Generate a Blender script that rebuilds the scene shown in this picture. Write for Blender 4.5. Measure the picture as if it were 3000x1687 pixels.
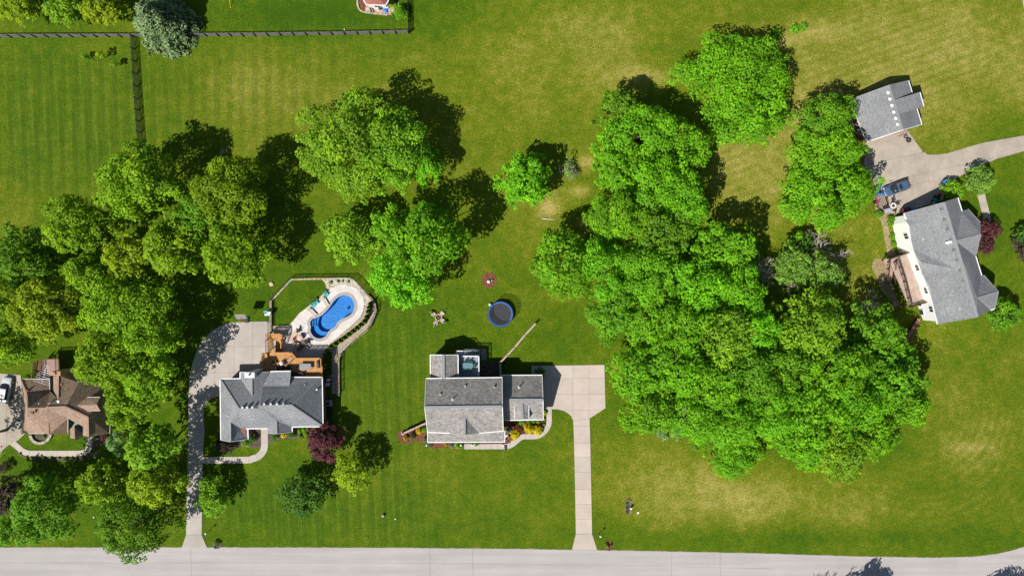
import bpy, bmesh, math, random
import numpy as np
from mathutils import Vector, Matrix
from mathutils.geometry import tessellate_polygon

for _o in list(bpy.data.objects):
    bpy.data.objects.remove(_o, do_unlink=True)
scene = bpy.context.scene
col = scene.collection
rnd = random.Random(7)
R_ = math.radians

# ---------------------------------------------------------------- camera, sky, sun, exposure
CAM_H = 122.0
cam_data = bpy.data.cameras.new('camera')
cam_data.sensor_width = 36.0
cam_data.lens = 24.0
cam_data.clip_start = 0.5
cam_data.clip_end = 6000.0
cam = bpy.data.objects.new('camera', cam_data)
cam.location = (0, 0, CAM_H)
cam.rotation_euler = (0, 0, 0)
col.objects.link(cam)
scene.camera = cam

SUN_EL = R_(50.5)
world = bpy.data.worlds.new('World')
scene.world = world
world.use_nodes = True
wn = world.node_tree.nodes
sky = wn.new('ShaderNodeTexSky')
sky.sky_type = 'NISHITA'
sky.sun_disc = False
sky.sun_elevation = SUN_EL
sky.sun_rotation = R_(225)
sky.air_density = 1.0
sky.dust_density = 0.6
world.node_tree.links.new(sky.outputs[0], wn['Background'].inputs[0])
wn['Background'].inputs[1].default_value = 0.06

sun_data = bpy.data.lights.new('sun', 'SUN')
sun_data.energy = 4.6
sun_data.angle = R_(0.53)
sun_data.color = (1.0, 0.955, 0.88)
sun = bpy.data.objects.new('sun', sun_data)
col.objects.link(sun)
SUN_D = Vector((math.cos(SUN_EL) * 0.71, math.cos(SUN_EL) * 0.704, -math.sin(SUN_EL)))
sun.rotation_euler = SUN_D.to_track_quat('-Z', 'Y').to_euler()

vs = scene.view_settings
vs.view_transform = 'Standard'
vs.look = 'None'
vs.exposure = 0.3
vs.gamma = 1.0
vs.use_curve_mapping = False
scene.cycles.max_bounces = 6
scene.cycles.transparent_max_bounces = 8

# ---------------------------------------------------------------- survey coordinates
# plan positions were read off the aerial photograph at 3000 px width: 16.39 px to the metre on the ground
S = 3000.0 / (CAM_H * 1.5)
def U(px, py, z=0.0):
    f = (1 - z / CAM_H) / S
    return Vector(((px - 1500) * f, (843.5 - py) * f, z))
def plan(ox, oy, sc):
    return lambda x, y: (ox + x / sc, oy + y / sc)
def tile(c, r):
    return plan(750 * c, 422 * r if r < 3 else 1266, 3.4333)
def zg(x, y):
    """ground height: the yard falls away behind the white house on the right"""
    cx, cy = 67.5, 0.5
    r2 = ((x - cx) / 9.5) ** 2 + ((y - cy) / 10.5) ** 2
    return -2.1 * np.exp(-r2 ** 1.6)
def G(px, py, dz=0.0):
    v = U(px, py, 0.0)
    v.z = float(zg(v.x, v.y)) + dz
    return v

# ---------------------------------------------------------------- materials
MATS = {}
def _nodes(m):
    m.use_nodes = True
    nt = m.node_tree
    return nt, nt.nodes, nt.links, nt.nodes['Principled BSDF']
def _noise(nt, scale, detail=4.0, rough=0.6, coord='Object'):
    tc = nt.nodes.new('ShaderNodeTexCoord')
    n = nt.nodes.new('ShaderNodeTexNoise')
    n.inputs['Scale'].default_value = scale
    n.inputs['Detail'].default_value = detail
    n.inputs['Roughness'].default_value = rough
    nt.links.new(tc.outputs[coord], n.inputs['Vector'])
    return n
def _ramp(nt, src, stops):
    r = nt.nodes.new('ShaderNodeValToRGB')
    cr = r.color_ramp
    while len(cr.elements) < len(stops):
        cr.elements.new(0.5)
    for e, (p, c) in zip(cr.elements, stops):
        e.position = p
        e.color = (*c, 1)
    nt.links.new(src, r.inputs[0])
    return r
def _mix(nt, fac, a, b, mode='MIX'):
    m = nt.nodes.new('ShaderNodeMix')
    m.data_type = 'RGBA'
    m.blend_type = mode
    for i, v in ((0, fac), (6, a), (7, b)):
        if isinstance(v, (int, float)):
            m.inputs[i].default_value = v
        elif isinstance(v, tuple):
            m.inputs[i].default_value = (*v, 1)
        else:
            nt.links.new(v, m.inputs[i])
    return m.outputs[2]
def _math(nt, op, a, b=0.0, clamp=False):
    m = nt.nodes.new('ShaderNodeMath')
    m.operation = op
    m.use_clamp = clamp
    for i, v in ((0, a), (1, b)):
        if isinstance(v, (int, float)):
            m.inputs[i].default_value = v
        else:
            nt.links.new(v, m.inputs[i])
    return m.outputs[0]
def mat(name, c, rough=0.75, var=0.12, scale=3.0, metal=0.0, bump=0.0, spec=0.3):
    """plain paint / wood / stone / metal with a little unevenness"""
    if name in MATS:
        return MATS[name]
    m = bpy.data.materials.new(name)
    nt, N, L, P = _nodes(m)
    n = _noise(nt, scale, 5.0, 0.65)
    r = _ramp(nt, n.outputs[0], [(0.3, tuple(max(0, v * (1 - var)) for v in c)), (0.7, tuple(min(1, v * (1 + var)) for v in c))])
    L.new(r.outputs[0], P.inputs['Base Color'])
    P.inputs['Roughness'].default_value = rough
    P.inputs['Metallic'].default_value = metal
    P.inputs['Specular IOR Level'].default_value = spec
    if bump:
        b = N.new('ShaderNodeBump')
        b.inputs['Strength'].default_value = bump
        b.inputs['Distance'].default_value = 0.03
        L.new(n.outputs[0], b.inputs['Height'])
        L.new(b.outputs[0], P.inputs['Normal'])
    MATS[name] = m
    return m
def foliage(name, c, var=0.32, trans=0.38, warm=(1.25, 1.1, 0.6)):
    """leaf surface: tone of every leaf from its face attribute, light passing through"""
    if name in MATS:
        return MATS[name]
    m = bpy.data.materials.new(name)
    nt, N, L, P = _nodes(m)
    at = N.new('ShaderNodeAttribute')
    at.attribute_name = 'tone'
    oi = N.new('ShaderNodeObjectInfo')
    lo = tuple(v * (1 - var) for v in c)
    hi = tuple(min(0.9, v * (1 + var) * w) for v, w in zip(c, warm))
    r = _ramp(nt, at.outputs['Fac'], [(0.0, lo), (0.55, c), (1.0, hi)])
    hs = N.new('ShaderNodeHueSaturation')
    L.new(r.outputs[0], hs.inputs['Color'])
    L.new(_math(nt, 'ADD', _math(nt, 'MULTIPLY', oi.outputs['Random'], 0.014), 0.493), hs.inputs['Hue'])
    L.new(_math(nt, 'ADD', _math(nt, 'MULTIPLY', oi.outputs['Random'], 0.24), 0.88), hs.inputs['Value'])
    L.new(hs.outputs[0], P.inputs['Base Color'])
    P.inputs['Roughness'].default_value = 0.65
    P.inputs['Specular IOR Level'].default_value = 0.25
    t = N.new('ShaderNodeBsdfTranslucent')
    L.new(hs.outputs[0], t.inputs['Color'])
    ms = N.new('ShaderNodeMixShader')
    ms.inputs[0].default_value = trans
    L.new(P.outputs[0], ms.inputs[1])
    L.new(t.outputs[0], ms.inputs[2])
    L.new(ms.outputs[0], N['Material Output'].inputs[0])
    MATS[name] = m
    return m
def shingle(name, c1, c2, gap, bw=0.5, rh=0.2):
    """asphalt shingles in courses; UV is in metres along and up each slope"""
    m = bpy.data.materials.new(name)
    nt, N, L, P = _nodes(m)
    uv = N.new('ShaderNodeUVMap')
    b = N.new('ShaderNodeTexBrick')
    b.inputs['Scale'].default_value = 1.0
    b.inputs['Brick Width'].default_value = bw
    b.inputs['Row Height'].default_value = rh
    b.inputs['Mortar Size'].default_value = 0.018
    b.inputs['Mortar Smooth'].default_value = 0.3
    b.inputs['Bias'].default_value = 0.0
    b.inputs['Color1'].default_value = (*c1, 1)
    b.inputs['Color2'].default_value = (*c2, 1)
    b.inputs['Mortar'].default_value = (*gap, 1)
    L.new(uv.outputs[0], b.inputs['Vector'])
    n = N.new('ShaderNodeTexNoise')
    n.inputs['Scale'].default_value = 3.2
    n.inputs['Detail'].default_value = 6
    n.inputs['Roughness'].default_value = 0.75
    L.new(uv.outputs[0], n.inputs['Vector'])
    n2 = N.new('ShaderNodeTexNoise')
    n2.inputs['Scale'].default_value = 0.25
    n2.inputs['Detail'].default_value = 5
    L.new(uv.outputs[0], n2.inputs['Vector'])
    g = _ramp(nt, n.outputs[0], [(0.28, (0.62, 0.62, 0.62)), (0.72, (1.38, 1.36, 1.34))])
    g2 = _ramp(nt, n2.outputs[0], [(0.3, (0.84, 0.84, 0.86)), (0.7, (1.14, 1.14, 1.12))])
    c = _mix(nt, 1.0, _mix(nt, 1.0, b.outputs['Color'], g.outputs[0], 'MULTIPLY'), g2.outputs[0], 'MULTIPLY')
    L.new(c, P.inputs['Base Color'])
    P.inputs['Roughness'].default_value = 0.85
    P.inputs['Specular IOR Level'].default_value = 0.2
    bp = N.new('ShaderNodeBump')
    bp.inputs['Strength'].default_value = 0.5
    bp.inputs['Distance'].default_value = 0.02
    L.new(b.outputs['Fac'], bp.inputs['Height'])
    bp.invert = True
    L.new(bp.outputs[0], P.inputs['Normal'])
    MATS[name] = m
    return m
def boards(name, c1, c2, gap, width=0.14, length=3.6, rot=0.0):
    """decking: long boards, joints darker"""
    m = bpy.data.materials.new(name)
    nt, N, L, P = _nodes(m)
    tc = N.new('ShaderNodeTexCoord')
    mp = N.new('ShaderNodeMapping')
    mp.inputs['Rotation'].default_value = (0, 0, rot)
    L.new(tc.outputs['Object'], mp.inputs[0])
    b = N.new('ShaderNodeTexBrick')
    b.inputs['Scale'].default_value = 1.0
    b.inputs['Brick Width'].default_value = length
    b.inputs['Row Height'].default_value = width
    b.inputs['Mortar Size'].default_value = 0.008
    b.inputs['Color1'].default_value = (*c1, 1)
    b.inputs['Color2'].default_value = (*c2, 1)
    b.inputs['Mortar'].default_value = (*gap, 1)
    L.new(mp.outputs[0], b.inputs['Vector'])
    n = _noise(nt, 1.2, 6, 0.7)
    g = _ramp(nt, n.outputs[0], [(0.3, (0.8, 0.8, 0.8)), (0.7, (1.18, 1.18, 1.18))])
    L.new(_mix(nt, 1.0, b.outputs['Color'], g.outputs[0], 'MULTIPLY'), P.inputs['Base Color'])
    P.inputs['Roughness'].default_value = 0.7
    P.inputs['Specular IOR Level'].default_value = 0.25
    MATS[name] = m
    return m
def concrete(name, c, stain=0.16):
    m = bpy.data.materials.new(name)
    nt, N, L, P = _nodes(m)
    n1 = _noise(nt, 0.35, 6, 0.65)
    n2 = _noise(nt, 7.0, 4, 0.7)
    oi = N.new('ShaderNodeObjectInfo')
    a = _ramp(nt, n1.outputs[0], [(0.3, tuple(v * (1 - stain) for v in c)), (0.68, tuple(v * (1 + stain * 0.7) for v in c))])
    g = _ramp(nt, n2.outputs[0], [(0.3, (0.93, 0.93, 0.93)), (0.7, (1.06, 1.06, 1.06))])
    k = _mix(nt, 1.0, a.outputs[0], g.outputs[0], 'MULTIPLY')
    v = N.new('ShaderNodeCombineColor')
    f = _math(nt, 'ADD', _math(nt, 'MULTIPLY', oi.outputs['Random'], 0.11), 0.945)
    for i in range(3):
        L.new(f, v.inputs[i])
    L.new(_mix(nt, 1.0, k, v.outputs[0], 'MULTIPLY'), P.inputs['Base Color'])
    P.inputs['Roughness'].default_value = 0.85
    P.inputs['Specular IOR Level'].default_value = 0.2
    MATS[name] = m
    return m
def speckle(name, c1, c2, scale=9.0, bump=0.6):
    """mulch, gravel, pebbles"""
    m = bpy.data.materials.new(name)
    nt, N, L, P = _nodes(m)
    tc = N.new('ShaderNodeTexCoord')
    v = N.new('ShaderNodeTexVoronoi')
    v.inputs['Scale'].default_value = scale
    L.new(tc.outputs['Object'], v.inputs['Vector'])
    n = _noise(nt, 1.1, 5, 0.6)
    sp = N.new('ShaderNodeSeparateColor')
    L.new(v.outputs['Color'], sp.inputs[0])
    k = _math(nt, 'ADD', _math(nt, 'MULTIPLY', sp.outputs[0], 0.6), _math(nt, 'MULTIPLY', n.outputs[0], 0.4))
    r = _ramp(nt, k, [(0.2, c1), (0.8, c2)])
    L.new(r.outputs[0], P.inputs['Base Color'])
    P.inputs['Roughness'].default_value = 0.9
    P.inputs['Specular IOR Level'].default_value = 0.15
    b = N.new('ShaderNodeBump')
    b.inputs['Strength'].default_value = bump
    b.inputs['Distance'].default_value = 0.05
    L.new(v.outputs['Distance'], b.inputs['Height'])
    L.new(b.outputs[0], P.inputs['Normal'])
    MATS[name] = m
    return m

WHITE = mat('white_paint', (0.8, 0.8, 0.8), 0.5, 0.03)
BLACKM = mat('black_metal', (0.02, 0.02, 0.022), 0.5, 0.2)
DARKG = mat('dark_grey_plastic', (0.05, 0.052, 0.055), 0.6)
STEEL = mat('galvanised_steel', (0.5, 0.51, 0.53), 0.4, 0.1, metal=0.6)
GLASS = mat('window_glass', (0.03, 0.04, 0.05), 0.08, 0.1, spec=0.6)

# ---------------------------------------------------------------- mesh builders
class MB:
    def __init__(self):
        self.v, self.f = [], []
    def poly(self, pts):
        k = len(self.v)
        self.v += [tuple(p) for p in pts]
        self.f.append(tuple(range(k, k + len(pts))))
        return self
    def add(self, vs_, fs):
        k = len(self.v)
        self.v += [tuple(p) for p in vs_]
        self.f += [tuple(i + k for i in f) for f in fs]
        return self
    def box(self, c, s, rz=0.0):
        x, y, z = (q / 2 for q in s)
        ca, sa = math.cos(rz), math.sin(rz)
        P = []
        for dz in (-z, z):
            for dx, dy in ((-x, -y), (x, -y), (x, y), (-x, y)):
                P.append((c[0] + dx * ca - dy * sa, c[1] + dx * sa + dy * ca, c[2] + dz))
        return self.add(P, [(3, 2, 1, 0), (4, 5, 6, 7), (0, 1, 5, 4), (1, 2, 6, 5), (2, 3, 7, 6), (3, 0, 4, 7)])
    def beam(self, a, b, w, h, up=(0, 0, 1)):
        a, b = Vector(a), Vector(b)
        d = (b - a).normalized()
        s = d.cross(Vector(up))
        s = s.normalized() if s.length > 1e-5 else Vector((1, 0, 0))
        u = s.cross(d).normalized()
        P = []
        for p in (a, b):
            for i, j in ((-1, -1), (1, -1), (1, 1), (-1, 1)):
                P.append(p + s * (i * w / 2) + u * (j * h / 2))
        return self.add(P, [(0, 1, 2, 3), (7, 6, 5, 4), (0, 4, 5, 1), (1, 5, 6, 2), (2, 6, 7, 3), (3, 7, 4, 0)])
    def tube(self, pts, rad, n=8, cap=True):
        pts = [Vector(p) for p in pts]
        if not isinstance(rad, (list, tuple)):
            rad = [rad] * len(pts)
        P, F = [], []
        for i, p in enumerate(pts):
            d = (pts[min(i + 1, len(pts) - 1)] - pts[max(i - 1, 0)]).normalized()
            s = d.cross(Vector((0, 0, 1)))
            s = s.normalized() if s.length > 1e-4 else Vector((1, 0, 0))
            u = s.cross(d).normalized()
            for k in range(n):
                a = 2 * math.pi * k / n
                P.append(p + (s * math.cos(a) + u * math.sin(a)) * rad[i])
        for i in range(len(pts) - 1):
            for k in range(n):
                k2 = (k + 1) % n
                F.append((i * n + k, i * n + k2, (i + 1) * n + k2, (i + 1) * n + k))
        if cap:
            F.append(tuple(range(n - 1, -1, -1)))
            F.append(tuple((len(pts) - 1) * n + k for k in range(n)))
        return self.add(P, F)
    def lathe(self, c, prof, n=20, cap=True):
        P, F = [], []
        for r, z in prof:
            for k in range(n):
                a = 2 * math.pi * k / n
                P.append((c[0] + r * math.cos(a), c[1] + r * math.sin(a), c[2] + z))
        for i in range(len(prof) - 1):
            for k in range(n):
                k2 = (k + 1) % n
                F.append((i * n + k, i * n + k2, (i + 1) * n + k2, (i + 1) * n + k))
        if cap:
            F.append(tuple(range(n - 1, -1, -1)))
            F.append(tuple((len(prof) - 1) * n + k for k in range(n)))
        return self.add(P, F)
    def prism(self, pts, z0, z1):
        n = len(pts)
        if sum(pts[i][0] * pts[(i + 1) % n][1] - pts[(i + 1) % n][0] * pts[i][1] for i in range(n)) < 0:
            pts = pts[::-1]
        P = [(p[0], p[1], z0) for p in pts] + [(p[0], p[1], z1) for p in pts]
        F = [tuple(range(n - 1, -1, -1)), tuple(range(n, 2 * n))]
        F += [(i, (i + 1) % n, n + (i + 1) % n, n + i) for i in range(n)]
        return self.add(P, F)
    def build(self, name, m, parent=None, smooth=False, bevel=0.0):
        me = bpy.data.meshes.new(name)
        me.from_pydata(self.v, [], self.f)
        me.materials.append(m)
        if smooth:
            me.polygons.foreach_set('use_smooth', [True] * len(me.polygons))
        me.update()
        o = bpy.data.objects.new(name, me)
        col.objects.link(o)
        if parent:
            o.parent = parent
            if 'world_built' in parent:
                o.matrix_parent_inverse = Matrix.Translation(-Vector(parent.location))
        if bevel:
            b = o.modifiers.new('bevel', 'BEVEL')
            b.width = bevel
            b.segments = 2
            b.limit_method = 'ANGLE'
        return o

def tag(o, label=None, cat=None, group=None, kind=None):
    if label: o['label'] = label
    if cat: o['category'] = cat
    if group: o['group'] = group
    if kind: o['kind'] = kind
    return o
def thing(name, label, cat, loc=(0, 0, 0), group=None, world=False, rz=0.0):
    """an Empty at the base of a thing; world=True means its parts are written in world coordinates"""
    o = bpy.data.objects.new(name, None)
    col.objects.link(o)
    o.empty_display_size = 0.3
    o.location = loc
    o.rotation_euler = (0, 0, rz)
    if world:
        o['world_built'] = 1
    return tag(o, label, cat, group)
def struct(o):
    o['kind'] = 'structure'
    return o
def dup(root, loc, rz, label, group=None, sc=None):
    r = root.copy()
    col.objects.link(r)
    r.location = loc
    r.rotation_euler = (0, 0, rz)
    if sc: r.scale = (sc, sc, sc)
    tag(r, label, None, group)
    for ch in root.children:
        c = ch.copy()
        col.objects.link(c)
        c.parent = r
        for g in ch.children:
            d = g.copy()
            col.objects.link(d)
            d.parent = c
    return r
def area(pts):
    n = len(pts)
    return 0.5 * sum(pts[i][0] * pts[(i + 1) % n][1] - pts[(i + 1) % n][0] * pts[i][1] for i in range(n))
def inset(pts, d):
    """offset a plan polygon inward by d metres"""
    pts = [Vector((p[0], p[1])) for p in pts]
    if area(pts) < 0:
        pts = pts[::-1]
    n = len(pts)
    out = []
    for i in range(n):
        a, b, c = pts[i - 1], pts[i], pts[(i + 1) % n]
        e1, e2 = (b - a).normalized(), (c - b).normalized()
        n1, n2 = Vector((-e1.y, e1.x)), Vector((-e2.y, e2.x))
        k = n1 + n2
        k = k / max(0.35, k.dot(n1)) if k.length > 1e-4 else n1
        out.append(b + k * d)
    return out
def split_poly(pts, p, d):
    """cut a plan polygon along the line through p with direction d -> pieces"""
    nx, ny = -d[1], d[0]
    sd = [(q[0] - p[0]) * nx + (q[1] - p[1]) * ny for q in pts]
    if max(sd) < 0.05 or min(sd) > -0.05:
        return [pts]
    A, B = [], []
    n = len(pts)
    for i in range(n):
        a, b, sa, sb = pts[i], pts[(i + 1) % n], sd[i], sd[(i + 1) % n]
        (A if sa >= 0 else B).append(a)
        if (sa >= 0) != (sb >= 0):
            t = sa / (sa - sb)
            x = (a[0] + (b[0] - a[0]) * t, a[1] + (b[1] - a[1]) * t)
            A.append(x)
            B.append(x)
    return [q for q in (A, B) if len(q) > 2 and abs(area(q)) > 0.05]
def smooth_line(pts, n=6, closed=False):
    """Catmull-Rom through plan points"""
    P = [Vector((p[0], p[1])) for p in pts]
    out = []
    m = len(P)
    for i in range(m if closed else m - 1):
        p0 = P[(i - 1) % m] if closed or i > 0 else P[i]
        p1, p2 = P[i], P[(i + 1) % m]
        p3 = P[(i + 2) % m] if closed or i + 2 < m else p2
        for k in range(n):
            t = k / n
            out.append(0.5 * ((2 * p1) + (p2 - p0) * t + (2 * p0 - 5 * p1 + 4 * p2 - p3) * t * t + (3 * p1 - p0 - 3 * p2 + p3) * t ** 3))
    if not closed:
        out.append(P[-1])
    return [(q.x, q.y) for q in out]
def W(pts, f=None):
    """plan readings -> ground metres"""
    return [tuple(U(*(f(*p) if f else p))[:2]) for p in pts]
def sheet(name, pts, z, m, th=0.0, parent=None):
    """flat ground patch; follows the ground where it falls"""
    bm = bmesh.new()
    vsx = [bm.verts.new((p[0], p[1], 0)) for p in pts]
    for t in tessellate_polygon([[Vector((p[0], p[1], 0)) for p in pts]]):
        try:
            bm.faces.new([vsx[i] for i in t])
        except ValueError:
            pass
    xs = [p[0] for p in pts]
    ys = [p[1] for p in pts]
    if max(xs) > 52 and max(xs) < 90 and max(ys) > -16 and min(ys) < 16:
        for ax, lo, hi in ((0, min(xs), max(xs)), (1, min(ys), max(ys))):
            q = math.ceil(lo)
            while q < hi:
                co = [0, 0, 0]
                no = [0, 0, 0]
                co[ax], no[ax] = q, 1
                bmesh.ops.bisect_plane(bm, geom=bm.verts[:] + bm.edges[:] + bm.faces[:], plane_co=co, plane_no=no)
                q += 1.0
    for v in bm.verts:
        v.co.z = float(zg(v.co.x, v.co.y)) + z
    bm.normal_update()
    for f in bm.faces:
        if f.normal.z < 0:
            f.normal_flip()
    me = bpy.data.meshes.new(name)
    bm.to_mesh(me)
    bm.free()
    me.materials.append(m)
    o = bpy.data.objects.new(name, me)
    col.objects.link(o)
    if parent:
        o.parent = parent
    return o
def pip(x, y, poly):
    c = False
    n = len(poly)
    for i in range(n):
        x1, y1 = poly[i][:2]
        x2, y2 = poly[(i + 1) % n][:2]
        if (y1 > y) != (y2 > y) and x < (x2 - x1) * (y - y1) / (y2 - y1) + x1:
            c = not c
    return c
def slabs(pieces, base, z, m, gap=0.012, th=0.05):
    """each poured slab a piece of its own on its base"""
    for p in pieces:
        if abs(area(p)) < 0.15:
            continue
        q = inset(p, gap)
        MB().prism(q, z - th, z).build('slab', m, base)
def walk(name, line, width, step, m, joint, z=0.06):
    """pavement of slabs along a centre line"""
    P = [Vector(p) for p in line]
    L_, R2 = [], []
    for i, p in enumerate(P):
        d = (P[min(i + 1, len(P) - 1)] - P[max(i - 1, 0)]).normalized()
        nn = Vector((-d.y, d.x))
        w = width[i] if isinstance(width, list) else width
        L_.append(p + nn * w / 2)
        R2.append(p - nn * w / 2)
    base = struct(sheet(name, [tuple(q) for q in L_] + [tuple(q) for q in R2[::-1]], z - 0.045, joint))
    cur, acc, start = [0], 0.0, 0
    for i in range(1, len(P)):
        acc += (P[i] - P[i - 1]).length
        if acc >= step or i == len(P) - 1:
            poly = [tuple(q) for q in L_[start:i + 1]] + [tuple(q) for q in R2[start:i + 1][::-1]]
            slabs([poly], base, z + rnd.uniform(0, 0.006), m)
            start, acc = i, 0.0
    return base

# ---------------------------------------------------------------- ground
def grass_material():
    m = bpy.data.materials.new('mown_grass')
    nt, N, L, P = _nodes(m)
    at = N.new('ShaderNodeAttribute')
    at.attribute_name = 'lawn'
    sp = N.new('ShaderNodeSeparateColor')
    L.new(at.outputs['Color'], sp.inputs[0])
    dry, st_v, st_d = sp.outputs[0], sp.outputs[1], sp.outputs[2]
    big = _noise(nt, 0.09, 6, 0.62)
    med = _noise(nt, 0.55, 7, 0.72)
    fine = _noise(nt, 3.6, 6, 0.8)
    blade = _noise(nt, 11.0, 4, 0.8)
    spot = _noise(nt, 0.9, 3, 0.5)
    tc = N.new('ShaderNodeTexCoord')
    # dryness: surveyed patches broken up by noise
    d = _math(nt, 'ADD', dry, _math(nt, 'MULTIPLY', _math(nt, 'SUBTRACT', big.outputs[0], 0.5), 0.8))
    d = _math(nt, 'ADD', d, _math(nt, 'MULTIPLY', _math(nt, 'SUBTRACT', med.outputs[0], 0.5), 1.0))
    d = _math(nt, 'ADD', d, _math(nt, 'MULTIPLY', _math(nt, 'SUBTRACT', fine.outputs[0], 0.5), 1.3), clamp=True)
    c = _ramp(nt, d, [(0.0, (0.038, 0.096, 0.003)), (0.3, (0.078, 0.136, 0.004)), (0.55, (0.143, 0.172, 0.010)), (0.78, (0.245, 0.24, 0.042)), (1.0, (0.37, 0.315, 0.1))]).outputs[0]
    # bare tan specks
    sk = _math(nt, 'MULTIPLY', _math(nt, 'GREATER_THAN', _math(nt, 'ADD', spot.outputs[0], _math(nt, 'MULTIPLY', fine.outputs[0], 0.35)), 0.97), _math(nt, 'ADD', _math(nt, 'MULTIPLY', dry, 0.8), 0.12), clamp=True)
    c = _mix(nt, sk, c, (0.33, 0.27, 0.12))
    # mower tracks: grass laid the other way, paler
    sx = N.new('ShaderNodeSeparateXYZ')
    L.new(tc.outputs['Object'], sx.inputs[0])
    wob = _math(nt, 'MULTIPLY', big.outputs[0], 2.2)
    def track(coord, period, lo, hi):
        w = _math(nt, 'SINE', _math(nt, 'ADD', _math(nt, 'MULTIPLY', coord, 6.2832 / period), wob))
        r = N.new('ShaderNodeMapRange')
        r.interpolation_type = 'SMOOTHSTEP'
        r.inputs[1].default_value, r.inputs[2].default_value = lo, hi
        L.new(w, r.inputs[0])
        return r.outputs[0]
    tv = track(_math(nt, 'ADD', sx.outputs[0], _math(nt, 'MULTIPLY', sx.outputs[1], 0.06)), 1.12, 0.55, 1.0)
    tw = track(sx.outputs[0], 2.3, -0.6, 0.6)
    td = track(_math(nt, 'ADD', _math(nt, 'MULTIPLY', sx.outputs[0], -0.36), sx.outputs[1]), 1.5, -0.5, 0.7)
    vd = N.new('ShaderNodeVectorMath')
    vd.operation = 'DISTANCE'
    L.new(tc.outputs['Object'], vd.inputs[0])
    vd.inputs[1].default_value = U(2700, 1195)
    tr_ = track(vd.outputs['Value'], 1.5, -0.5, 0.7)
    brk = _ramp(nt, med.outputs[0], [(0.35, (0.15, 0.15, 0.15)), (0.65, (1, 1, 1))]).outputs[0]
    kv = _math(nt, 'MULTIPLY', _math(nt, 'MULTIPLY', tv, st_v), brk, clamp=True)
    c = _mix(nt, _math(nt, 'MULTIPLY', kv, 0.7), c, (0.13, 0.2, 0.035))
    kw = _math(nt, 'MULTIPLY', _math(nt, 'MULTIPLY', tw, st_v), 0.45)
    c = _mix(nt, kw, c, (0.035, 0.075, 0.004))
    kd = _math(nt, 'MULTIPLY', _math(nt, 'MULTIPLY', td, st_d), 0.28)
    c = _mix(nt, kd, c, (0.075, 0.105, 0.008))
    kc = _math(nt, 'MULTIPLY', _math(nt, 'MULTIPLY', tr_, at.outputs['Alpha']), 0.3)
    c = _mix(nt, kc, c, (0.07, 0.11, 0.006))
    # blades
    g = _ramp(nt, _math(nt, 'ADD', _math(nt, 'MULTIPLY', blade.outputs[0], 0.4), _math(nt, 'MULTIPLY', fine.outputs[0], 0.6)), [(0.3, (0.42, 0.44, 0.42)), (0.7, (1.6, 1.56, 1.5))])
    c = _mix(nt, 1.0, c, g.outputs[0], 'MULTIPLY')
    L.new(c, P.inputs['Base Color'])
    P.inputs['Roughness'].default_value = 0.9
    P.inputs['Specular IOR Level'].default_value = 0.1
    b = N.new('ShaderNodeBump')
    b.inputs['Strength'].default_value = 0.55
    b.inputs['Distance'].default_value = 0.12
    L.new(_math(nt, 'ADD', blade.outputs[0], fine.outputs[0]), b.inputs['Height'])
    L.new(b.outputs[0], P.inputs['Normal'])
    return m
MATS['grass'] = GRASS = grass_material()

pz = plan(750, 800, 6.771)      # readings around the pool
POOL = smooth_line(W([(1085, 975), (1135, 915), (1240, 880), (1340, 815), (1440, 715), (1515, 610), (1590, 520), (1680, 463), (1780, 447), (1880, 490), (1938, 580), (1945, 690), (1900, 790), (1800, 860), (1690, 910), (1610, 975), (1560, 1060), (1445, 1140), (1400, 1220), (1330, 1272), (1230, 1285), (1140, 1235), (1090, 1145), (1100, 1060)], pz), 4, True)
POOL = [tuple(p) for p in inset(POOL, -0.08)]
# every blob: plan px, py, radius x, radius y, amount
DRY = [(820, 290, 300, 150, .34), (1550, 260, 330, 190, .27), (1750, 90, 300, 110, .28), (2720, 170, 460, 230, .56), (2400, 330, 200, 140, .25), (2380, 90, 110, 28, .3), (2280, 125, 60, 18, .4),
       (1900, 225, 110, 40, .5), (2130, 490, 130, 130, .42), (2330, 440, 150, 110, .3), (1720, 480, 30, 30, .55), (1700, 560, 35, 25, .5), (1610, 605, 35, 28, .5),
       (1705, 650, 14, 22, .6), (2150, 1440, 420, 100, .36), (1950, 1400, 180, 120, .2), (2850, 1300, 180, 140, .22), (2830, 1310, 60, 18, .35), (2850, 1080, 200, 200, .2),
       (1560, 690, 170, 140, .18), (2560, 800, 90, 160, .26), (1660, 870, 70, 16, .3), (1800, 1070, 12, 22, .6), (1680, 1330, 110, 120, .05), (2450, 1500, 500, 60, .14),
       (1300, 1370, 160, 60, .14), (1340, 520, 200, 120, .16), (60, 620, 60, 60, .3), (1620, 560, 90, 80, .2), (2250, 620, 130, 90, .3), (1180, 1180, 90, 160, .05), (2420, 640, 100, 60, .3)]
LUSH = [(920, 40, 300, 60, .3), (880, 950, 330, 240, .16), (760, 1450, 330, 150, .08), (1480, 1500, 220, 90, .03), (200, 1380, 250, 140, .2), (2960, 600, 60, 200, .12), (1650, 950, 130, 90, .1), (1300, 100, 160, 100, .05), (2400, 1570, 700, 30, .14)]
STRV = [(190, 370, 260, 260, 1.0), (720, 280, 330, 180, .6), (1130, 1200, 150, 380, .8), (870, 1500, 330, 90, .7), (1480, 1490, 200, 90, .25), (1150, 120, 200, 60, .2), (300, 130, 200, 40, -.6)]
STRD = [(2650, 200, 420, 220, 1.0), (2300, 1560, 500, 50, .6), (2150, 480, 120, 150, .8), (900, 760, 160, 60, .7)]
STRC = [(2880, 1330, 170, 260, 1.0), (2700, 1480, 260, 90, .7)]
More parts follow.
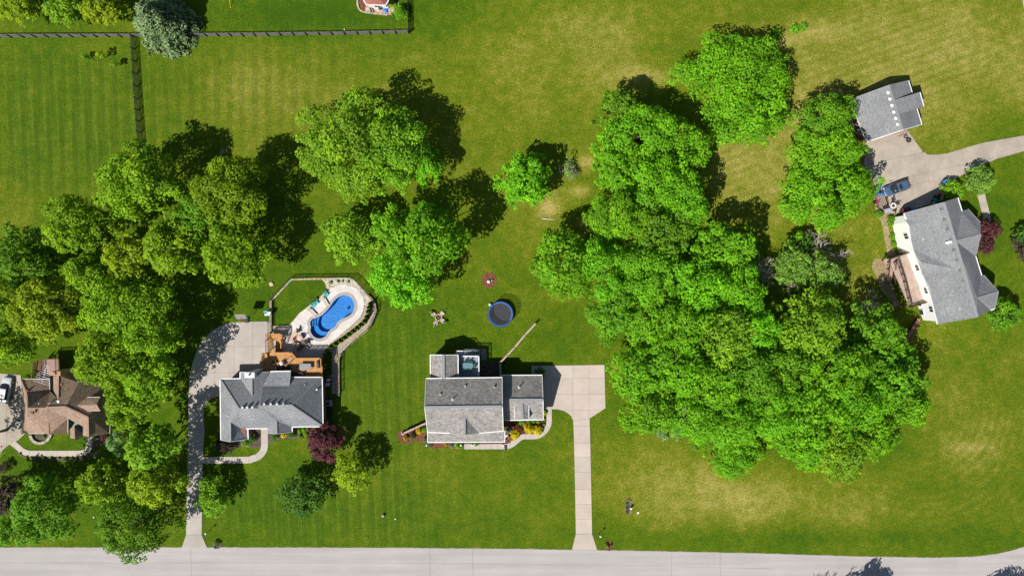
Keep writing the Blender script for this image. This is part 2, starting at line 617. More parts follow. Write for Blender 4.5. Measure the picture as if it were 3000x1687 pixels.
def lawn_fields(px, py):
    def acc(bl):
        s = np.zeros_like(px)
        for x, y, rx, ry, k in bl:
            s += k * np.exp(-(((px - x) / rx) ** 2 + ((py - y) / ry) ** 2))
        return s
    return np.clip(0.29 + 0.95 * acc(DRY) - acc(LUSH), 0, 1), np.clip(acc(STRV), 0, 1), np.clip(acc(STRD), 0, 1), np.clip(acc(STRC), 0, 1)
def build_ground():
    far = np.array([-2400, -1200, -700, -450, -300, -220, -170, -135, -115])
    fx = np.arange(-101, 101.01, 0.5)
    fy = np.arange(-60, 60.01, 0.5)
    xs = np.concatenate([far, fx, -far[::-1]])
    ys = np.concatenate([far * 1.0, np.array([-95, -75]), fy, np.array([75, 95]), -far[::-1]])
    X, Y = np.meshgrid(xs, ys)
    Z = zg(X, Y)
    nx, ny = len(xs), len(ys)
    V = np.stack([X.ravel(), Y.ravel(), Z.ravel()], 1)
    idx = np.arange(nx * ny).reshape(ny, nx)
    F = np.stack([idx[:-1, :-1].ravel(), idx[:-1, 1:].ravel(), idx[1:, 1:].ravel(), idx[1:, :-1].ravel()], 1)
    cx = V[F].mean(1)
    x0, x1 = min(p[0] for p in POOL), max(p[0] for p in POOL)
    y0, y1 = min(p[1] for p in POOL), max(p[1] for p in POOL)
    keep = np.ones(len(F), bool)
    hole = inset(POOL, -0.35)
    for i in np.nonzero((cx[:, 0] > x0 - 1) & (cx[:, 0] < x1 + 1) & (cx[:, 1] > y0 - 1) & (cx[:, 1] < y1 + 1))[0]:
        if pip(cx[i, 0], cx[i, 1], hole):
            keep[i] = False
    F = F[keep]
    me = bpy.data.meshes.new('ground')
    me.vertices.add(len(V))
    me.vertices.foreach_set('co', V.ravel())
    me.loops.add(F.size)
    me.loops.foreach_set('vertex_index', F.ravel())
    me.polygons.add(len(F))
    me.polygons.foreach_set('loop_start', np.arange(0, F.size, 4))
    me.update(calc_edges=True)
    px, py = V[:, 0] * S + 1500, 843.5 - V[:, 1] * S
    d, a, b, r = lawn_fields(px, py)
    ca = me.color_attributes.new('lawn', 'FLOAT_COLOR', 'POINT')
    ca.data.foreach_set('color', np.stack([d, a, b, r], 1).astype(np.float32).ravel())
    me.polygons.foreach_set('use_smooth', np.ones(len(F), bool))
    me.materials.append(GRASS)
    o = bpy.data.objects.new('ground', me)
    col.objects.link(o)
    return struct(o)
build_ground()

# ---------------------------------------------------------------- road
def road_material():
    m = bpy.data.materials.new('worn_road')
    nt, N, L, P = _nodes(m)
    tc = N.new('ShaderNodeTexCoord')
    mp = N.new('ShaderNodeMapping')
    mp.inputs['Scale'].default_value = (0.04, 0.9, 1)
    L.new(tc.outputs['Object'], mp.inputs[0])
    lane = N.new('ShaderNodeTexNoise')
    lane.inputs['Scale'].default_value = 1.0
    lane.inputs['Detail'].default_value = 6
    L.new(mp.outputs[0], lane.inputs['Vector'])
    n1 = _noise(nt, 0.16, 5, 0.6)
    n2 = _noise(nt, 9.0, 4, 0.8)
    a = _ramp(nt, lane.outputs[0], [(0.3, (0.37, 0.345, 0.335)), (0.7, (0.445, 0.42, 0.408))]).outputs[0]
    b = _ramp(nt, n1.outputs[0], [(0.3, (0.93, 0.93, 0.94)), (0.7, (1.06, 1.05, 1.05))]).outputs[0]
    c = _ramp(nt, n2.outputs[0], [(0.3, (0.88, 0.88, 0.88)), (0.7, (1.1, 1.1, 1.1))]).outputs[0]
    L.new(_mix(nt, 1.0, _mix(nt, 1.0, a, b, 'MULTIPLY'), c, 'MULTIPLY'), P.inputs['Base Color'])
    P.inputs['Roughness'].default_value = 0.9
    P.inputs['Specular IOR Level'].default_value = 0.15
    return m
ROAD = road_material()
road_edge = [(-2600, 1608), (0, 1603), (375, 1603), (750, 1603), (1125, 1604), (1500, 1607), (1875, 1613), (2250, 1621), (2500, 1629), (2730, 1633), (2850, 1630), (2920, 1622), (2965, 1612), (3000, 1601), (3040, 1575), (3066, 1520), (3078, 1420), (3076, 1150), (3062, 700), (3030, 250), (3002, 40), (2985, -60), (2950, -300), (2880, -900)]
road_far = [(3060, -900), (3110, -300), (3140, 40), (3190, 700), (3205, 1200), (3205, 1500), (3250, 1640), (3700, 1660), (5600, 1700), (5600, 1850), (3500, 1790), (2730, 1755), (1875, 1737), (750, 1727), (-2600, 1732)]
def strip(name, A, B, z, m):
    """a band between two lines of plan readings"""
    mb = MB()
    A, B = W(A), W(B)
    mb.v = [(p[0], p[1], z) for p in A] + [(p[0], p[1], z) for p in B]
    n = len(A)
    mb.f = [(n + i, n + i + 1, i + 1, i) for i in range(n - 1)]
    return struct(mb.build(name, m))
ia = next(i for i, p in enumerate(road_edge) if p[0] > 2950)
west = road_edge[:ia + 3]
strip('road', west, [(p[0], max(1727, p[1] + 124)) for p in west], 0.02, ROAD)
east = road_edge[ia + 2:]
strip('side_road', [(3000, 1740)] + east, [(3340, 1740)] + [(p[0] + (150 + 190 * max(0, (p[1] - 1300) / 440) ** 2), p[1]) for p in east], 0.0195, ROAD)
strip('road', [(3340, 1605), (4200, 1640), (5600, 1690)], [(3340, 1740), (4200, 1775), (5600, 1830)], 0.019, ROAD)
TAR = mat('tar_line', (0.2, 0.19, 0.185), 0.9, 0.2, 3)
for off, name in ((44, 'road_seam'), (86, 'road_seam')):
    sl = [(x, y + off) for x, y in ((-200, 1603), (300, 1603), (700, 1603), (1100, 1604), (1500, 1607), (1900, 1613), (2300, 1622))]
    sl = [(sl[i][0] + (sl[i + 1][0] - sl[i][0]) * k / 12, sl[i][1] + (sl[i + 1][1] - sl[i][1]) * k / 12 + rnd.uniform(-0.25, 0.25)) for i in range(len(sl) - 1) for k in range(12)]
    strip(name, [(x, y - rnd.uniform(0.15, 0.5)) for x, y in sl], [(x, y + rnd.uniform(0.15, 0.5)) for x, y in sl], 0.0235, TAR)
for x in (560, 1260, 1385, 1968, 2110):
    cx = [(x + rnd.uniform(-1.5, 1.5), 1604 + (x > 1400) * (x - 1400) * 0.018 + 4 + k * 12) for k in range(10)]
    strip('road_seam', [(p[0] - 0.4, p[1]) for p in cx], [(p[0] + 0.4, p[1]) for p in cx], 0.027, TAR)
# worn gravel lip along the road edge
LIP = speckle('gravel_lip', (0.2, 0.17, 0.1), (0.36, 0.31, 0.22), 6)
la = []
for i in range(1, ia + 1):
    p, q = road_edge[i], road_edge[i + 1]
    la += [(p[0] + (q[0] - p[0]) * k / 30, p[1] + (q[1] - p[1]) * k / 30) for k in range(30)]
strip('road_shoulder', [(p[0], p[1] - rnd.uniform(0.2, 2.4)) for p in la], [(p[0], p[1] + 2) for p in la], 0.012, LIP)

# ---------------------------------------------------------------- driveways and walks
CONC = concrete('driveway_concrete', (0.43, 0.385, 0.35), 0.13)
CONC_W = concrete('warm_driveway_concrete', (0.5, 0.425, 0.37), 0.1)
CONC_B = concrete('walk_concrete', (0.47, 0.41, 0.37), 0.1)
CONC_C = concrete('old_concrete', (0.40, 0.345, 0.285), 0.22)
JOINT = mat('slab_joint', (0.14, 0.12, 0.09), 0.95)
def pour(name, poly, cuts, m, f=None, z=0.07, gap=0.014):
    """driveway: base in the joints, slabs on top; cuts are (x, y, dx, dy) lines in the same readings"""
    P = W(poly, f)
    base = struct(sheet(name, P, z - 0.05, JOINT))
    pcs = [P]
    for x, y, dx, dy in cuts:
        p = W([(x, y)], f)[0]
        nxt = []
        for q in pcs:
            nxt += split_poly(q, p, Vector((dx, -dy)).normalized())
        pcs = nxt
    slabs(pcs, base, z, m, gap)
    return base
t22, t23, t02, t03, t12, t13, t31, t30 = tile(2, 2), tile(2, 3), tile(0, 2), tile(0, 3), tile(1, 2), tile(1, 3), tile(3, 1), tile(3, 0)
# middle house: parking pad and long drive
pad = [t22(195, 780), t22(930, 770), t22(940, 1205), t22(780, 1308), t22(615, 1330), t22(595, 1285), t22(560, 1255), t22(520, 1232), t22(455, 1216), t22(315, 1216), t22(312, 870), t22(195, 870)]
pour('driveway_pad', pad, [(*t22(612, 900), 0, 1), (*t22(775, 900), 0, 1), (*t22(600, 907), 1, 0), (*t22(600, 1065), 1, 0), (*t22(600, 1228), 1, 0), (*t22(383, 850), 0, 1)], CONC_W)
dl = [t22(615, 1330), t22(780, 1308), t23(785, 0), t23(795, 450), t23(806, 1020), t23(857, 1182), t23(603, 1176), t23(641, 1020), t23(632, 450), t23(620, 0)]
pour('driveway', dl, [(*t22(700, y), 1, 0) for y in (1388,)] + [(*t23(700, y), 1, 0) for y in (105, 250, 400, 570, 722, 870, 1020)], CONC_W, None, 0.066)
# front walk of the middle house
z6 = plan(1440, 1180, 9.66)
z4 = plan(1150, 980, 4.14)
wl = smooth_line(W([z6(1630, 165), z6(1630, 330), z6(1632, 500), z6(1610, 640), z6(1540, 760), z6(1440, 860), z6(1320, 930), z6(1180, 950), z6(1000, 952), z6(870, 960), z6(760, 1030), z6(640, 1130), z6(540, 1195), z6(420, 1228), z6(280, 1230), z6(120, 1230), z6(-60, 1230), z4(1090, 1357), z4(980, 1356), z4(870, 1356)]), 3)
walk('front_walk', wl, 0.95, 0.95, CONC_B, JOINT)
# pool house: wide pad beside the deck and the drive down to the road
pd = [t02(2060, 1085 + 330), t02(1893, 1415), t02(1895, 1100), t02(1900, 1000), t02(1912, 850), t02(1940, 740), t02(1985, 620), t02(2050, 510), t02(2130, 430), t02(2230, 372), t02(2330, 343), t02(2575, 335), t12(145, 335), t12(145, 640), t12(75, 660), t12(72, 1000), t02(2440, 1000), t02(2215, 1085), t02(2130, 1105), t02(2080, 1150), t02(2053, 1200), t02(2048, 1300)]
pour('driveway_court', pd, [(*t02(2357, 600), 0, 1), (*t02(2538, 600), 0, 1), (*t02(2300, 588), 1, 0), (*t02(2300, 850), 1, 0), (*t02(2300, 1100), 1, 0), (*t02(2160, 600), 0, 1)], CONC)
dr = [t02(1893, 1415), t02(2060, 1415), t03(2042, 250), t03(2030, 1030), t03(2085, 1157), t03(1828, 1157), t03(1872, 1030), t03(1888, 250)]
pour('driveway', dr, [(*t03(1950, y), 1, 0) for y in (110, 246, 400, 540, 690, 850, 1028)], CONC, None, 0.066)
pw = smooth_line(W([t03(2040, 278), t03(2200, 278), t03(2350, 278), t03(2500, 276), t13(-30, 262), t13(20, 245), t13(62, 205), t13(85, 150), t13(86, 60), t13(84, -40), t13(70, -70)]), 4)
walk('front_walk', pw, 1.22, 1.5, CONC_B, JOINT)
# left house: drive at the picture edge and its curved front walk
pour('driveway', [(-40, 1090), (62, 1098), (60, 1262), (72, 1272), (52, 1290), (26, 1303), (8, 1318), (-4, 1350), (-60, 1420), (-140, 1400), (-140, 1090)], [(0, 1180, 1, 0), (20, 1200, 0, 1), (0, 1265, 1, 0)], CONC_C)
lf = plan(0, 1220, 4.0444)
lw = smooth_line(W([lf(120, 290), lf(190, 340), lf(260, 400), lf(330, 432), lf(420, 436), lf(560, 436), lf(720, 436), lf(880, 436), lf(960, 434), lf(1020, 412), lf(1056, 368), lf(1062, 310), lf(1062, 235)]), 4)
walk('front_walk', lw, 1.05, 1.25, CONC_B, JOINT)
# court and drive of the white house on the right
ct = [t30(985, 1430), t30(1400, 1310), t31(1530, 45), t31(1600, 105), t31(1700, 108), t31(1800, 95), t31(2000, 35), t31(2150, -10), t31(2575, -85), t31(2575, 75), t31(2300, 150), t31(2120, 235), t31(1900, 340), t31(1770, 420), t31(1760, 560), t31(1370, 690), t31(1240, 700), t31(1130, 650), t31(1060, 600), t31(1080, 420), t31(960, 200), t31(985, 60)]
pour('driveway_court', ct, [(*t31(1380, 200), 0.25, 1), (*t31(1590, 240), 0.25, 1), (*t31(1500, 310), 1, -0.22), (*t31(1200, 470), 1, -0.22), (*t31(1500, 100), 1, -0.22), (*t31(1950, 100), 0.4, 1), (*t31(2280, 20), 0.3, 1)], CONC_C)
ln = [t31(2575, -85), t31(2575, 75), (3080, 412), (3080, 362)]
pour('driveway', ln, [(3020, 400, 0.3, 1)], CONC_C, None, 0.062)
# side walk on the far side of the white house and the worn path beside it
walk('side_walk', smooth_line(W([t31(2140, 500), t31(2165, 600), t31(2195, 720), t31(2215, 860)]), 4), 1.35, 1.6, CONC_C, JOINT)
DIRT = speckle('bare_earth_path', (0.2, 0.16, 0.08), (0.36, 0.28, 0.15), 5, 0.3)
struct(sheet('path', W([t31(1080, 640), t31(1090, 720), t31(1150, 770), t31(1185, 860), t31(1215, 960), t31(1250, 1060), t31(1235, 1130), t31(1350, 1120), t31(1290, 1010), t31(1250, 880), t31(1220, 760), t31(1230, 690), t31(1150, 640)]), 0.03, DIRT))
struct(sheet('path', W([t31(1120, 1150), t31(1100, 1230), t31(1150, 1330), t31(1190, 1450), t31(1330, 1620), t31(1420, 1660), t31(1330, 1500), t31(1300, 1300), t31(1230, 1150)]), 0.03, DIRT))

# ---------------------------------------------------------------- houses
SH_GREY = shingle('grey_shingles', (0.225, 0.24, 0.26), (0.3, 0.315, 0.335), (0.12, 0.125, 0.135))
SH_TAN = shingle('weathered_grey_brown_shingles', (0.23, 0.215, 0.2), (0.38, 0.36, 0.345), (0.12, 0.115, 0.11), 0.45, 0.26)
SH_BROWN = shingle('brown_shingles', (0.32, 0.22, 0.16), (0.44, 0.32, 0.245), (0.11, 0.07, 0.05), 0.34, 0.24)
SH_PALE = shingle('pale_grey_shingles', (0.215, 0.225, 0.235), (0.27, 0.28, 0.29), (0.15, 0.155, 0.165))
SH_RED = shingle('red_shingles', (0.34, 0.13, 0.095), (0.4, 0.17, 0.13), (0.2, 0.08, 0.06))
BRICK = mat('red_brick_wall', (0.26, 0.1, 0.07), 0.85, 0.3, 9.0)
SIDING = mat('white_siding', (0.86, 0.86, 0.85), 0.6, 0.03)
SAGE = mat('sage_siding', (0.22, 0.27, 0.2), 0.7, 0.08)
RIDGE_G = mat('ridge_cap_grey', (0.26, 0.265, 0.27), 0.85, 0.2, 5)
RIDGE_B = mat('ridge_cap_brown', (0.33, 0.22, 0.16), 0.85, 0.2, 5)

class House:
    def __init__(self, name, label, f, V, base, wall_m, roof_m, trim_m=WHITE, cat='house', eave=0.0, steep=1.0):
        self.f, self.px = f, {}
        self.V = {}
        for k, (x, y, h) in V.items():
            if h > eave:
                h = eave + (h - eave) * steep
            self.px[k] = f(x, y)
            self.V[k] = U(*f(x, y), h)
        c = sum(self.V.values(), Vector()) / len(self.V)
        c.z = 0
        self.root = thing(name, label, cat, c, world=True)
        self.facets = []
        self.base, self.wall_m, self.roof_m, self.trim_m = base, wall_m, roof_m, trim_m
    def roof(self, facets, name='roof', parent=None, m=None):
        me = bpy.data.meshes.new(name)
        vs_, fs, uvs = [], [], []
        for names in facets:
            P = [self.V[n] for n in names]
            self.facets.append(names)
            n = sum(((P[i] - P[0]).cross(P[(i + 1) % len(P)] - P[0]) for i in range(1, len(P))), Vector())
            if n.z < 0:
                P = P[::-1]
                n = -n
            n.normalize()
            e1 = Vector((0, 0, 1)).cross(n)
            e1 = e1.normalized() if e1.length > 1e-3 else Vector((1, 0, 0))
            e2 = n.cross(e1)
            k = len(vs_)
            vs_ += [tuple(p) for p in P]
            fs.append(tuple(range(k, k + len(P))))
            uvs += [(p.dot(e1), p.dot(e2)) for p in P]
        me.from_pydata(vs_, [], fs)
        uv = me.uv_layers.new(name='UVMap')
        for i, l in enumerate(me.loops):
            uv.data[i].uv = uvs[l.vertex_index]
        bm = bmesh.new()
        bm.from_mesh(me)
        bmesh.ops.triangulate(bm, faces=bm.faces[:])
        bm.to_mesh(me)
        bm.free()
        me.materials.append(m or self.roof_m)
        me.update()
        o = bpy.data.objects.new(name, me)
        col.objects.link(o)
        o.parent = parent or self.root
        if not parent:
            o.matrix_parent_inverse = Matrix.Translation(-Vector(self.root.location))
            self.roof_o = o
        return o
    def gables(self, tris, m=None):
        for t in tris:
            P = [self.V[n] for n in t]
            mb = MB().poly(P).poly(P[::-1])
            mb.build('gable_end', m or self.wall_m, self.root)
    def trim(self, pairs, w=0.15, h=0.17, name='gutter', m=None):
        for a, b in pairs:
            A, B = self.V[a], self.V[b]
            MB().beam(A + Vector((0, 0, 0.0)), B, w, h).build(name, m or self.trim_m, self.root)
    def ridge(self, pairs, m, w=0.3):
        for a, b in pairs:
            A, B = self.V[a] + Vector((0, 0, 0.03)), self.V[b] + Vector((0, 0, 0.03))
            MB().beam(A, B, w, 0.04).build('ridge_cap', m, self.root)
    def walls(self, pts, top, ins=0.4, windows=True, z0=None, wh=1.25):
        P = inset([tuple(U(*self.f(x, y), top)[:2]) for x, y in pts], ins)
        z0 = self.base if z0 is None else z0
        n = len(P)
        w = MB().prism([tuple(p) for p in P], z0, top + 0.12).build('wall', self.wall_m, self.root)
        if not windows:
            return P
        for i in range(n):
            a, b = P[i], P[(i + 1) % n]
            L = (b - a).length
            if L < 2.4:
                continue
            d = (b - a).normalized()
            nn = Vector((d.y, -d.x))
            k = max(1, int(L / 3.1))
            for j in range(k):
                c = a + d * (L * (j + 0.5) / k) + nn * 0.03
                zc = top - 1.05
                fr = MB().beam((c.x - d.x * .6, c.y - d.y * .6, zc), (c.x + d.x * .6, c.y + d.y * .6, zc), 0.1, wh + 0.16).build('window', self.trim_m, self.root)
                g = MB()
                for s in (-0.26, 0.26):
                    q = c + nn * 0.05 + d * s
                    g.beam((q.x - d.x * .22, q.y - d.y * .22, zc), (q.x + d.x * .22, q.y + d.y * .22, zc), 0.03, wh)
                g.build('pane', GLASS, fr)
        return P
    def on_roof(self, x, y):
        """where the sight line through a reading meets the roof"""
        px, py = self.f(x, y)
        o = Vector((0, 0, CAM_H))
        d = U(px, py, 0) - o
        best = None
        for names in self.facets:
            if pip(px, py, [self.px[n] for n in names]):
                P = [self.V[n] for n in names]
                n = (P[1] - P[0]).cross(P[2] - P[0])
                if abs(n.dot(d)) < 1e-6:
                    continue
                q = o + d * ((P[0] - o).dot(n) / n.dot(d))
                if best is None or q.z > best.z:
                    best = q
        return best if best is not None else U(px, py, 4)
    def box_vent(self, x, y, rz=0.0, m=None, s=0.42):
        q = self.on_roof(x, y)
        MB().box((q.x, q.y, q.z + 0.12), (s, s, 0.34), rz).build('roof_vent', m or mat('vent_grey', (0.32, 0.32, 0.33), 0.5), self.root, bevel=0.04)
    def pipe(self, x, y, h=0.55, r=0.07, m=WHITE):
        q = self.on_roof(x, y)
        MB().tube([(q.x, q.y, q.z - 0.1), (q.x, q.y, q.z + h)], r, 10).lathe((q.x, q.y, q.z), [(0.2, 0.0), (0.2, 0.05), (r, 0.12)], 12).build('vent_pipe', m, self.root)

# --- pool house, second from the left
z3 = plan(620, 1060, 5.366)
e = 3.6
h = House('gray_roof_house', 'house with blue-grey hip roof behind the timber deck and swimming pool', z3, dict(
    A=(135, 265, e), B=(450, 260, e), W1=(450, 160, 4.0), W2=(632, 163, 5.35), W3=(910, 157, 3.95), W4=(635, 530, 5.35), P1=(800, 385, 4.5), P2=(1222, 378, 4.5), P3=(1240, 238, e), Q1=(925, 148, 4.05), Q2=(1243, 143, 4.05),
    C=(1740, 238, e), R1=(437, 737, 6.6), R2=(720, 735, 6.6), R3=(755, 690, 6.9), R4=(1255, 675, 6.9), D=(1754, 1014, e), M=(1266, 1018, e), G1=(1020, 928, 4.95), G2=(1025, 1126, 4.95), G4=(880, 1110, e), G5=(1270, 1098, e), K=(880, 1046, e),
    L1=(295, 955, 4.95), L2=(297, 1250, 4.95), L3=(147, 1222, e), L4=(470, 1048, e), L6=(573, 1056, e), L5=(577, 1211, e)), 0, BRICK, SH_GREY, eave=e, steep=1.22)
h.roof([['A', 'B', 'W4', 'R1'], ['R1', 'W4', 'P1', 'R2'], ['R2', 'P1', 'P2', 'R3'], ['R3', 'P2', 'R4'], ['P2', 'P3', 'C', 'R4'], ['B', 'W1', 'W2', 'W4'], ['W2', 'W3', 'P1', 'W4'], ['Q1', 'Q2', 'P2', 'P1'],
        ['A', 'R1', 'L1', 'L2', 'L3'], ['L1', 'L4', 'L6', 'L5', 'L2'], ['R1', 'R2', 'G1', 'K', 'L4', 'L1'], ['G1', 'G2', 'G4', 'K'], ['R2', 'R3', 'M', 'G1'], ['G1', 'M', 'G5', 'G2'], ['R3', 'R4', 'D', 'M'], ['R4', 'C', 'D']])
h.trim([('A', 'B'), ('B', 'W1'), ('Q1', 'Q2'), ('P3', 'C'), ('C', 'D'), ('D', 'M'), ('M', 'G5'), ('L4', 'K'), ('L6', 'L5'), ('A', 'L3')])
h.trim([('W1', 'W2'), ('W2', 'W3'), ('L3', 'L2'), ('L2', 'L5'), ('G4', 'G2'), ('G2', 'G5')], 0.12, 0.16, 'rake_board', mat('fascia_blue_grey', (0.45, 0.47, 0.52)))
h.trim([('Q2', 'P2')], 0.08, 0.1, 'rake_board', RIDGE_G)
h.ridge([('R1', 'R2'), ('R3', 'R4'), ('R4', 'C'), ('R4', 'D'), ('R1', 'A'), ('W2', 'W4'), ('R2', 'G1'), ('G1', 'G2'), ('L1', 'L2')], RIDGE_G, 0.22)
h.gables([('W1', 'W2', 'W3'), ('L3', 'L2', 'L5'), ('G4', 'G2', 'G5')])
h.walls([(137, 265), (452, 262), (452, 172), (700, 172), (700, 240), (1738, 240), (1752, 1012), (1268, 1020), (1268, 1096), (882, 1106), (882, 1046), (575, 1052), (575, 1208), (150, 1218)], e)
for x, y in ((492, 712), (566, 712), (648, 710), (834, 660), (935, 660), (1034, 658)):
    h.box_vent(x, y, 0, mat('vent_pale', (0.6, 0.58, 0.56), 0.5), 0.36)
h.pipe(1134, 655)
h.pipe(250, 838, 0.3, 0.05, STEEL)
h.pipe(1470, 360, 0.3, 0.05, STEEL)
h.box_vent(1660, 430, 0.3, STEEL, 0.3)
q = U(*z3(606, 204), 6.3)
ch = MB().box((q.x, q.y, 3.4), (1.55, 0.85, 6.2)).build('chimney', mat('chimney_chase', (0.5, 0.5, 0.5), 0.8), h.root)
MB().box((q.x, q.y, 6.56), (1.7, 0.95, 0.12)).build('chimney_cap', mat('metal_cap', (0.62, 0.66, 0.72), 0.45), ch)
MB().tube([(q.x - 0.1, q.y, 6.6), (q.x - 0.1, q.y, 7.15)], 0.16, 12).build('flue', STEEL, ch)

# --- middle house
e = 4.9
h = House('brown_gray_roof_house', 'house with weathered grey-brown gable roof and attached garage in the middle', z4, dict(
    B1=(407, 530, e), B2=(1330, 518, e), R1=(390, 880, 8), R2=(1333, 870, 8), F1=(425, 1182, e), F2=(1343, 1168, e),
    D1=(873, 1000, 6.75), D2=(873, 1217, 6.75), E1=(700, 1192, 4.95), E2=(1052, 1192, 4.95),
    P1=(425, 1176, 4.72), P2=(1362, 1162, 4.72), P3=(1362, 1298, 3.5), P4=(425, 1305, 3.5), X1=(1337, 1085, 4.95), X2=(1362, 1090, 4.72),
    GB1=(1300, 492, 3.2), GB2=(1815, 490, 3.2), GR1=(1320, 790, 6), GR2=(1826, 790, 6), GF1=(1362, 1038, 3.2), GF2=(1828, 1030, 3.2), GF0=(1330, 1039, 3.2),
    N1=(1566, 825, 5.62), N2=(1578, 1020, 5.62), N3=(1653, 868, 5.1), N4=(1655, 1019, 5.1), N5=(1478, 868, 5.1), N6=(1480, 1019, 5.1), N7=(1655, 1019, 3.35), N8=(1480, 1019, 3.35),
    A1=(457, 245, 3.9), A2=(617, 247, 5.2), A3=(795, 245, 3.9), A4=(797, 522, 3.9), A5=(620, 530, 5.2), A6=(460, 528, 3.9)), 0, BRICK, SH_TAN)
h.roof([['B1', 'B2', 'R2', 'R1'], ['R1', 'R2', 'F2', 'E2', 'D1', 'E1', 'F1'], ['D1', 'D2', 'E2'], ['D1', 'D2', 'E1'], ['P1', 'P2', 'P3', 'P4'], ['GB1', 'GB2', 'GR2', 'GR1'], ['GR1', 'GR2', 'GF2', 'GF0'],
        ['N1', 'N2', 'N4', 'N3'], ['N1', 'N2', 'N6', 'N5'], ['A1', 'A2', 'A5', 'A6'], ['A2', 'A3', 'A4', 'A5']])
h.trim([('B1', 'B2'), ('F1', 'E1'), ('E2', 'F2'), ('P4', 'P3'), ('GB1', 'GB2'), ('GF1', 'GF2'), ('A1', 'A6'), ('A3', 'A4')])
h.trim([('P4', 'P1'), ('P3', 'P2'), ('B1', 'R1'), ('R1', 'F1'), ('B2', 'R2'), ('R2', 'F2'), ('GB2', 'GR2'), ('GR2', 'GF2'), ('N3', 'N4'), ('N5', 'N6'), ('A1', 'A2'), ('A2', 'A3')], 0.1, 0.14, 'rake_board')
h.ridge([('R1', 'R2'), ('GR1', 'GR2'), ('D1', 'D2'), ('N1', 'N2'), ('A2', 'A5')], RIDGE_G, 0.42)
h.gables([('B1', 'R1', 'F1'), ('B2', 'R2', 'F2'), ('E1', 'D2', 'E2'), ('GB2', 'GR2', 'GF2'), ('N6', 'N2', 'N4'), ('N4', 'N6', 'N8', 'N7'), ('N3', 'N4', 'N7'), ('N5', 'N6', 'N8')], SIDING)
h.gables([('A1', 'A2', 'A3')], SIDING)
h.walls([(407, 530), (1330, 520), (1343, 1168), (425, 1182)], e)
h.walls([(1310, 492), (1815, 490), (1828, 1030), (1330, 1038)], 3.2)
h.walls([(457, 245), (795, 245), (797, 520), (460, 520)], 3.9, 0.3)
for x in (845, 978, 440, 1345):
    q = U(*z4(x, 1308), 0.06)
    MB().box((q.x, q.y + 0.25, 1.75), (0.22, 0.22, 3.5)).build('porch_post', WHITE, h.root)
h.pipe(730, 785, 0.75, 0.08)
h.pipe(1535, 637, 0.85, 0.09)
for x, y in ((580, 722), (882, 622), (1236, 635)):
    h.box_vent(x, y, 0, mat('vent_tan', (0.4, 0.38, 0.35)), 0.3)
h.roof_o['label'] = 'weathered grey-brown shingle roof'

# --- left house, brown roof
z1 = plan(0, 1030, 2.56)
e = 3.2
h = House('brown_roof_house', 'house with brown shingle roof at the left edge, half under trees', z1, dict(
    a=(155, 205, e), b=(372, 203, e), c=(375, 296, e), w1=(200, 312, 4.7), w2=(207, 420, 5.6), w3=(215, 485, 6.0), s1=(160, 613, e), v=(435, 350, 5.5), m1=(345, 418, 6.4), m2=(490, 412, 6.4), k=(640, 150, e), q=(828, 262, e),
    se=(825, 615, e), g1=(660, 490, 5.5), g2=(663, 636, 5.2), y1=(622, 560, 4.5), y3=(622, 629, 4.3), y2=(510, 500, 4.7), x1=(511, 611, e), p=(250, 483, 6.0), r1=(361, 535, 5.2), r2=(365, 621, 5.2), z=(335, 612, 4.6),
    u=(437, 178, 5.5), u1=(400, 180, 4.8), u2=(400, 287, 4.8), u3=(560, 140, 3.8), u4=(620, 240, 3.9),
    d1=(575, 402, 5.9), d2=(726, 396, 5.9), d3=(655, 340, 5.3), d4=(752, 340, 5.2), d5=(655, 442, 5.3), d6=(752, 442, 5.2), d7=(752, 442, 3.7), d8=(752, 340, 3.7),
    n1=(555, 568, 4.3), n2=(558, 652, 4.3), n3=(527, 575, 3.7), n4=(527, 646, 3.7), n5=(624, 604, 3.5), n6=(626, 640, 3.4)), 0, SAGE, SH_BROWN, mat('beige_gutter', (0.55, 0.5, 0.45)), eave=e, steep=1.45)
h.roof([['a', 'w1', 'w2', 'w3', 's1'], ['a', 'b', 'w1'], ['b', 'c', 'w2', 'w1'], ['c', 'v', 'm1', 'w3', 'w2'], ['v', 'k', 'q', 'm2', 'm1'], ['m2', 'q', 'se', 'g2', 'g1'], ['m1', 'm2', 'g1', 'y1', 'y2'], ['g1', 'g2', 'y3', 'y1'],
        ['p', 'm1', 'y2', 'x1', 'r2', 'r1'], ['w3', 'p', 'r1', 'z', 's1'], ['r1', 'r2', 'z'], ['w3', 'm1', 'p'], ['u', 'v', 'u2', 'u1'], ['u', 'u3', 'u4', 'v'], ['d1', 'd2', 'd4', 'd3'], ['d1', 'd2', 'd6', 'd5'], ['n1', 'n2', 'n4', 'n3'], ['n1', 'n5', 'n6', 'n2']])
h.trim([('a', 'b'), ('b', 'c'), ('a', 's1'), ('se', 'q'), ('x1', 'y2'), ('s1', 'z'), ('d5', 'd6'), ('d3', 'd4')], 0.1, 0.14)
h.ridge([('w1', 'w3'), ('p', 'r1'), ('r1', 'r2'), ('m1', 'm2'), ('m2', 'g1'), ('g1', 'g2'), ('u', 'v'), ('a', 'w1'), ('n1', 'n2')], RIDGE_B, 0.26)
h.gables([('d4', 'd2', 'd6'), ('d4', 'd6', 'd7', 'd8'), ('d5', 'd6', 'd7'), ('d3', 'd4', 'd8'), ('n4', 'n2', 'n6'), ('u1', 'u', 'u3')])
h.walls([(155, 205), (370, 204), (374, 292), (405, 292), (405, 190), (640, 165), (826, 265), (824, 612), (665, 626), (624, 622), (512, 600), (160, 610)], e)
A, B = h.V['d7'], h.V['d8']
c = (A + B) / 2 + Vector((0.05, 0, 0.75))
fr = MB().box(c, (0.06, 1.3, 0.9)).build('window', mat('sage_trim', (0.14, 0.2, 0.13)), h.root)
